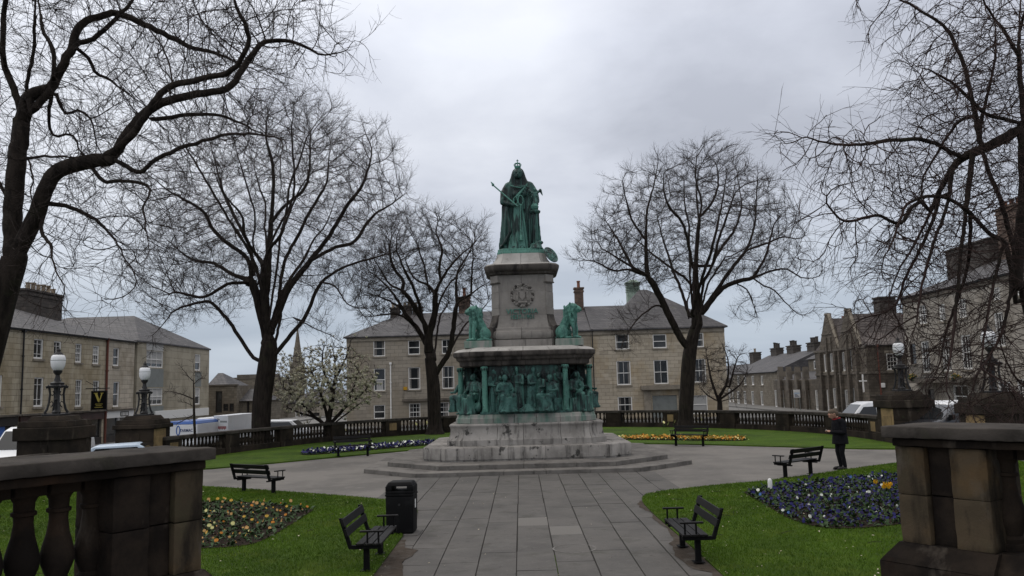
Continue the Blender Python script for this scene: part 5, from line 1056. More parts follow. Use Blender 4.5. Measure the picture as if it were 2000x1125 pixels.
# ---- low buildings beyond the left street
def simple(name, label, cat, px0, px1, ytop, Y, depth, m, holes=(), z0=ZS):
    a, b = gy(px0, 790, Y), gy(px1, 790, Y); zt = gy((px0 + px1) / 2, ytop, Y)[2]
    return House(name, label, cat, a[0], b[0], Y, Y + depth, z0, zt, m)
b1 = simple('stone_outbuilding', 'low rubble building with tall dark doorway, right of the modern block', 'building', 400, 462, 753.5, 82, 7, 'w_rubble')
for r in ((421, 434, 764, 806), (436, 446, 789, 803), (448, 457, 788, 804)): b1.window('S', b1.px('S', *r), '10', sill=False, mat_f='shopdark', frame=.08)
b1.finish(); x0, x1, y0, y1, z0, z1 = b1.b
b1.ob('parapet', 'S', -.1, b1.W['S'] + .1, z1 - .02, z1 + .12, -.3, .12, 'trim_dark')
tt = gy(408, 729, 85); b1.roof([(x0, y0 + .3, z1), (x1 - 1.0, y0 + .3, z1), (x1 - 1.0, y1, z1), (x0, y1, z1), (x0, y0 + 3.5, tt[2]), (x0 + .5, y0 + 3.5, tt[2])], [(3, 2, 1, 0), (0, 1, 5, 4), (1, 2, 5), (2, 3, 4, 5), (0, 4, 3)])
b2 = simple('stone_shed', 'small stone shed with sloping slate roof behind the big tree trunk', 'building', 462.5, 512, 783, 83, 6, 'w_rubble')
b2.window('S', b2.px('S', 482, 487, 784, 816), '10', sill=False, mat_f='shopdark', frame=.1); b2.finish(); x0, x1, y0, y1, z0, z1 = b2.b; tt = gy(475, 760, 86)
b2.roof([(x0 - .1, y0 - .3, z1), (x1 + .2, y0 - .3, z1), (x1 + .2, y1, z1), (x0 - .1, y1, z1), (x0 - .1, y0 + 3, tt[2]), (x1 - 1.2, y0 + 3, tt[2])], [(3, 2, 1, 0), (0, 1, 5, 4), (1, 2, 5), (2, 3, 4, 5), (0, 4, 3)])
b3 = simple('flat_roofed_hall', 'plain buff flat-roofed hall far behind the big tree trunk', 'building', 428, 545, 737.5, 108, 12, 'w_rubble'); b3.finish()
x0, x1, y0, y1, z0, z1 = b3.b; b3.ob('parapet', 'S', -.1, b3.W['S'] + .1, z1 - .15, z1 + .05, -.3, .1, 'trim_dark'); pp = gy(463, 732, 108); b3.ob('raised_parapet', 'S', pp[0] - x0, b3.W['S'], z1 + .052, pp[2], -.3, .05, 'trim_dark')
b4 = simple('church_hall', 'pale gabled hall with pointed windows seen through the magnolia', 'building', 556, 690, 786, 112, 12, 'w_pale')
for k in range(4): b4.window('S', b4.px('S', 577 + k * 9, 582 + k * 9, 804, 822), '10', sill=False, frame=.08)
b4.window('S', b4.px('S', 612, 624, 806, 832), '10', sill=False, mat_f='shopdark'); b4.window('S', b4.px('S', 662, 674, 806, 822), '22')
b4.finish(); x0, x1, y0, y1, z0, z1 = b4.b; g = gy(598, 768, 118)
b4.roof(*hip(x0, x1, y0, y1, z1, x0 + 3, x1 - 3, y0 + 6, y0 + 6, g[2] + .6, .3)); b4.ob('gutter', 'S', 0, b4.W['S'], z1 - .1, z1 + .02, .01, .15, 'white')
sp = empty('church_spire', (0, 0, 0)); tag(sp, 'distant pointed stone church spire rising behind the magnolia', 'church')
YS = 170; tp = gy(579, 636, YS); mbp = gy(581, 716, YS); w = (gy(593, 716, YS)[0] - gy(570, 716, YS)[0]) / 2
MB().box(mbp[0] - w, mbp[0] + w, YS - w, YS + w, ZS, mbp[2] - 1.0).build('tower', 'w_rubble', sp)
MB().lathe([(w * 1.02, mbp[2] - 1.1), (w * .86, mbp[2] + 1.2), (w * .42, (mbp[2] + tp[2]) / 2 + .6), (.08, tp[2] - .4)], 8, (mbp[0], YS, 0)).build('spire', 'w_rubble', sp)
for s1 in (-1, 1):
    for s2 in (-1, 1): MB().lathe([(w * .22, mbp[2] - 2.0), (w * .2, mbp[2] - .2), (.03, mbp[2] + 2.2)], 6, (mbp[0] + s1 * w * .85, YS + s2 * w * .85, 0)).build('pinnacle', 'w_rubble', sp)
MB().tube([(mbp[0], YS, tp[2] - .5), (mbp[0], YS, tp[2] + 1.4)], .06, 6).tube([(mbp[0] - .5, YS, tp[2] + .7), (mbp[0] + .5, YS, tp[2] + .7)], .06, 6).build('finial', 'iron', sp)

# ---- grey terrace of the right street
XR = 31.0
hR = House('terraced_house', 'tall grey stone terraced house with iron balcony, right of the school', 'house', XR, XR + 11, 55.2, 66.6, ZS, 9.0, 'w_right', 'terrace of the right street')
for r in ((1794.5, 1810, 596, 633), (1834, 1846, 594, 628), (1872, 1887, 584, 621)): hR.window('W', hR.px('W', *r), '66', frame=.11)
for r in ((1800, 1816, 666, 728), (1839, 1857, 660, 725), (1878, 1897, 654, 722)): hR.window('W', hR.px('W', *r), '66', frame=.11)
hR.window('W', hR.px('W', 1862, 1892, 752, 796), '22', frame=.14); hR.window('W', hR.px('W', 1812, 1826, 760, 800), '10', frame=.1, mat_f='shopdark')
hR.window('W', hR.px('W', 1777, 1789, 671, 712), '10', frame=.06, mat_f='shopdark')
hR.finish()
hR2 = House('terraced_house', 'grey stone terraced house behind the drooping twigs at the right edge', 'house', XR, XR + 11, 40, 55.19, ZS, 9.03, 'w_right', 'terrace of the right street')
for r in ((1939, 1953, 561, 587), (1982, 1998, 545, 577), (1943, 1962, 610, 677), (2030, 2052, 590, 665), (1950, 1975, 745, 790), (1987, 2010, 740, 790)): hR2.window('W', hR2.px('W', *r), '66', frame=.11)
hR2.finish()
zR = gx(1862, 530, XR + 5.5)[2]
hR.roof([(XR - .3, 55.195, 9.0), (XR - .3, 66.9, 9.0), (XR + 11.3, 66.9, 9.0), (XR + 11.3, 55.195, 9.0), (XR + 5.5, 55.195, zR), (XR + 5.5, 61.5, zR)], [(0, 1, 2, 3), (0, 4, 5, 1), (1, 5, 2), (2, 5, 4, 3), (0, 3, 4)])
hR2.roof([(XR - .3, 40, 9.03), (XR - .3, 55.19, 9.03), (XR + 11.3, 55.19, 9.03), (XR + 11.3, 40, 9.03), (XR + 5.5, 40, zR), (XR + 5.5, 55.19, zR)], [(0, 1, 2, 3), (0, 4, 5, 1), (1, 5, 2), (2, 5, 4, 3), (0, 3, 4)])
for hh in (hR, hR2): hh.gutter('W', hh.b[5], 'iron', .22); hh.ob('cornice', 'W', 0, hh.W['W'], hh.b[5] - .42, hh.b[5] - .11, .002, .12, 'trim_dark', .02)
cy0, cy1 = gx(1948, 500, XR + 5.5)[1], gx(1861, 500, XR + 5.5)[1]; ct = gx(1905, 479, XR + 5.5)[2]
hR.chimney(XR + 4.9, XR + 6.1, max(cy0, 55.3), cy1, zR - .8, ct, 'chimney_dark', [(XR + 5.5, 56 + k * 1.0) for k in range(4)], 'pot', .25)
cy0, cy1 = gx(2003, 450, XR + 5.5)[1], gx(1963, 450, XR + 5.5)[1]; ct = gx(1983, 405, XR + 5.5)[2]
hR2.chimney(XR + 4.9, XR + 6.1, cy0, cy1, zR - .8, ct, 'chimney', [(XR + 5.5, cy0 + .5 + k * .8) for k in range(3)], 'pot_red', .6)
bq = hR.px('W', 1790, 1912, 738, 747); hR.ob('canopy', 'W', bq[0], bq[1], bq[2], bq[3], .002, 1.1, 'trim_dark', .02)
bal = hR.ob('balcony', 'W', hR.px('W', 1796, 1850, 700, 740)[0], hR.px('W', 1796, 1850, 700, 740)[1], bq[3] + .002, bq[3] + .08, .01, 1.0, 'iron')
q = hR.px('W', 1796, 1850, 705, 740); n_ = 26
for k in range(n_): aa = q[0] + (q[1] - q[0]) * k / (n_ - 1); hR.ob('railing_bar', 'W', aa - .012, aa + .012, bq[3] + .08, bq[3] + 1.0, .95, .975, 'iron', 0, bal)
hR.ob('handrail', 'W', q[0], q[1], bq[3] + 1.0, bq[3] + 1.04, .94, .985, 'iron', 0, bal)
for px_, lab in ((1783, 'hanging basket of yellow flowers beside the school wall'), (1866, 'hanging basket of yellow flowers below the balcony end')):
    p = gx(px_, 738, XR - 1.0); bk = empty('hanging_basket', p); tag(bk, lab, 'flower basket', 'hanging baskets on the grey terrace')
    MB().lathe([(.05, -.28), (.22, -.2), (.3, 0)], 10).build('basket', 'shopdark', bk); mb = MB()
    for k in range(60): a, r = rnd.uniform(0, 6.28), rnd.uniform(0, .34); mb.ball((r * cos(a), r * sin(a), rnd.uniform(-.1, .28) - r * .3), .05, 5, 3)
    mb.build('leaves', 'leaf', bk)['kind'] = 'stuff'; mb = MB()
    for k in range(40): a, r = rnd.uniform(0, 6.28), rnd.uniform(0, .38); mb.ball((r * cos(a), r * sin(a), rnd.uniform(0, .34) - r * .3), .035, 5, 3)
    mb.build('flowers', 'pet_yellow', bk)['kind'] = 'stuff'; MB().tube([(0, 0, .3), (.5, 0, .8), (1.0, 0, .7)], .02, 5).build('bracket', 'iron', bk)

# ---- the school with two steep gables
XS = 29.5
sc_ = House('school', 'smoke-blackened school building with two steep gables and a white wall cross', 'school', XS, 40, 70.7, 83.0, ZS, 5.45, 'w_black')
for r in ((1609, 1615, 692, 726), (1621, 1627, 690, 726), (1644, 1650, 687, 725), (1657, 1664, 684, 724), (1615, 1621, 761, 803), (1627, 1633, 758, 797), (1650, 1657, 761, 803), (1664, 1670, 758, 803)): sc_.window('W', sc_.px('W', *r), '44', frame=.12, sill=True)
sc_.window('S', sc_.px('S', 1732, 1754, 690, 722), '66', frame=.09, lintel=True)
sc_.finish()
zrS = gy(1715, 618, 77)[2]
sc_.roof([(XS + .1, 70.5, 5.45), (40, 70.5, 5.45), (40, 83.2, 5.45), (XS + .1, 83.2, 5.45), (XS + .6, 76.85, zrS), (40, 76.85, zrS)], [(3, 2, 1, 0), (0, 1, 5, 4), (1, 2, 5), (2, 3, 4, 5), (3, 0, 4)], 'slate_brown')
MB().box(XS + .6, 40, 76.7, 77.0, zrS - .05, zrS + .12).build('ridge_tiles', 'rust', sc_.root)
sc_.gutter('S', 5.45); sc_.ob('string_course', 'W', 0, 12.3, 3.0, 3.2, .002, .12, 'trim_dark', .02); sc_.ob('string_course', 'S', 0, 10, 3.0, 3.2, .002, .10, 'trim_dark', .02); sc_.ob('string_course', 'S', 0, 10, 1.1, 1.25, .002, .10, 'trim_dark', .02); sc_.ob('string_course', 'W', 0, 12.3, 5.25, 5.45, .002, .10, 'trim_dark', .02)
for yc, za, hw in ((74.3, 8.75, 2.15), (79.2, 8.75, 2.15)):
    d = .28
    poly = [(yc - hw, 5.2), (yc + hw, 5.2), (yc + hw, 5.75), (yc + .22, za), (yc - .22, za), (yc - hw, 5.75)]; k = len(poly)
    g = MB().add([(XS - .06, y, z) for y, z in poly] + [(XS + .4, y, z) for y, z in poly], [tuple(range(k)), tuple(range(2 * k - 1, k - 1, -1))] + [(i, k + i, k + (i + 1) % k, (i + 1) % k) for i in range(k)]).build('gable', 'w_black', sc_.root)
    for s in (-1, 1):
        mb = MB(); p = [(yc + s * hw, 5.75), (yc + s * .2, za + .02)]
        mb.tube([(XS + .15, yc + s * (hw + .25), 5.55), (XS + .15, yc + s * hw, 5.85), (XS + .15, yc + s * (hw * .55), 5.85 + (za - 5.75) * .46), (XS + .15, yc + s * .2, za + .08)], [.16, .17, .17, .17], 6); mb.build('coping', 'trim', g)
    MB().box(XS - .15, XS + .45, yc - .24, yc + .24, za + .002, za + .22, top=.06).build('gable_cap', 'trim_dark', g)
    MB().box(XS - .13, XS - .06, yc - hw * .62, yc + hw * .62, 6.9, 7.02).build('moulding', 'trim_dark', g)
    for s in (-.55, .55): MB().box(XS - .2, XS - .06, yc + s - .5, yc + s - .38, 5.3, 6.6).build('pilaster', 'trim_dark', g)
    for s in (-1.9, 0, 1.9): MB().box(XS - .28, XS - .002, yc + s - .16, yc + s + .16, ZS, 5.2).build('buttress', 'w_black', sc_.root)
    sc_.roof([(XS + .41, yc - hw, 5.5), (XS + .41, yc + hw, 5.5), (XS + .41, yc, za - .3), (XS + 5, yc, za - .3), (XS + 3.5, yc - hw, 5.5), (XS + 3.5, yc + hw, 5.5)], [(0, 2, 3, 4), (1, 5, 3, 2), (0, 1, 2), (0, 4, 5, 1), (4, 3, 5)], 'slate_brown')
cq = gy(1730, 612, 76.8); sc_.chimney(cq[0] - .75, cq[0] + .75, 76.2, 77.6, zrS - .8, gy(1730, 583, 76.8)[2], 'chimney_dark')
q = sc_.px('S', 1678, 1693, 731, 766); cc = (q[0] + q[1]) / 2; cr = sc_.ob('wall_cross', 'S', cc - .055, cc + .055, q[2], q[3], .01, .07, 'white'); sc_.ob('cross_arm', 'S', q[0], q[1], q[3] - .62, q[3] - .51, .012, .068, 'white', 0, cr)
q = sc_.px('S', 1719, 1728, 748, 757); sc_.ob('alarm_box', 'S', q[0], q[1], q[2], q[3], .005, .15, 'white', .04)
q = sc_.px('S', 1717, 1720, 660, 800); sc_.pipe('S', q[0], ZS, 5.3, 'rust', .06)
# low pointed range
lo = House('chapel_range', 'low dark stone range with pointed gablets and tall windows, left of the school', 'building', XS + .1, 39, 83.01, 97.5, ZS, gx(1540, 742, XS)[2], 'w_black')
for xp in (1515, 1529, 1545, 1560, 1578, 1595): lo.window('W', lo.px('W', xp - 2.6, xp + 2.6, 762, 803), '44', frame=.13, sill=False, lintel=False)
lo.finish(); zt_ = lo.b[5]
for xp in (1522.5, 1538.5, 1555.5, 1571):
    y = gx(xp, 750, XS)[1]; pk = gx(xp, 716, XS)[2]
    MB().add([(XS - .1, y - .62, zt_ - 1.2), (XS - .1, y + .62, zt_ - 1.2), (XS - .1, y, pk), (XS + .5, y - .62, zt_ - 1.2), (XS + .5, y + .62, zt_ - 1.2), (XS + .5, y, pk)], [(0, 1, 2), (5, 4, 3), (0, 3, 4, 1), (1, 4, 5, 2), (2, 5, 3, 0)]).build('gablet', 'trim_dark', lo.root)
    MB().box(XS - .25, XS + .02, y - 1.0, y - .75, ZS, zt_).build('buttress', 'w_black', lo.root)
up = gx(1550, 705, XS + 3.5)[2]
mb = MB(); grid_wall(mb, (XS + 3.5, 83.01, 0), (0, 1, 0), (-1, 0, 0), 12, zt_ - .2, up, [])
lo.roof([(XS + .1, 83.02, zt_), (XS + .1, 97.4, zt_), (XS + 3.45, 97.4, zt_ + .9), (XS + 3.45, 83.02, zt_ + .9)], [(0, 1, 2, 3)], 'slate')
mb.build('upper_wall', 'w_rubble', lo.root, fixn=False); w0 = gx(1580, 700, XS + 3.5); rz2 = gx(1590, 672, XS + 7)[2]
lo.roof([(XS + 3.2, 83.02, up), (XS + 3.2, 95.2, up), (XS + 11, 95.2, up), (XS + 11, 83.02, up), (XS + 7, 83.02, rz2), (XS + 7, 93.2, rz2)], [(3, 2, 1, 0), (0, 1, 5, 4), (1, 2, 5), (2, 3, 4, 5), (0, 4, 3)])
for yy in (86.0, 89.2, 92.4):
    w = MB().box(XS + 3.44, XS + 3.49, yy - .6, yy + .6, up - 1.15, up - .2).build('window', 'glass', lo.root); MB().box(XS + 3.40, XS + 3.435, yy - .6, yy - .5, up - 1.15, up - .2).box(XS + 3.40, XS + 3.435, yy + .5, yy + .6, up - 1.15, up - .2).box(XS + 3.40, XS + 3.435, yy - .05, yy + .05, up - 1.15, up - .2).box(XS + 3.40, XS + 3.436, yy - .5, yy + .5, up - .3, up - .2).box(XS + 3.40, XS + 3.436, yy - .5, yy + .5, up - 1.15, up - 1.05).build('frame', 'white', w)
sb = empty('notice_board', (0, 0, 0)); tag(sb, 'white and pale blue notice board on posts before the pointed stone range', 'sign')
p0, p1_ = gy(1550.5, 777, 84), gy(1562, 761, 84)
MB().box(p0[0], p1_[0], 83.96, 84.0, p0[2], p1_[2]).build('board', 'plastic_white', sb); MB().box(p0[0] + .03, p0[0] + .09, 84.01, 84.07, ZS, p1_[2]).box(p1_[0] - .09, p1_[0] - .03, 84.01, 84.07, ZS, p1_[2]).build('post', 'greypaint', sb)
MB().box(p0[0] + .06, p1_[0] - .06, 83.95, 83.958, p0[2] + .38, p1_[2] - .28).build('blue_field', 'vanblue', sb)
for k in range(3): MB().box(p0[0] + .1, p1_[0] - .1 - .1 * k, 83.948, 83.956, p0[2] + .08 + .11 * k, p0[2] + .13 + .11 * k).build('lettering', 'navy', sb)
# far terrace
ft = House('terraced_house', 'plain buff terraced houses far down the right street, with a row of chimney pots', 'house', XS + .6, 41, 97.6, 118, ZS, gx(1495, 727, XS + .6)[2], 'w_rubble')
for xp in (1442, 1455, 1470, 1488): ft.window('W', ft.px('W', xp - 2.4, xp + 2.4, 734, 752), '44', frame=.12); ft.window('W', ft.px('W', xp - 2.6, xp + 2.6, 764, 792), '44', frame=.12)
ft.finish(); ze = ft.b[5]; rf = gx(1495, 695, XS + 6)[2]
ft.roof([(XS + .3, 97.6, ze), (XS + .3, 118, ze), (41.3, 118, ze), (41.3, 97.6, ze), (XS + 6, 97.6, rf), (XS + 6, 118, rf)], [(0, 1, 2, 3), (0, 4, 5, 1), (1, 5, 2), (2, 5, 4, 3), (0, 3, 4)]); ft.gutter('W', ze)
for yy in (98.3, 106, 113): ft.chimney(XS + 5.5, XS + 6.5, yy, yy + 2.6, rf - .8, rf + .75, 'chimney_dark', [(XS + 6, yy + .4), (XS + 6, yy + 1.3), (XS + 6, yy + 2.2)], 'chimney_dark', .7)
ft2 = House('terraced_house', 'last low stone house at the end of the right street', 'house', XS + 1.5, 41, 119, 150, ZS, ze - .8, 'w_rubble'); 
for xp in (1425, 1432): ft2.window('W', ft2.px('W', xp - 2, xp + 2, 760, 785), '44', frame=.15)
ft2.finish(); ft2.roof([(XS + 1.2, 119, ze - .8), (XS + 1.2, 150, ze - .8), (41.3, 150, ze - .8), (41.3, 119, ze - .8), (XS + 6, 119, rf - .9), (XS + 6, 150, rf - .9)], [(0, 1, 2, 3), (0, 4, 5, 1), (1, 5, 2), (2, 5, 4, 3), (0, 3, 4)])
ft2.chimney(XS + 5.4, XS + 6.6, 124, 126, rf - 1.5, rf + .6, 'chimney_dark', [(XS + 6, 125)], 'pot', .6)

# ------------------------------------------------------------------ trees
def resample(pts, D):
    P = [np.array(p, float) for p in arc(pts, 8)]; out = [P[0]]; acc = 0.0
    for a, b in zip(P[:-1], P[1:]):
        l = np.linalg.norm(b - a)
        while acc + l >= D and l > 1e-9:
            t = (D - acc) / l; a = a + (b - a) * t; l = np.linalg.norm(b - a); out.append(a.copy()); acc = 0.0
        acc += l
    return out
def grow(limbs, attract, D, infl, kill, iters, trop=(0, 0, 0), maxn=9000, jit=.28, wob=.0):
    """branches grow toward the free space of the crown, starting from the main limbs"""
    pos = [np.array(limbs[0][0], float)]; par = [-1]
    for li, L_ in enumerate(limbs):
        R_ = resample(L_, D)
        if li == 0: prev = 0; R_ = R_[1:]
        else:
            d = np.linalg.norm(np.array(pos) - R_[0], axis=1); prev = int(d.argmin())
        for p in R_:
            pos.append(p + rng.normal(0, wob * .45, 3) if (wob and li) else p); par.append(prev); prev = len(pos) - 1
    n0 = len(pos); cap_ = maxn + 6000
    X = np.zeros((cap_, 3)); X[:n0] = pos; PR = np.full(cap_, -1, int); PR[:n0] = par; n = n0; kids = np.zeros(cap_, int)
    for p in par[1:]: kids[p] += 1
    A = np.array(attract, float); near = np.zeros(len(A), int); dist = np.full(len(A), 1e9)
    def upd(i0, i1):
        nonlocal near, dist
        for s in range(i0, i1, 400):
            Q = X[s:min(s + 400, i1)]; d2 = (A ** 2).sum(1)[:, None] + (Q ** 2).sum(1)[None] - 2 * A @ Q.T; j = d2.argmin(1); d = np.sqrt(np.maximum(d2[np.arange(len(A)), j], 0)); m = d < dist; near[m] = j[m] + s; dist[m] = d[m]
    upd(0, n)
    for it in range(iters):
        keep = dist > kill; A = A[keep]; near = near[keep]; dist = dist[keep]
        act = dist < infl
        if not act.any() or n > maxn: break
        acc = np.zeros((n, 3)); v = A[act] - X[near[act]]; v /= np.linalg.norm(v, axis=1)[:, None] + 1e-9; np.add.at(acc, near[act], v)
        idx = np.nonzero(np.abs(acc).sum(1) > 1e-6)[0]; idx = idx[kids[idx] < 3]
        if len(idx) == 0: break
        d = acc[idx]; d /= np.linalg.norm(d, axis=1)[:, None] + 1e-9
        pd = X[idx] - X[np.maximum(PR[idx], 0)]; pd /= np.linalg.norm(pd, axis=1)[:, None] + 1e-9
        d = d + .55 * pd * (kids[idx] == 0)[:, None] + .25 * pd + np.array(trop) + rng.normal(0, jit, d.shape); d /= np.linalg.norm(d, axis=1)[:, None] + 1e-9
        m = len(idx); X[n:n + m] = X[idx] + d * D; PR[n:n + m] = idx; kids[idx] += 1; upd(n, n + m); n += m
    return X[:n], PR[:n], n0
def pipe_radii(PR, r_tip, r_base):
    n = len(PR); cnt = np.zeros(n)
    has = np.zeros(n, bool); has[PR[1:]] = True; cnt[~has] = 1
    for i in range(n - 1, 0, -1): cnt[PR[i]] += cnt[i]
    e = math.log(max(cnt[0], 2)) / math.log(r_base / r_tip); return r_tip * cnt ** (1 / e), cnt
def ring_mesh(name, X, PR, R, sel, sides, rough=0.0):
    """continuous tapered tubes for the selected nodes (each node joins its parent)"""
    n = len(X); d = X - X[np.maximum(PR, 0)]; d[0] = (0, 0, 1); ln = np.linalg.norm(d, axis=1); d /= np.maximum(ln, 1e-9)[:, None]
    main = np.full(n, -1); best = np.zeros(n)
    for i in range(1, n):
        p = PR[i]
        if R[i] > best[p]: best[p] = R[i]; main[p] = i
    dn = d.copy(); m = main >= 0; dn[m] += d[main[m]]; dn /= np.linalg.norm(dn, axis=1)[:, None] + 1e-9
    def rings(C, Dn, Rr):
        u = np.cross(Dn, np.array((.23, .93, .11))); u /= np.linalg.norm(u, axis=1)[:, None] + 1e-9; w = np.cross(Dn, u); a = 2 * pi * np.arange(sides) / sides
        rr = Rr[:, None] * (1 + rough * np.sin(3 * a[None] + C[:, 2:3] * .8 + np.sin(C[:, 0:1])) + rough * .6 * np.sin(5 * a[None] - C[:, 2:3] * .9))
        return C[:, None] + rr[..., None] * (np.cos(a)[None, :, None] * u[:, None] + np.sin(a)[None, :, None] * w[:, None])
    S_ = np.nonzero(sel & (PR >= 0))[0]; P = PR[S_]
    own = rings(X, dn, R); isM = main[P] == S_
    startM = own[P]; startB = rings(X[P], d[S_], np.minimum(R[S_] * 1.12, R[P])); st_ = np.where(isM[:, None, None], startM, startB); en = own[S_]
    V = np.concatenate([st_, en], 1).reshape(-1, 3); k = len(S_); base = (np.arange(k) * 2 * sides)[:, None]; a = np.arange(sides)[None]
    Fq = np.stack([base + a, base + (a + 1) % sides, base + sides + (a + 1) % sides, base + sides + a], -1).reshape(-1, 4)
    return mesh_np(name, V, Fq, smooth=True)
def twigs(X, PR, R, sel, per, L0, L1, trop, r0, subs=2, up=.0, spread=.8, curl=.3, budget=40000):
    """fine twigs as three-sided tapers; returns segment arrays and tips"""
    idx = np.nonzero(sel)[0]; idx = np.repeat(idx, per); rng.shuffle(idx); idx = idx[:budget]
    d = X[idx] - X[np.maximum(PR[idx], 0)]; d /= np.linalg.norm(d, axis=1)[:, None] + 1e-9
    def turn(d, s): q = d + rng.normal(0, s, d.shape) + np.array(trop); return q / (np.linalg.norm(q, axis=1)[:, None] + 1e-9)
    L_ = rng.uniform(L0, L1, len(idx))[:, None]
    a = X[idx] - d * rng.uniform(0, .5, len(idx))[:, None] * L_ * .3; d1 = turn(d, spread * .6); b = a + d1 * L_ * .38; d2 = turn(d1, curl); c = b + d2 * L_ * .34; d3 = turn(d2, curl); e = c + d3 * L_ * .28
    rr = np.minimum(r0, R[idx])
    segs = [(a, b, rr, rr * .8), (b, c, rr * .8, rr * .6), (c, e, rr * .6, rr * .35)]; tips = [e]
    for k in range(subs):
        s0, sd = ((b, d1), (c, d2), (b, d1), (a + (b - a) * .6, d1))[k % 4]; q = turn(sd, .62); l = L_ * rng.uniform(.3, .55, (len(idx), 1)); m = s0 + q * l * .55; q2 = turn(q, curl); t = m + q2 * l * .45
        segs += [(s0, m, rr * .62, rr * .45), (m, t, rr * .45, rr * .3)]; tips.append(t)
    return segs, np.concatenate(tips)
def seg_mesh(name, segs):
    A = np.concatenate([s[0] for s in segs]); B = np.concatenate([s[1] for s in segs]); ra = np.concatenate([s[2] for s in segs]); rb = np.concatenate([s[3] for s in segs])
    d = B - A; d /= np.linalg.norm(d, axis=1)[:, None] + 1e-9; u = np.cross(d, np.array((.23, .93, .11))); u /= np.linalg.norm(u, axis=1)[:, None] + 1e-9; w = np.cross(d, u); a = 2 * pi * np.arange(3) / 3
    o = np.cos(a)[None, :, None] * u[:, None] + np.sin(a)[None, :, None] * w[:, None]
    V = np.concatenate([A[:, None] + ra[:, None, None] * o, B[:, None] + rb[:, None, None] * o], 1).reshape(-1, 3); k = len(A); base = (np.arange(k) * 6)[:, None]; i = np.arange(3)[None]
    return mesh_np(name, V, np.stack([base + i, base + (i + 1) % 3, base + 3 + (i + 1) % 3, base + 3 + i], -1).reshape(-1, 4), smooth=True)
def around(limbs, n, rad, t0=.25, up=0.0):
    """points scattered round the limbs, for boughs that bear their own twigs"""
    out = []
    tot = sum(len(l) for l in limbs)
    for l in limbs:
        R_ = np.array(arc(l, 10)); k0 = int(len(R_) * t0); R_ = R_[k0:]
        m = max(int(n * len(l) / tot), 1); j = rng.integers(0, len(R_), m); v = rng.normal(0, 1, (m, 3)); v /= np.linalg.norm(v, axis=1)[:, None]
        out.append(R_[j] + v * rad * rng.uniform(.15, 1, (m, 1)) ** .7 + np.array((0, 0, up)))
    return np.concatenate(out)
def tree(name, label, limbs, A, D, infl, kill, iters, r_base, r_tip=.008, trunk_r=.055, trop=(0, 0, .08), tw=None, group=None, cat='tree', twm='twig', maxn=9000, jit=.28, wob=0.0, flare=.5, leaf_sel=.03):
    X, PR, n0 = grow(limbs, A, D, infl, kill, iters, trop, maxn, jit, wob)
    R, cnt = pipe_radii(PR, r_tip, r_base)
    par_ = np.maximum(PR, 0); main = np.full(len(R), -1); best = np.zeros(len(R))
    for i in range(1, len(R)):
        if R[i] > best[PR[i]]: best[PR[i]] = R[i]; main[PR[i]] = i
    on = main[par_] == np.arange(len(R))
    for _ in range(6):                                                 # even taper along each bough
        up_ = np.where(on, R[par_], R); dn_ = np.where(main >= 0, R[np.maximum(main, 0)], R); R = .5 * R + .25 * up_ + .25 * dn_
    # the traced trunk keeps its girth and flares at the root
    z0 = X[0, 2]; fl = np.clip(1 - (X[:, 2] - z0) / .7, 0, 1) ** 2 * flare * (R > trunk_r * 2); R = R * (1 + fl)
    root = empty(name, X[0]); root.location = (0, 0, 0); tag(root, label, cat, group)
    big = R > trunk_r
    me = ring_mesh('trunk', X, PR, R, big, 10, .07); me.materials.append(M['bark']); place('trunk', me, root)
    me = ring_mesh('branches', X, PR, R, ~big, 4, 0.0); me.materials.append(M[twm]); cr = place('branches', me, root); cr['kind'] = 'stuff'
    tips = None
    if tw:
        segs, tips = twigs(X, PR, R, R < leaf_sel, **tw); me = seg_mesh('twigs', segs); me.materials.append(M[twm]); t = place('twigs', me, root); t['kind'] = 'stuff'
    return root, X, PR, R, tips
def pxl(pts, Y, bend=0.0, x_ref=None, yaw_s=0.0):
    """limb traced in the photograph, leaning toward or away from the viewer along its length"""
    n = len(pts); out = []
    for i, (x, y) in enumerate(pts):
        t = i / max(n - 1, 1); out.append(gy(x, y, Y + bend * t ** 1.2))
    return out
def Zm(pts, s, ox, oy): return [(ox + x * s, oy + y * s) for x, y in pts]
def spin(limb, ang, sc=1.0, c=None):
    c = np.array(limb[0]) if c is None else np.array(c); q, s = cos(ang), sin(ang); out = []
    for p in limb: v = np.array(p) - c; out.append(c + np.array((q * v[0] - s * v[1], s * v[0] + q * v[1], v[2])) * sc)
    return out
def crown(c, r, n, lo=.35, zmin=None, hole=0.0):
    v = rng.normal(0, 1, (n * 3, 3)); v /= np.linalg.norm(v, axis=1)[:, None]; q = rng.uniform(lo ** 2, 1, (n * 3, 1)) ** .5
    P = np.array(c) + v * q * np.array(r)
    if zmin is not None: P = P[P[:, 2] > zmin]
    return P[:n]

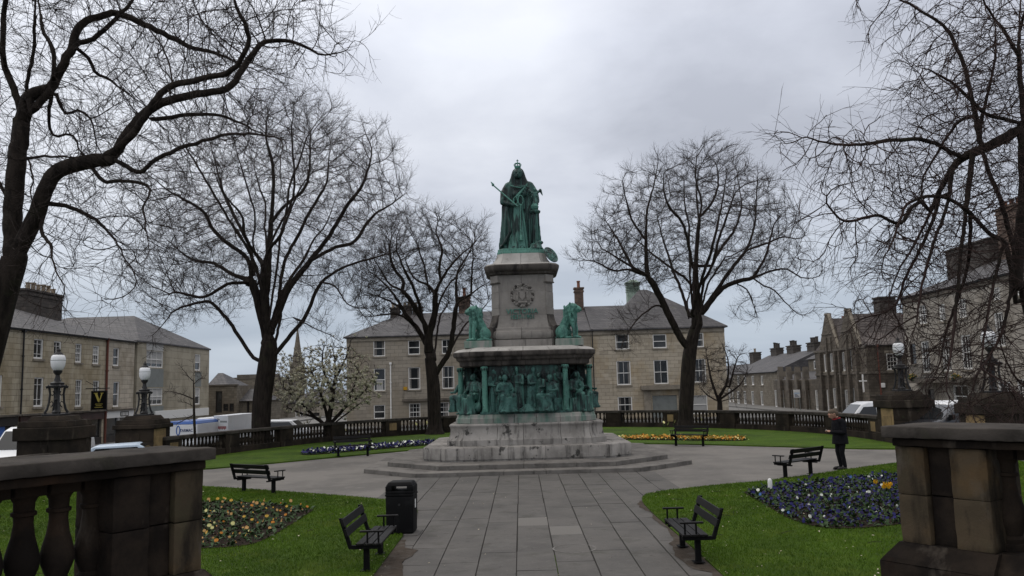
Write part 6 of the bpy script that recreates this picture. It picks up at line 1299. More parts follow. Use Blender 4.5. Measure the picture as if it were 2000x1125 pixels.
# big leaning tree at the left edge
Y1 = 17.0
z5 = lambda p: Zm(p, .3556, 0, 0); z6 = lambda p: Zm(p, .5335, 0, 0)
limbs = [pxl([(-95, 905), (-70, 840), (-38, 745), (-12, 650), (10, 565), (31, 500)], Y1),
    pxl([(31, 500), (26, 430), (31, 340), (40, 260), (38, 210), (21, 160), (5, 107), (8, 40), (12, -30), (10, -160)], Y1, .8),
    pxl([(40, 245), (52, 200), (53, 160), (65, 107), (67, 60), (70, 0), (80, -60), (95, -150)], Y1 + .3, -.8),
    pxl([(31, 500), (64, 437), (85, 384), (101, 347), (139, 325), (197, 312), (229, 315), (272, 336), (304, 312), (347, 291), (400, 275), (453, 262), (501, 262), (545, 270)], Y1, -1.6),
    pxl([(218, 312), (229, 293), (251, 261), (283, 224), (320, 200), (373, 188), (443, 173), (469, 144), (496, 101), (523, 80), (576, 83), (630, 107), (672, 99)], Y1 - .6, 1.5),
    pxl([(283, 229), (309, 232), (373, 224), (427, 225), (480, 245), (512, 262)], Y1 + .1, 1.6),
    pxl([(197, 309), (229, 290), (260, 262), (295, 210), (330, 172), (400, 152), (443, 143), (475, 110), (485, 60), (460, 10), (450, -40)], Y1 - .6, -1.5),
    pxl([(90, 398), (110, 399), (133, 403), (171, 419), (203, 443), (229, 475), (245, 507), (261, 528)], Y1, -1.1),
    pxl([(172, 318), (205, 355), (240, 352), (291, 366), (280, 405), (288, 464), (291, 496)], Y1 - .4, -1.2),
    pxl([(58, 187), (78, 178), (100, 171), (110, 149), (139, 96), (156, 50), (192, 32), (228, 25), (284, 50), (338, 75), (380, 96), (420, 104), (470, 125)], Y1, 2.0),
    pxl([(60, 220), (90, 185), (117, 135), (145, 90), (185, 72), (228, 34), (256, 5), (280, -40)], Y1, 1.0),
    pxl([(105, 150), (103, 100), (85, 60), (78, 20), (70, -40)], Y1, 1.5),
    pxl([(150, 96), (170, 110), (190, 144), (213, 155), (240, 175), (270, 200)], Y1 + .8, 1.2),
    pxl([(50, 310), (90, 306), (139, 307), (170, 312)], Y1, -.3),
    pxl([(104, 172), (96, 215), (103, 265), (140, 263), (160, 300), (190, 320)], Y1 + .5, .9),
    pxl([(110, 185), (128, 222), (150, 215), (178, 235), (188, 285)], Y1 + .5, .6),
    pxl([(88, 410), (80, 450), (98, 478), (105, 520), (125, 555)], Y1, -1.4),
    pxl([(55, 310), (63, 350), (58, 380), (75, 420)], Y1, -.5),
    pxl([(8, 110), (-20, 80), (-60, 30), (-90, -40)], Y1, -1.0), pxl([(28, 420), (-10, 340), (-60, 260), (-120, 190)], Y1, .8), pxl([(12, 0), (60, -80), (150, -140)], Y1, -1.5)]
A = np.concatenate([around(limbs[3:], 2000, 1.25, .15, .1), around(limbs[1:3] + limbs[9:12], 450, 1.8, .3), crown(gy(430, 70, Y1), (2.6, 2.4, 1.3), 380, .1), crown(gy(330, 10, Y1 + .5), (3.2, 2.4, 1.2), 350, .1)])
T1 = tree('bare_tree', 'huge bare tree with forked leaning trunk filling the upper left of the view', limbs, A, .15, .9, .20, 60, .265, .0056, .03, (0, 0, .03), dict(per=1, L0=.35, L1=1.0, trop=(0, 0, .05), r0=.0050, subs=3, spread=.42, curl=.15, budget=4000), maxn=7000, wob=.02, jit=.12)

# great tree, centre left
Y2 = 44.5; z3 = lambda p: Zm(p, .5068, 220, 150)
tr2 = pxl([(512, 874), (512, 820), (514, 770), (520, 715), (523, 690), (524, 660)], Y2)
zl2 = [([(600, 1100), (540, 1080), (500, 1020), (440, 930), (380, 870), (330, 870), (240, 900), (190, 960), (150, 1000)], 3.0),
    ([(595, 1020), (570, 900), (540, 790), (520, 700), (440, 640), (380, 580), (350, 520), (270, 470), (200, 430)], -2.5),
    ([(600, 1010), (590, 880), (600, 780), (605, 650), (610, 550), (620, 430), (615, 330), (590, 230), (600, 130)], .8),
    ([(610, 980), (640, 870), (660, 720), (720, 600), (760, 520), (820, 420), (830, 350), (840, 250)], 3.2),
    ([(620, 960), (680, 820), (760, 710), (830, 620), (900, 500), (960, 420), (1000, 300)], -2.2),
    ([(615, 1085), (680, 1000), (740, 930), (800, 800), (880, 740), (960, 710), (1090, 675)], 1.5),
    ([(540, 800), (500, 795), (440, 800), (350, 850), (250, 830), (180, 850)], -4),
    ([(520, 780), (460, 760), (390, 720), (300, 700), (200, 620)], 4),
    ([(545, 760), (530, 660), (480, 560), (430, 450), (400, 350), (380, 270)], 3),
    ([(560, 800), (575, 720), (540, 650), (550, 550), (520, 430), (480, 300)], -3.4),
    ([(740, 945), (690, 925), (760, 960), (850, 1000)], -1.5), ([(800, 790), (860, 810), (900, 870), (960, 900)], -2), ([(760, 710), (850, 660), (930, 635), (1000, 540), (1090, 480), (1140, 440)], 3.5),
    ([(605, 650), (650, 560), (690, 480), (700, 380), (690, 220), (700, 110)], -4), ([(610, 560), (660, 500), (740, 430), (760, 330), (760, 200)], 2)]
limbs = [tr2] + [pxl(z3(p), Y2, b) for p, b in zl2]
limbs += [spin(limbs[i], a, .9, limbs[0][-1]) for i, a in ((2, .9), (4, 1.25), (5, 1.5), (6, 1.3), (9, 1.2), (2, -1.3), (4, -1.6), (13, -1.4))]
cc = gy(525, 430, Y2)
A = np.concatenate([crown(cc, (8.0, 7.0, 6.8), 3400, .5, cc[2] - 4.0), around(limbs[1:16], 1500, 1.5, .45, .2), crown(gy(370, 545, Y2), (4.2, 4, 2.6), 700, .2), crown(gy(590, 245, Y2), (3.0, 3, 2.0), 500, .1), crown(gy(715, 320, Y2), (2.3, 3, 2.6), 400, .1)])
T2 = tree('bare_tree', 'great bare tree left of the monument, tall rounded crown over a stout trunk', limbs, A, .33, 2.3, .46, 60, .50, .0085, .075, (0, 0, .14), dict(per=3, L0=.4, L1=1.05, trop=(0, 0, .16), r0=.0062, subs=3, spread=.55, curl=.18, budget=15000), 'bare trees around the monument', maxn=7000, wob=.03, jit=.14)
# bare tree just left of the pedestal
Y3 = 50.3; z4 = lambda p: Zm(p, .3023, 640, 380)
limbs = [pxl([(850, 848), (848, 800), (846, 755), (842, 720), (838, 690)], Y3)] + [pxl(z4(p), Y3, b) for p, b in (
    ([(665, 1060), (650, 1000), (600, 900), (530, 800), (440, 710), (330, 660), (230, 630)], 2.5), ([(655, 1000), (655, 900), (690, 780), (700, 650), (730, 560), (780, 480), (830, 420), (920, 340), (1000, 250)], -2),
    ([(700, 650), (680, 620), (640, 580), (560, 540), (500, 420)], 2), ([(690, 1180), (740, 1090), (790, 1000), (820, 800), (840, 700), (900, 660), (1000, 590), (1060, 560)], -1.5), ([(840, 700), (830, 620), (840, 500), (900, 400), (960, 280)], 2.5),
    ([(925, 650), (930, 550), (940, 400), (930, 300)], -2), ([(805, 985), (850, 900), (900, 830), (980, 760), (1040, 690)], 1.5), ([(530, 810), (440, 770), (330, 780), (250, 790)], -2.5), ([(730, 560), (720, 470), (740, 350), (700, 250), (720, 150)], 1),
    ([(640, 900), (640, 860), (580, 760), (540, 690), (480, 620), (400, 580), (350, 500), (300, 420)], -3), ([(480, 620), (490, 560), (430, 480), (400, 360), (420, 250)], 2), ([(500, 760), (420, 640), (350, 560), (250, 480)], 3))]
limbs += [spin(limbs[i], a, .85, limbs[0][-1]) for i, a in ((2, 1.4), (9, 1.5), (2, -1.5), (4, 1.6))]
cc = gy(835, 530, Y3)
A = np.concatenate([crown(cc, (4.4, 4.4, 4.0), 2600, .4, cc[2] - 2.6), around(limbs[1:13], 1300, 1.2, .4, .2), crown(gy(742, 575, Y3), (1.8, 2.5, 2.0), 500, .1)])
T3 = tree('bare_tree', 'smaller bare tree with double trunk just left of the monument pedestal', limbs, A, .30, 2.0, .44, 50, .42, .0095, .075, (0, 0, .13), dict(per=3, L0=.35, L1=.95, trop=(0, 0, .15), r0=.0068, subs=3, spread=.55, curl=.18, budget=8500), 'bare trees around the monument', maxn=4600, wob=.03, jit=.14)
# bare tree on the right
Y4 = 49.0; z8 = lambda p: Zm(p, .409, 1080, 240)
limbs = [pxl([(1338, 842), (1340, 800), (1343, 750), (1346, 705), (1350, 675), (1358, 640)], Y4)] + [pxl(z8(p), Y4, b) for p, b in (
    ([(645, 1075), (600, 1010), (560, 930), (510, 830), (450, 730), (380, 690), (300, 640), (220, 590)], -2.5), ([(455, 740), (445, 650), (445, 500), (450, 420), (480, 300), (500, 200)], 1), ([(690, 960), (690, 850), (680, 700), (690, 580), (700, 450), (710, 380), (680, 250), (690, 130)], .6),
    ([(700, 900), (720, 760), (760, 680), (790, 560), (830, 450), (870, 330)], -3), ([(715, 890), (780, 800), (850, 700), (920, 610), (960, 500), (970, 380), (980, 230)], 2), ([(715, 905), (800, 800), (860, 765), (950, 740), (1050, 705), (1120, 700), (1190, 740), (1280, 735)], -1.5),
    ([(930, 605), (1020, 575), (1100, 545), (1180, 560)], -1), ([(955, 740), (1010, 650), (1035, 570), (1060, 480), (1130, 400)], 2.5), ([(685, 850), (650, 760), (560, 690), (480, 630), (400, 560)], 3), ([(445, 728), (360, 700), (290, 705), (190, 660), (110, 660)], -1.5),
    ([(670, 690), (650, 600), (620, 480), (560, 410), (530, 330), (530, 220)], -3), ([(880, 770), (930, 800), (950, 850), (975, 930)], -1), ([(1010, 780), (1060, 800), (1110, 860), (1180, 920)], -1), ([(545, 900), (500, 870), (450, 900), (400, 940), (360, 1000), (330, 1060)], -2.5), ([(760, 680), (800, 600), (860, 520), (900, 400), (880, 250)], 3.5), ([(700, 450), (760, 380), (790, 280), (780, 190)], 2), ([(445, 560), (380, 470), (350, 370), (330, 280)], -2), ([(380, 690), (310, 560), (240, 450)], 3))]
limbs += [spin(limbs[i], a, .85, limbs[0][-2]) for i, a in ((3, .8), (5, 1.4), (6, 1.5), (3, -1.2), (5, -1.6), (1, 1.4))]
cc = gy(1362, 470, Y4)
A = np.concatenate([crown(cc, (6.6, 5.8, 5.3), 2900, .48, cc[2] - 2.6), around(limbs[1:20], 1700, 1.3, .45, .2), crown(gy(1200, 480, Y4), (2.6, 3, 1.8), 400, .1), crown(gy(1385, 320, Y4), (2.4, 3, 1.5), 300, .1)])
T4 = tree('bare_tree', 'spreading bare tree on the far lawn right of the monument, before the buff house', limbs, A, .32, 2.2, .46, 56, .42, .0095, .075, (0, 0, .13), dict(per=3, L0=.35, L1=1.0, trop=(0, 0, .15), r0=.0068, subs=3, spread=.55, curl=.18, budget=11500), 'bare trees around the monument', maxn=5600, wob=.03, jit=.14)
# drooping tree at the right edge
Y5 = 16.0; z7 = lambda p: Zm(p, .533, 1500, 0)
limbs = [pxl([(2110, 1010), (2090, 900), (2060, 800), (2035, 700), (2012, 600), (1992, 520)], Y5)] + [pxl(p, Y5, b) for p, b in (
    ([(1982, 560), (1992, 470), (2002, 380), (2000, 250), (1990, 100), (1998, -80)], .8), ([(1985, 590), (1965, 480), (1930, 455), (1894, 416), (1841, 384), (1777, 395), (1758, 430), (1740, 480)], -1.2),
    ([(2000, 330), (1995, 256), (1960, 272), (1927, 288), (1873, 314), (1841, 363), (1815, 420), (1785, 480), (1755, 530), (1735, 585)], .4), ([(1930, 286), (1915, 283), (1905, 224), (1884, 133), (1868, 91), (1846, 53), (1799, 21), (1760, 0), (1720, -20)], 1.2),
    ([(1990, 240), (1950, 230), (1921, 219), (1863, 165), (1820, 139), (1799, 133)], -1.2), ([(1885, 308), (1860, 300), (1825, 280), (1788, 272), (1729, 275), (1676, 283), (1620, 280), (1566, 264)], -1.4), ([(1800, 393), (1780, 405), (1756, 437), (1713, 421), (1649, 432), (1612, 395)], -1.0),
    ([(1990, 110), (1960, 60), (1925, 10), (1900, -60)], -1.0), ([(1998, 30), (2030, -40), (2060, -120)], .8), ([(1985, 500), (1950, 380), (1925, 320), (1915, 250), (1930, 180), (1945, 100), (1940, 20)], 1.5), ([(1860, 330), (1850, 400), (1825, 470), (1800, 560), (1790, 640)], -.9),
    ([(1900, 300), (1890, 380), (1880, 470), (1870, 570), (1860, 670), (1850, 735)], -1.4), ([(1960, 480), (1940, 560), (1925, 640), (1915, 720)], -1.4), ([(1835, 385), (1815, 450), (1770, 540), (1745, 600), (1690, 620)], .8), ([(1980, 540), (1960, 640), (1930, 700), (1900, 740)], -1.2), ([(1905, 225), (1870, 240), (1830, 300), (1800, 350)], 1.2), ([(1895, 418), (1890, 520), (1850, 640), (1838, 700)], 1.3), ([(2000, 300), (2040, 200), (2080, 100)], .5), ([(2010, 760), (1985, 740), (1960, 690), (1950, 640)], -.6), ([(2030, 830), (1990, 790), (1975, 750)], -.7))]
A = np.concatenate([around(limbs[1:], 3300, .95, .12, -.2), crown(gy(1930, 160, Y5), (1.5, 1.8, 1.9), 900, .1), crown(gy(1880, 420, Y5), (1.3, 1.6, 1.6), 700, .1), crown(gy(1700, 330, Y5 - 1), (1.0, .9, .7), 200, .1)])
T5 = tree('bare_tree', 'dark bare tree with tangled drooping twigs at the right edge of the view', limbs, A, .14, .8, .19, 60, .14, .0064, .028, (0, 0, -.15), dict(per=1, L0=.3, L1=1.0, trop=(0, 0, -.16), r0=.0056, subs=2, spread=.5, curl=.16, budget=3600), maxn=6500, wob=.012, jit=.16, twm='twig_red')
# small bare tree beyond the balustrade, sapling, magnolia
Y6 = 60
limbs = [pxl([(1406, 830), (1406, 790), (1404, 770)], Y6)] + [pxl(p, Y6, b) for p, b in (([(1404, 785), (1390, 745), (1383, 710), (1378, 680)], .8), ([(1405, 775), (1420, 745), (1422, 705), (1410, 670)], -1), ([(1406, 780), (1435, 760), (1452, 742), (1462, 715)], 1), ([(1404, 785), (1380, 770), (1366, 755)], -1), ([(1425, 755), (1440, 700), (1455, 690)], -1), ([(1406, 785), (1430, 778), (1450, 780)], .5))]
tree('small_tree', 'small bare tree behind the balustrade at the corner of the buff house', limbs, np.concatenate([crown(gy(1412, 725, Y6), (1.9, 1.6, 2.2), 500, .3), around(limbs[1:], 200, .6)]), .22, 1.5, .34, 30, .20, .012, .06, (0, 0, .05), dict(per=2, L0=.3, L1=.7, trop=(0, 0, .06), r0=.009, subs=2, budget=2200), maxn=1300, wob=.02)
Y7 = 35.5
limbs = [pxl([(382, 893), (381, 850), (379, 800), (378, 740), (377, 700)], Y7)] + [pxl(p, Y7, b) for p, b in (([(380, 795), (362, 786), (347, 785)], -.5), ([(379, 780), (355, 770), (328, 764)], .6), ([(378, 745), (368, 735), (358, 722)], .4), ([(379, 810), (360, 820), (345, 828)], .5), ([(378, 750), (390, 740), (400, 738)], -.5))]
tree('sapling', 'thin young bare tree beside the blue and white trailer', limbs, around(limbs[1:], 130, .35, .3), .12, .6, .2, 16, .055, .006, .02, (0, 0, .1), dict(per=1, L0=.2, L1=.4, trop=(0, 0, .1), r0=.006, subs=1, budget=300), maxn=420, wob=.008, flare=.2)
Y8 = 46.5
limbs = [pxl([(643, 872), (641, 845), (640, 822)], Y8)] + [pxl(p, Y8, b) for p, b in (([(641, 835), (615, 815), (590, 808), (560, 795)], .8), ([(641, 825), (630, 780), (615, 740), (600, 715)], -1), ([(642, 820), (650, 770), (655, 720), (650, 680)], 1), ([(642, 830), (670, 800), (690, 760), (700, 720)], -1), ([(642, 835), (675, 810), (700, 790), (722, 780)], .8), ([(615, 815), (580, 780), (555, 760)], -1.2), ([(650, 770), (630, 715), (635, 665)], .5), ([(670, 800), (715, 760), (728, 735)], 1), ([(655, 740), (675, 700), (685, 665)], -.6))]
cc = gy(633, 745, Y8)
mg, X, PR, R, tips = tree('magnolia', 'magnolia in pale blossom beside the great tree, in front of the balustrade', limbs, np.concatenate([crown(cc, (3.1, 2.8, 2.3), 2000, .25, cc[2] - 1.6), around(limbs[1:], 400, .6)]), .22, 1.5, .36, 36, .24, .011, .06, (0, 0, .06), dict(per=1, L0=.15, L1=.4, trop=(0, 0, .12), r0=.010, subs=2, budget=4200), maxn=3600, wob=.02)
pz = (tips[:, 2] - cc[2]) / 2.3; tp_ = tips[rng.uniform(0, 1, len(tips)) < np.clip(.62 - .55 * pz, .04, 1)]; tp_ = tp_[rng.choice(len(tp_), min(2600, len(tp_)), replace=False)]
def scatter(name, protoV, protoF, P, scale, m, parent=None, kind='stuff', tilt=.5, zup=True):
    """many copies of one small shape joined into one piece"""
    n = len(P); pv = np.array(protoV, float); a = rng.uniform(0, 2 * pi, n); ca, sa = np.cos(a), np.sin(a); s = scale if hasattr(scale, '__len__') else rng.uniform(scale * .75, scale * 1.2, n)
    V = np.empty((n, len(pv), 3)); V[..., 0] = pv[None, :, 0] * ca[:, None] - pv[None, :, 1] * sa[:, None]; V[..., 1] = pv[None, :, 0] * sa[:, None] + pv[None, :, 1] * ca[:, None]; V[..., 2] = pv[None, :, 2]
    tx, ty = rng.normal(0, tilt, n), rng.normal(0, tilt, n); z = V[..., 2].copy(); V[..., 0] += z * tx[:, None]; V[..., 1] += z * ty[:, None]; V[..., 2] = z - V[..., 0] * tx[:, None] * .5 - V[..., 1] * ty[:, None] * .5
    V = V * np.asarray(s)[:, None, None] + np.asarray(P)[:, None]; Fq = (np.array(protoF)[None] + (np.arange(n) * len(pv))[:, None, None]).reshape(-1, len(protoF[0]))
    me = mesh_np(name, V.reshape(-1, 3), Fq); me.materials.append(M[m]); o = place(name, me, parent)
    if kind: o['kind'] = kind
    return o
bud_v = [(0, 0, 0)] + [(.32 * cos(2 * pi * k / 5), .32 * sin(2 * pi * k / 5), .45) for k in range(5)] + [(.5 * cos(2 * pi * k / 5 + .6), .5 * sin(2 * pi * k / 5 + .6), 1.0) for k in range(5)]
bud_f = [(0, 1 + k, 1 + (k + 1) % 5) for k in range(5)] + [(1 + k, 6 + k, 1 + (k + 1) % 5) for k in range(5)]
scatter('blossom', bud_v, bud_f, tp_, .165, 'pet_magnolia', mg, tilt=.3)

# ------------------------------------------------------------------ benches, bin, marker
def make_bench():
    r = empty('park_bench', (0, 0, 0)); L2 = .80
    for s in (-1, 1):
        MB().box(s * .62 - .045, s * .62 + .045, -.045, .045, -.05, .40).build('leg', 'blackpaint', r, bevel=.006)
        MB().box(s * .62 - .09, s * .62 + .09, -.09, .09, .036, .048).build('foot_plate', 'blackpaint', r)
        mb = MB(); mb.box(s * .73 - .03, s * .73 + .03, -.27, .26, .40, .455)
        mb.add([(s * .73 + q, y, z) for q in (-.03, .03) for y, z in ((.20, .40), (.26, .40), (.42, .88), (.36, .88))], [(3, 2, 1, 0), (4, 5, 6, 7), (0, 1, 5, 4), (1, 2, 6, 5), (2, 3, 7, 6), (3, 0, 4, 7)]); mb.build('end_frame', 'blackpaint', r)
        mb = MB(); mb.box(s * .62 - .03, s * .62 + .03, -.24, .24, .375, .41); mb.build('bearer', 'blackpaint', r)
        arm = MB().box(s * .75 - .035, s * .75 + .035, -.30, .08, .655, .685).build('armrest', 'benchwood', r, bevel=.008)
        for y in (-.22, -.04): MB().tube([(s * .75, y, .45), (s * .75, y, .656)], .016, 8).build('arm_post', 'blackpaint', r, smooth=True)
    sl = MB().box(-L2, L2, -.062, .062, 0, .034).mesh('seat_slat', bevel=.006); sl.materials.append(M['benchwood'])
    for y in (-.205, -.065, .075): place('seat_slat', sl, r, (0, y, .458))
    bs = MB().box(-L2, L2, -.017, .017, -.062, .062).mesh('back_slat', bevel=.006); bs.materials.append(M['benchwood'])
    for z in (.655, .81): o = place('back_slat', bs, r, (0, .26 + (z - .40) / .48 * .16 - .05, z)); o.rotation_euler = (-.32, 0, 0)
    return r
bench0 = make_bench()
benches = [('B2', -2.58, 13.5, pi / 2, 'black slatted bench next to the black litter bin'), ('B3', 2.47, 13.5, -pi / 2, 'black slatted bench at the path edge, nearest the blue and white flower bed'),
    ('B1', -7.54, 23.25, atan2(22.92 - 23.56, .98) + pi, 'black slatted bench seen from behind, facing the monument from beyond the near orange flowers'), ('B4', 7.62, 23.72, atan2(1.16, 1.19) + pi - .1, 'black slatted bench seen from behind, nearest to the standing person'),
    ('B5', -7.38, 35.4, atan2(.4, 1.2), 'black bench in front of the far blue and white flowers by the great tree'), ('B6', 7.1, 36.25, atan2(-.77, 1.18), 'black bench in front of the far yellow flower strip')]
for i, (k, x, y, rz, lab) in enumerate(benches):
    o = bench0 if i == 0 else copy_tree(bench0)
    o.location = (x, y, .0); o.rotation_euler = (0, 0, rz); o.scale = (1, .94, .95); tag(o, lab, 'bench', 'park benches round the monument')
    if k in ('B5', 'B6'): o.location.z = .02

bn = empty('litter_bin', (-2.52, 16.2, 0), radians(-3)); tag(bn, 'black plastic litter bin with a slot through its hood, standing by the path', 'litter bin')
MB().box(-.33, .36, -.30, .30, -.02, .035).build('base_slab', 'slab', bn, bevel=.02)
MB().add([(x * k, y * k, z) for z, k in ((.036, .955), (.74, 1.0)) for x, y in ((-.27, -.24), (.27, -.24), (.27, .24), (-.27, .24))], [(3, 2, 1, 0), (4, 5, 6, 7), (0, 1, 5, 4), (1, 2, 6, 5), (2, 3, 7, 6), (3, 0, 4, 7)]).build('body', 'bin', bn, bevel=.035, seg=4, smooth=True)
MB().box(-.275, .275, -.245, .245, .735, .775).build('rim', 'bin', bn, bevel=.012)
MB().box(-.268, .268, -.238, .238, .776, .835).box(-.268, -.145, -.238, .238, .83, .925).box(.145, .268, -.238, .238, .83, .925).build('hood', 'bin', bn, bevel=.012, seg=2, smooth=True)
MB().box(-.268, .268, -.238, .238, .92, 1.0, top=.05).build('hood_top', 'bin', bn, bevel=.025, seg=3, smooth=True)
lk = MB().tube([(.0, -.242, .58), (.0, -.255, .58)], .022, 10).build('lock', 'iron', bn)
MB().box(.271, .274, -.08, .02, .50, .66).build('sticker', 'plastic_white', bn)
pm = gz(1505, 962); mk = tag(MB().cap((0, 0, -.05), (0, 0, .29), .055, .055, 12).build('marker_post', 'plastic_white', None, smooth=True, loc=(pm[0], pm[1], .0)), 'short white plastic post at the tip of the blue and white flower bed', 'post')

# ------------------------------------------------------------------ flower beds
def pansy_mesh(name, petal, h=.13, tulip=False):
    me = bpy.data.meshes.new(name); V, Fq, mi = [], [], []
    def tri(vs, m): n = len(V); V.extend(vs); Fq.append(tuple(range(n, n + len(vs)))); mi.append(m)
    for k in range(6):
        a = 2 * pi * k / 6 + .3; l = rnd.uniform(.05, .085); zt = rnd.uniform(.03, .08); c, s = cos(a), sin(a)
        tri([(0, 0, .0), (c * l * .6 - s * .022, s * l * .6 + c * .022, zt), (c * l, s * l, zt * .8), (c * l * .6 + s * .022, s * l * .6 - c * .022, zt)], 1)
    if tulip:
        for k in range(5):
            a = 2 * pi * k / 5; c, s = cos(a), sin(a); tri([(0, 0, h), (c * .035 - s * .025, s * .035 + c * .025, h + .03), (c * .03, s * .03, h + .085), (c * .035 + s * .025, s * .035 - c * .025, h + .03)], 0)
        tri([(-.006, 0, 0), (.006, 0, 0), (.006, 0, h), (-.006, 0, h)], 1)
    else:
        t = rnd.uniform(.7, 1.2)                                          # the face leans up and toward the light
        def P(x, y, d=0): return (x, -cos(t) * 0 - sin(t) * d - cos(t) * .0 + (-.02) + y * cos(t) * .6, h + y * sin(t) + cos(t) * d)
        for a, r in ((90, .034), (30, .032), (150, .032), (215, .034), (325, .034), (270, .036)):
            a = radians(a); cx_, cy_ = cos(a) * .021, sin(a) * .021; ring = [P(cx_ + cos(q) * r * .72, cy_ + sin(q) * r * .72, .004 * sin(3 * q + a)) for q in np.linspace(0, 2 * pi, 7)[:-1]]; tri(ring, 0)
        tri([P(cos(q) * .011, sin(q) * .011 - .004, -.004) for q in np.linspace(0, 2 * pi, 6)[:-1]], 2)
        tri([(-.003, 0, 0), (.003, 0, 0), (.003, -.01, h), (-.003, -.01, h)], 1)
    me.from_pydata(V, [], Fq); me.update()
    for m in (petal, 'leaf', 'petal_eye'): me.materials.append(M[m])
    me.polygons.foreach_set('material_index', mi); return me
PAN = {k: [pansy_mesh('pansy', k, h) for h in (.10, .13, .16)] for k in ('pet_orange', 'pet_yellow', 'pet_apricot', 'pet_white', 'pet_blue', 'pet_violet', 'pet_sky', 'pet_lemon')}
PAN['pet_tulip'] = [pansy_mesh('tulip', 'pet_tulip', h, True) for h in (.22, .26, .3)]
def sample_in(poly, n, gap=0.0):
    P = np.array([(p[0], p[1]) for p in poly]); lo, hi = P.min(0), P.max(0); out = []
    for _ in range(n * 60):
        q = rng.uniform(lo, hi)
        if inside(poly, np.array([q[0]]), np.array([q[1]]))[0] and (gap == 0 or all((q[0] - o[0]) ** 2 + (q[1] - o[1]) ** 2 > gap * gap for o in out)): out.append(q)
        if len(out) >= n: break
    return np.array(out)
def soil(root, poly, z=.05):
    P = [(p[0], p[1]) for p in arc(list(poly) + [poly[0]], 4)[:-1]]; a = sum(P[i][0] * P[(i + 1) % len(P)][1] - P[(i + 1) % len(P)][0] * P[i][1] for i in range(len(P)))
    if a < 0: P = P[::-1]
    MB().prism(P, -.02, z).build('soil', 'soil', root); return P
LEAFV = [(0, 0, 0), (.022, .035, .045), (0, .075, .05), (-.022, .035, .045)]; LEAFF = [(0, 1, 2, 3)]
def bed(label, poly, mixc, n, gap, leaves, extra=0, vis=None):
    r = empty('flower_bed', (0, 0, 0)); tag(r, label, 'flower bed'); P = soil(r, poly)
    pts = sample_in(P, n, gap)
    if len(pts):
        near = np.argsort(pts[:, 1])[:290]
        for i in near:
            c = rnd.choices(list(mixc), weights=list(mixc.values()))[0]; nm = 'tulip' if c == 'pet_tulip' else 'pansy'
            place(nm, rnd.choice(PAN[c]), r, (pts[i][0], pts[i][1], .045), rnd.uniform(-1.3, 1.3), rnd.choice((.5, .65, .8, .9, 1.05)))
    lp = sample_in(P, leaves); scatter('leaves', LEAFV, LEAFF, np.column_stack([lp, np.full(len(lp), .05)]), rng.uniform(.7, 1.7, len(lp)), 'leaf', r, tilt=.6)
    return r, P
PETV = [(.03 * cos(q), .03 * sin(q) * .7, .10 + .03 * sin(q)) for q in np.linspace(0, 2 * pi, 7)[:-1]]; PETF = [tuple(range(6))]
def dots(r, P, n, m, size=1.0, zlo=0.0, zhi=.06):
    q = sample_in(P, n); scatter('small_flowers', PETV, PETF, np.column_stack([q, rng.uniform(zlo, zhi, len(q))]), rng.uniform(.7, 1.4, len(q)) * size, m, r, tilt=.5)
bl, P = bed('near flower bed of orange and yellow pansies with bare dark soil', [(-5.05, 19.45), (-5.9, 20.3), (-7.2, 21.1), (-8.6, 21.4), (-9.8, 20.6), (-9.6, 18.2), (-8.0, 15.9), (-6.4, 15.1), (-5.2, 15.2), (-5.0, 16.6)], dict(pet_orange=3, pet_yellow=4, pet_apricot=5, pet_lemon=1), 150, .22, 2000)
dots(bl, P, 60, 'pet_apricot', .6)
br_, P = bed('near flower bed crowded with dark blue and white pansies', [(5.2, 20.5), (6.5, 21.7), (8.2, 22.6), (10.2, 23.3), (11.6, 22.6), (11.0, 19.8), (9.0, 17.2), (7.0, 15.7), (5.5, 15.3), (5.05, 16.3), (5.1, 18.2)], dict(pet_blue=6, pet_violet=5, pet_white=2.6, pet_sky=.35), 290, .18, 4600)
dots(br_, P, 900, 'pet_blue', .75); dots(br_, P, 1100, 'pet_violet', .8); dots(br_, P, 25, 'pet_sky', .8); dots(br_, P, 70, 'pet_white', .7)
tq = gz(1732, 985); 
for k in range(5): place('tulip', PAN['pet_tulip'][k % 3], br_, (tq[0] + rnd.uniform(-.22, .22), tq[1] + rnd.uniform(-.2, .2), .05), rnd.uniform(0, 3), 1.25)
fl, P = bed('far flower strip of blue and white pansies in front of the great tree', [(-10.1, 37.2), (-8.6, 39.0), (-6.6, 41.2), (-4.9, 42.2), (-4.5, 41.0), (-6.0, 39.4), (-8.0, 37.6), (-9.5, 36.3)], dict(pet_blue=1), 0, 0, 1600)
dots(fl, P, 700, 'pet_blue', 1.5); dots(fl, P, 300, 'pet_violet', 1.4); dots(fl, P, 230, 'pet_white', 1.5)
fr, P = bed('far flower strip of yellow and orange pansies behind the far right bench', [(4.6, 41.6), (5.8, 42.0), (8.0, 40.6), (10.0, 39.0), (9.9, 37.9), (8.6, 38.2), (6.6, 39.6), (4.9, 40.6)], dict(pet_yellow=1), 0, 0, 1600)
dots(fr, P, 420, 'pet_yellow', 1.3); dots(fr, P, 330, 'pet_orange', 1.2); dots(fr, P, 90, 'pet_lemon', 1.3)
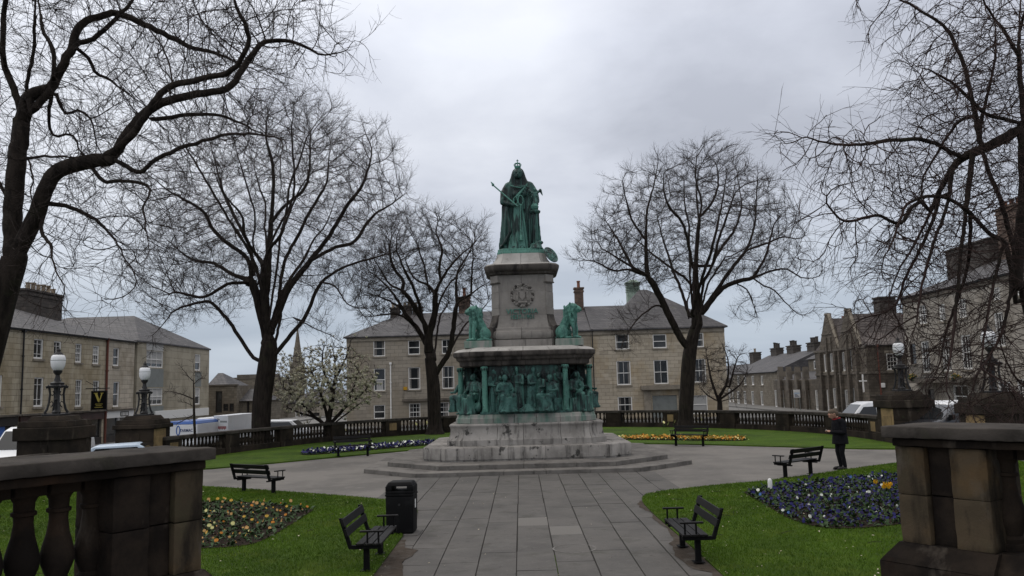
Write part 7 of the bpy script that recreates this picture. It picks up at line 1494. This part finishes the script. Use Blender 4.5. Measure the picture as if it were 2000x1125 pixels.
# daffodils here and there at the foot of the balustrade
for (px_, py_, n, lab) in ((685, 852, 5, 'daffodils'), (842, 839, 9, 'daffodils'), (1303, 836, 3, 'daffodils'), (1358, 832, 3, 'daffodils')):
    c = gz(px_, py_); q = np.column_stack([rng.normal(c[0], .45, n), rng.normal(c[1] - .6, .3, n), np.full(n, .06)])
    scatter('daffodils', [(v[0] * 1, v[1], v[2] * 2.2) for v in PETV], PETF, q, 2.0, 'pet_lemon', None); scatter('daffodil_leaves', [(0, 0, 0), (.03, .02, .22), (0, .04, .26), (-.03, .02, .2)], LEAFF, np.repeat(q, 4, 0) + rng.normal(0, .05, (n * 4, 3)) * (1, 1, 0), 1.1, 'leaf', None)

# grass blades on the lawns where single tufts can be seen, fallen petals and dry leaves
def blades(poly, n, ymax, holes, lab):
    P = np.array([(p[0], p[1]) for p in poly]); lo, hi = P.min(0), P.max(0); hi[1] = min(hi[1], ymax)
    y = lo[1] + (hi[1] - lo[1]) * rng.uniform(0, 1, n) ** 1.5; x = rng.uniform(lo[0], hi[0], n); k = inside(poly, x, y)
    for hpoly in holes: k &= ~inside(hpoly, x, y)
    x, y = x[k], y[k]; m = len(x); h = rng.uniform(.018, .048, m); a = rng.uniform(0, 2 * pi, m); w = rng.uniform(.003, .006, m) * (1 + (y - 12).clip(0) / 12); lx, ly = rng.normal(0, .016, m), rng.normal(0, .016, m)
    V = np.empty((m, 3, 3)); V[:, 0] = np.stack([x - w * np.cos(a), y - w * np.sin(a), np.full(m, .033)], 1); V[:, 1] = np.stack([x + w * np.cos(a), y + w * np.sin(a), np.full(m, .033)], 1); V[:, 2] = np.stack([x + lx, y + ly, .035 + h], 1)
    me = mesh_np('grass', V.reshape(-1, 3), np.arange(m * 3).reshape(-1, 3)); me.materials.append(M['blade']); o = place('grass', me); o['kind'] = 'stuff'
bedL = [(p[0], p[1]) for p in arc([(-5.05, 19.45), (-5.9, 20.3), (-7.2, 21.1), (-8.6, 21.4), (-9.8, 20.6), (-9.6, 18.2), (-8.0, 15.9), (-6.4, 15.1), (-5.2, 15.2), (-5.0, 16.6), (-5.05, 19.45)], 3)]
bedR = [(p[0], p[1]) for p in arc([(5.2, 20.5), (6.5, 21.7), (8.2, 22.6), (10.2, 23.3), (11.6, 22.6), (11.0, 19.8), (9.0, 17.2), (7.0, 15.7), (5.5, 15.3), (5.05, 16.3), (5.1, 18.2), (5.2, 20.5)], 3)]
blades(LAWN['near_l'], 330000, 26, [bedL], ''); blades(LAWN['near_r'], 330000, 27, [bedR], '')
for poly, n in ((LAWN['near_l'], 260), (LAWN['near_r'], 420)):
    q = sample_in(poly, n); scatter('fallen_petals', [(0, 0, 0), (.018, .01, .006), (.03, .03, .003), (.0, .025, .008)], LEAFF, np.column_stack([q, rng.uniform(.055, .075, len(q))]), rng.uniform(.5, 1.5, len(q)), 'litter', None, tilt=.3)
q = np.concatenate([np.column_stack([rng.normal(2.75, .12, 40), rng.uniform(9.5, 14.5, 40)]), np.column_stack([rng.normal(-2.5, .1, 30), rng.uniform(12, 15, 30)]), np.column_stack([rng.uniform(-2.3, 2.4, 40), rng.uniform(10, 25, 40)])])
scatter('dry_leaves', [(0, 0, 0), (.018, .01, .006), (.03, .03, .003), (.0, .025, .008)], LEAFF, np.column_stack([q, np.full(len(q), .008) + (np.abs(q[:, 0]) > 2.4) * .03]), rng.uniform(.5, 1.3, len(q)), 'litter', None, tilt=.2)

mb = MB()
for k in range(46):
    sd = rnd.choice((-1, 1)); x, y = sd * rnd.uniform(2.9, 9), rnd.uniform(10.5, 22); a = rnd.uniform(0, pi); l = rnd.uniform(.12, .45)
    if inside(bedL, np.array([x]), np.array([y]))[0] or inside(bedR, np.array([x]), np.array([y]))[0] or (abs(x) > 6 and y < 12): continue
    p = np.array((x, y, .062)); d = np.array((cos(a), sin(a), 0)); mb.tube([p, p + d * l * .5 + (0, 0, .012), p + d * l + rng.normal(0, .03, 3) * (1, 1, 0)], [.005, .004, .002], 4); mb.tube([p + d * l * .4, p + d * l * .6 + rng.normal(0, .06, 3) * (1, 1, 0)], [.003, .002], 3)
mb.build('fallen_twigs', 'twig')['kind'] = 'stuff'
for sx, x0, y0, y1 in ((1, 2.66, 9.0, 20.0), (-1, 2.46, 9.0, 15.6)):
    ys_ = np.arange(y0, y1, .25); inn = [(sx * (x0 - .10 - .16 * abs(sin(1.7 * y + sx)) * rnd.uniform(.4, 1.2) - (.22 if abs(y - 13.5) < 1.2 else 0)), y) for y in ys_]
    P = inn + [(sx * (x0 + .25), y) for y in ys_[::-1]]; sheet('worn_soil', P if sx < 0 else P, .0135, 'soil_edge')

# ------------------------------------------------------------------ the person with the phone
pp_ = gz(1644, 917); pe = empty('person', (pp_[0], pp_[1], 0), radians(-90 + 8)); pe.scale = (1.14, 1.14, 1.03); tag(pe, 'person in black clothes with a red collar, head bowed over a phone', 'person')
# figure faces local -Y before turning; it stands leaning slightly back with the head bowed
mb = MB()
for s in (-1, 1):
    mb.cap((s * .095, .02, .90), (s * .10, -.015, .50), .105, .072).cap((s * .10, -.015, .50), (s * .105, .045, .09), .068, .048)
mb.ball((0, .02, .95), (.175, .135, .15), 12, 8)
legs = sculpt(mb, 'trousers', 'cloth_black', .018, pe, None, 2, fold_fn(4, .006, 26))
for s in (-1, 1): MB().ball((s * .11, -.035, .045), (.055, .14, .05), 12, 8).box(s * .11 - .05, s * .11 + .05, -.16, .09, 0.0, .025).build('shoe', 'leather', pe, smooth=True)
mb = MB()
mb.cap((0, .02, .98), (0, .0, 1.18), .175, .185).cap((0, .0, 1.18), (0, -.02, 1.36), .19, .165); mb.cap((-.17, .0, 1.40), (.17, .0, 1.40), .085, .085); mb.ball((0, -.06, 1.10), (.165, .12, .2), 10, 8); skirt(mb, (0, .02), .74, 1.05, .225, .195, 5, .03, 0, 1.0, .90); mb.ball((0, .06, 1.25), (.19, .15, .22), 10, 8)
for s in (-1, 1): mb.cap((s * .205, .02, 1.37), (s * .255, .015, 1.08), .075, .062).cap((s * .255, .015, 1.08), (s * .10, -.27, 1.10), .06, .045)
mb.cap((0, -.0, 1.42), (0, -.05, 1.50), .08, .07)
sculpt(mb, 'coat', 'cloth_black', .016, pe, None, 2, fold_fn(7, .007, 22))
mb = MB(); mb.cap((0, -.02, 1.47), (0, -.09, 1.56), .062, .06)
head(mb, (0, -.145, 1.615), .116, 0, .62, hair=False)
for s in (-1, 1):                                                     # hands: palm, four curled fingers, thumb on top
    px0 = np.array((s * .075, -.305, 1.112)); mb.ball(px0, (.036, .048, .024), 10, 6); mb.cap((s * .10, -.25, 1.105), px0, .034, .028)
    for k in range(4):
        y0 = -.335 + .02 * k; mb.cap((s * .060, y0 - .005, 1.118), (s * .030, y0 - .02, 1.128), .0105, .0095, 6).cap((s * .030, y0 - .02, 1.128), (s * .008, y0 - .018, 1.142), .0095, .008, 6)
    mb.cap((s * .072, -.285, 1.128), (s * .04, -.315, 1.150), .0125, .009, 6)
sculpt(mb, 'head_and_hands', 'skin', .0085, pe, None, 1)
mb = MB(); mb.ball((0, -.150, 1.665), (.103, .118, .092), 14, 9); mb.ball((0, -.075, 1.63), (.100, .085, .10), 12, 8)
sculpt(mb, 'hair', 'hair', .012, pe, None, 1, fold_fn(2, .004, 60))
mb = MB(); mb.tube([(.088 * cos(a), -.045 + .085 * sin(a), 1.475 + .022 * sin(a)) for a in np.linspace(0, 2 * pi, 17)], .026, 6).tube([(.10 * cos(a), -.03 + .085 * sin(a), 1.445 + .02 * sin(a)) for a in np.linspace(0, pi, 9)], .028, 6)
sculpt(mb, 'collar', 'cloth_red', .010, pe, None, 1)
ph = MB().box(-.038, .038, -.075, .075, -.005, .005).build('phone', 'plastic_white', None, bevel=.004); c, s_ = cos(pe.rotation_euler[2]), sin(pe.rotation_euler[2])
ph.location = (pp_[0] - s_ * -.345, pp_[1] + c * -.345, 1.152); ph.rotation_euler = (radians(-28), 0, pe.rotation_euler[2]); tag(ph, 'white phone held in both hands by the person in black', 'phone')

# ------------------------------------------------------------------ vehicles in the two streets
def vehicle(name, label, cat, loc, rz, prof, W, paint, side_glass, shield, belt=1.0, tumble=.14, group=None, wheels=(.85, -1.15), wr=.33, rear_glass=None, roof_m=None, lights=True):
    """prof: side outline (along, up), front at +along; side_glass: outlines; shield: the two ends of the windscreen line"""
    r = empty(name, loc, rz); tag(r, label, cat, group); zt = max(z for _, z in prof)
    hw = lambda z: W / 2 * (1 - tumble * max(0, (z - belt) / max(zt - belt, .01)) - .04 * max(0, (.5 - z) / .5))
    k = len(prof); vs = [(a, -hw(z), z) for a, z in prof] + [(a, hw(z), z) for a, z in prof]
    MB().add(vs, [tuple(range(k - 1, -1, -1)), tuple(range(k, 2 * k))] + [(i, (i + 1) % k, k + (i + 1) % k, k + i) for i in range(k)]).build('body', paint, r, bevel=.07, seg=3, smooth=True)
    for g in side_glass:
        for s in (-1, 1):
            n = len(g); vv = [(a, s * (hw(z) + q), z) for q in (-.01, .008) for a, z in g]
            MB().add(vv, [tuple(range(n)), tuple(range(2 * n - 1, n - 1, -1))] + [(i, (i + 1) % n, n + (i + 1) % n, n + i) for i in range(n)]).build('side_window', 'glass', r)
    for nm, e in (('windscreen', shield), ('rear_window', rear_glass)):
        if not e: continue
        (a0, z0), (a1, z1) = e; d = np.array((a1 - a0, z1 - z0)); nn = np.array((d[1], -d[0])); nn /= np.linalg.norm(nn); nn = nn if (nn[0] > 0) == (nm == 'windscreen') else -nn
        p0, p1 = np.array((a0, z0)) + d * .06, np.array((a0, z0)) + d * .94; vv = []
        for q in (-.015, .012):
            for p in (p0, p1):
                for s in (-1, 1): vv.append((p[0] + nn[0] * q, s * (hw(p[1]) - .10), p[1] + nn[1] * q))
        MB().add(vv, [(0, 1, 3, 2), (4, 6, 7, 5), (0, 4, 5, 1), (2, 3, 7, 6), (0, 2, 6, 4), (1, 5, 7, 3)]).build(nm, 'glass', r)
    me = MB().lathe([(wr * .62, -.1), (wr, -.09), (wr, .09), (wr * .62, .1)], 18).mesh('tyre', smooth=True); me.transform(Matrix.Rotation(pi / 2, 4, 'X')); me.materials.append(M['rubber'])
    rm = MB().lathe([(wr * .1, -.095), (wr * .6, -.09), (wr * .6, .09), (wr * .1, .095)], 12).mesh('rim', smooth=True); rm.transform(Matrix.Rotation(pi / 2, 4, 'X')); rm.materials.append(M['rim'])
    for a in wheels:
        for s in (-1, 1): w = place('wheel', me, r, (a, s * (W / 2 - .09), wr)); place('rim', rm, w)
    fa = max(a for a, _ in prof); ra = min(a for a, _ in prof)
    if lights:
        for s in (-1, 1):
            MB().box(fa - .12, fa + .006, s * W * .36 - .14, s * W * .36 + .14, .66, .82).build('headlight', 'lamp_lens', r, bevel=.02); MB().box(ra - .006, ra + .06, s * W * .42 - .07, s * W * .42 + .07, .75, 1.05).build('tail_light', 'redink', r, bevel=.01)
            if shield: MB().box(shield[0][0] - .42, shield[0][0] - .24, s * (W / 2 + .02), s * (W / 2 + .22), shield[0][1] + .02, shield[0][1] + .22).build('mirror', 'blackpaint', r, bevel=.03)
    MB().box(fa - .05, fa + .02, -W * .42, W * .42, .28, .52).build('bumper', 'blackpaint', r, bevel=.03)
    return r
VAN = [(-2.5, .32), (-2.52, 1.2), (-2.45, 1.98), (1.0, 2.02), (1.38, 1.9), (2.05, 1.22), (2.5, 1.02), (2.55, .35)]
vg = [[(1.30, 1.2), (1.78, 1.22), (1.32, 1.76), (.62, 1.78), (.62, 1.2)]]; shd = ((2.05, 1.22), (1.36, 1.92))
p = (-19.5, 33.4); v1 = vehicle('van', 'white van cab with dark windscreen peeping over the wall at the far left', 'van', (p[0], p[1], ZS), radians(-91), [(a * .86, z * 1.10) for a, z in VAN], 2.0, 'vanwhite', [[(a * .86, z * 1.10) for a, z in g] for g in vg], tuple((a * .86, z * 1.10) for a, z in shd), belt=1.3)
CAR = [(-2.0, .3), (-2.05, .9), (-1.75, 1.05), (-1.3, 1.42), (.2, 1.46), (1.0, .98), (1.95, .80), (2.05, .35)]
cg = [[(-1.55, 1.0), (.72, 1.0), (.16, 1.36), (-1.2, 1.34)]]
p = gy(226, 866, 31); vehicle('parked_car', 'pale blue and white car roof beside the darker lamp pier', 'car', (p[0] + .6, 31.2, ZS + .02), radians(20), [(a, z * 1.05) for a, z in CAR], 1.75, 'vanblue', [[(a, z * 1.05) for a, z in g] for g in cg], ((1.0, 1.03), (.2, 1.53)), belt=.95, rear_glass=((-1.75, 1.1), (-1.3, 1.49)))
# white trailer with blue roof edge and lettering
TX, TY = gy(352, 835, 44)[0], 44.0
tr = empty('trailer', (TX, TY, ZS)); tag(tr, 'white box trailer with blue top edge, blue ring and dark lettering', 'trailer')
def at_(x, y): q = gy(x, y, TY); return q[0] - TX, q[2] - ZS
l, tz = at_(322, 824); rr_, _ = at_(386, 824)
MB().box(l, rr_, 0, 3.6, .55, tz - .16).build('body', 'vanwhite', tr, bevel=.04, seg=2); MB().box(l - .02, rr_ - .0, -.02, 3.62, tz - .16, tz, top=.10).build('roof_edge', 'blue', tr, bevel=.02)
MB().box(l + .1, rr_ - .1, .1, 3.5, .3, .548).build('chassis', 'blackpaint', tr)
wm = MB().lathe([(.2, -.1), (.34, -.09), (.34, .09), (.2, .1)], 16).mesh('wheel', smooth=True); wm.transform(Matrix.Rotation(pi / 2, 4, 'X')); wm.materials.append(M['rubber'])
for a in (.35, .65): 
    for y in (.1, 3.5): place('wheel', wm, tr, (l + (rr_ - l) * a, y, .34))
tm = text_mesh('TARMAC', .19, .006, 'lettering'); tm.transform(Matrix.Rotation(pi / 2, 4, 'X')); tm.materials.append(M['navy']); q = at_(364, 841); place('lettering', tm, tr, (q[0], -.008, q[1]), scale=(.9, 1, 1.15))
q = at_(348, 841); mb = MB(); mb.tube([(q[0] + .09 * cos(a), -.004, q[1] + .24 * sin(a)) for a in np.linspace(0, 2 * pi, 25)], .028, 6); mb.build('ring_emblem', 'blue', tr, smooth=True)
for k in range(4): q = at_(325, 836 + 4 * k); MB().box(q[0] - .06, q[0] + .06, -.012, -.001, q[1] - .06, q[1] + .02).build('small_marking', 'navy', tr)
# big white box van behind the trailer
BY = 47.0; bv = empty('box_van', (gy(415, 830, BY)[0], BY, ZS)); tag(bv, 'tall white box van with faint lettering, right of the trailer', 'van')
def at2(x, y): q = gy(x, y, BY); return q[0] - bv.location.x, q[2] - ZS
l, z_ = at2(417, 812); r2, _ = at2(446, 812); zb2 = .7
MB().box(l, r2, 0, 4.4, zb2, z_).build('box_body', 'vanwhite', bv, bevel=.03); l0, z0_ = at2(374, 817)
mb = MB(); prof = [(l0, z0_ - .35), (l0 + .25, z0_), (l - .02, z0_ + .02), (l - .02, zb2), (l0 - .1, zb2)]; k = len(prof)
mb.add([(x, .15, z) for x, z in prof] + [(x, 2.2, z) for x, z in prof], [tuple(range(k)), tuple(range(2 * k - 1, k - 1, -1))] + [(i, k + i, k + (i + 1) % k, (i + 1) % k) for i in range(k)]).build('cab', 'vanwhite', bv, bevel=.12, seg=3, smooth=True)
q0, q1 = at2(388, 841), at2(405, 848); MB().box(q0[0], q1[0], .13, .149, q1[1], q0[1]).build('side_window', 'glass', bv); q0, q1 = at2(407, 839), at2(413, 850); MB().box(q0[0], q1[0], -.1, .14, q1[1], q0[1]).build('mirror', 'vanwhite', bv, bevel=.03)
MB().box(l0 - .2, r2 - .1, .3, 4.2, .35, zb2 - .002).build('chassis', 'blackpaint', bv)
for a in (l0 + .6, r2 - .9):
    for y in (.25, 2.1): place('wheel', wm, bv, (a, y, .34))
for k in range(9): q = at2(422.5 + 2.3 * k, 835); MB().box(q[0] - .025, q[0] + .025, -.008, -.001, q[1] - .07 - .04 * (k % 2), q[1] + .07).build('red_lettering', 'redink', bv)
for k in range(7): q = at2(431 + 1.9 * k, 823.5); MB().box(q[0] - .02, q[0] + .02, -.008, -.001, q[1] - .05, q[1] + .05).build('grey_lettering', 'greypaint', bv)
q = at2(425.5, 824); MB().box(q[0] - .02, q[0] + .02, -.008, -.001, q[1] - .22, q[1] + .2).box(q[0] - .02, q[0] + .10, -.008, -.001, q[1] + .1, q[1] + .14).build('emblem', 'navy', bv)
p = gy(516, 832, 50); vehicle('parked_car', 'pale estate car seen over the balustrade behind the great tree trunk', 'car', (p[0], 51.5, ZS + .02), radians(180), [(a * 1.1, z * 1.1) for a, z in CAR], 1.75, 'vanwhite', [[(a * 1.1, z * 1.1) for a, z in g] for g in cg], ((1.1, 1.08), (.22, 1.6)), belt=1.0, rear_glass=((-1.92, 1.15), (-1.43, 1.56)))
p = gy(1712, 802, 44); vehicle('van', 'small white van with dark side windows beyond the balustrade, beside the ochre lamp pier', 'van', (p[0] + .2, 44, ZS), radians(180), [(a * .92, z * .97) for a, z in VAN], 1.8, 'vanwhite', [[(a * .92, z * .97) for a, z in g] for g in vg] + [[(-2.0, 1.2), (-1.0, 1.2), (-1.0, 1.68), (-2.0, 1.66)], [(-.8, 1.2), (.4, 1.2), (.4, 1.7), (-.8, 1.7)]], tuple((a * .92, z * .97) for a, z in shd), belt=1.2)
p = gy(1862, 806, 36.5); vehicle('people_carrier', 'silver white people carrier with large windscreen between the two right lamp piers', 'van', (p[0] + .8, 37.5, ZS), radians(196), [(a, z * 1.04) for a, z in VAN], 1.95, 'vanwhite', [[(a, z * 1.04) for a, z in g] for g in vg], tuple((a, z * 1.04) for a, z in shd), belt=1.25)
p = gy(1868, 814, 33); vehicle('parked_car', 'dark grey car in front of the silver people carrier', 'car', (p[0] + .15, 33.6, ZS + .34), radians(186), [(a, z * 1.16) for a, z in CAR], 1.75, 'vangrey', [[(a, z * 1.16) for a, z in g] for g in cg], ((1.0, 1.14), (.2, 1.69)), belt=1.05, rear_glass=((-1.75, 1.22), (-1.3, 1.64)))
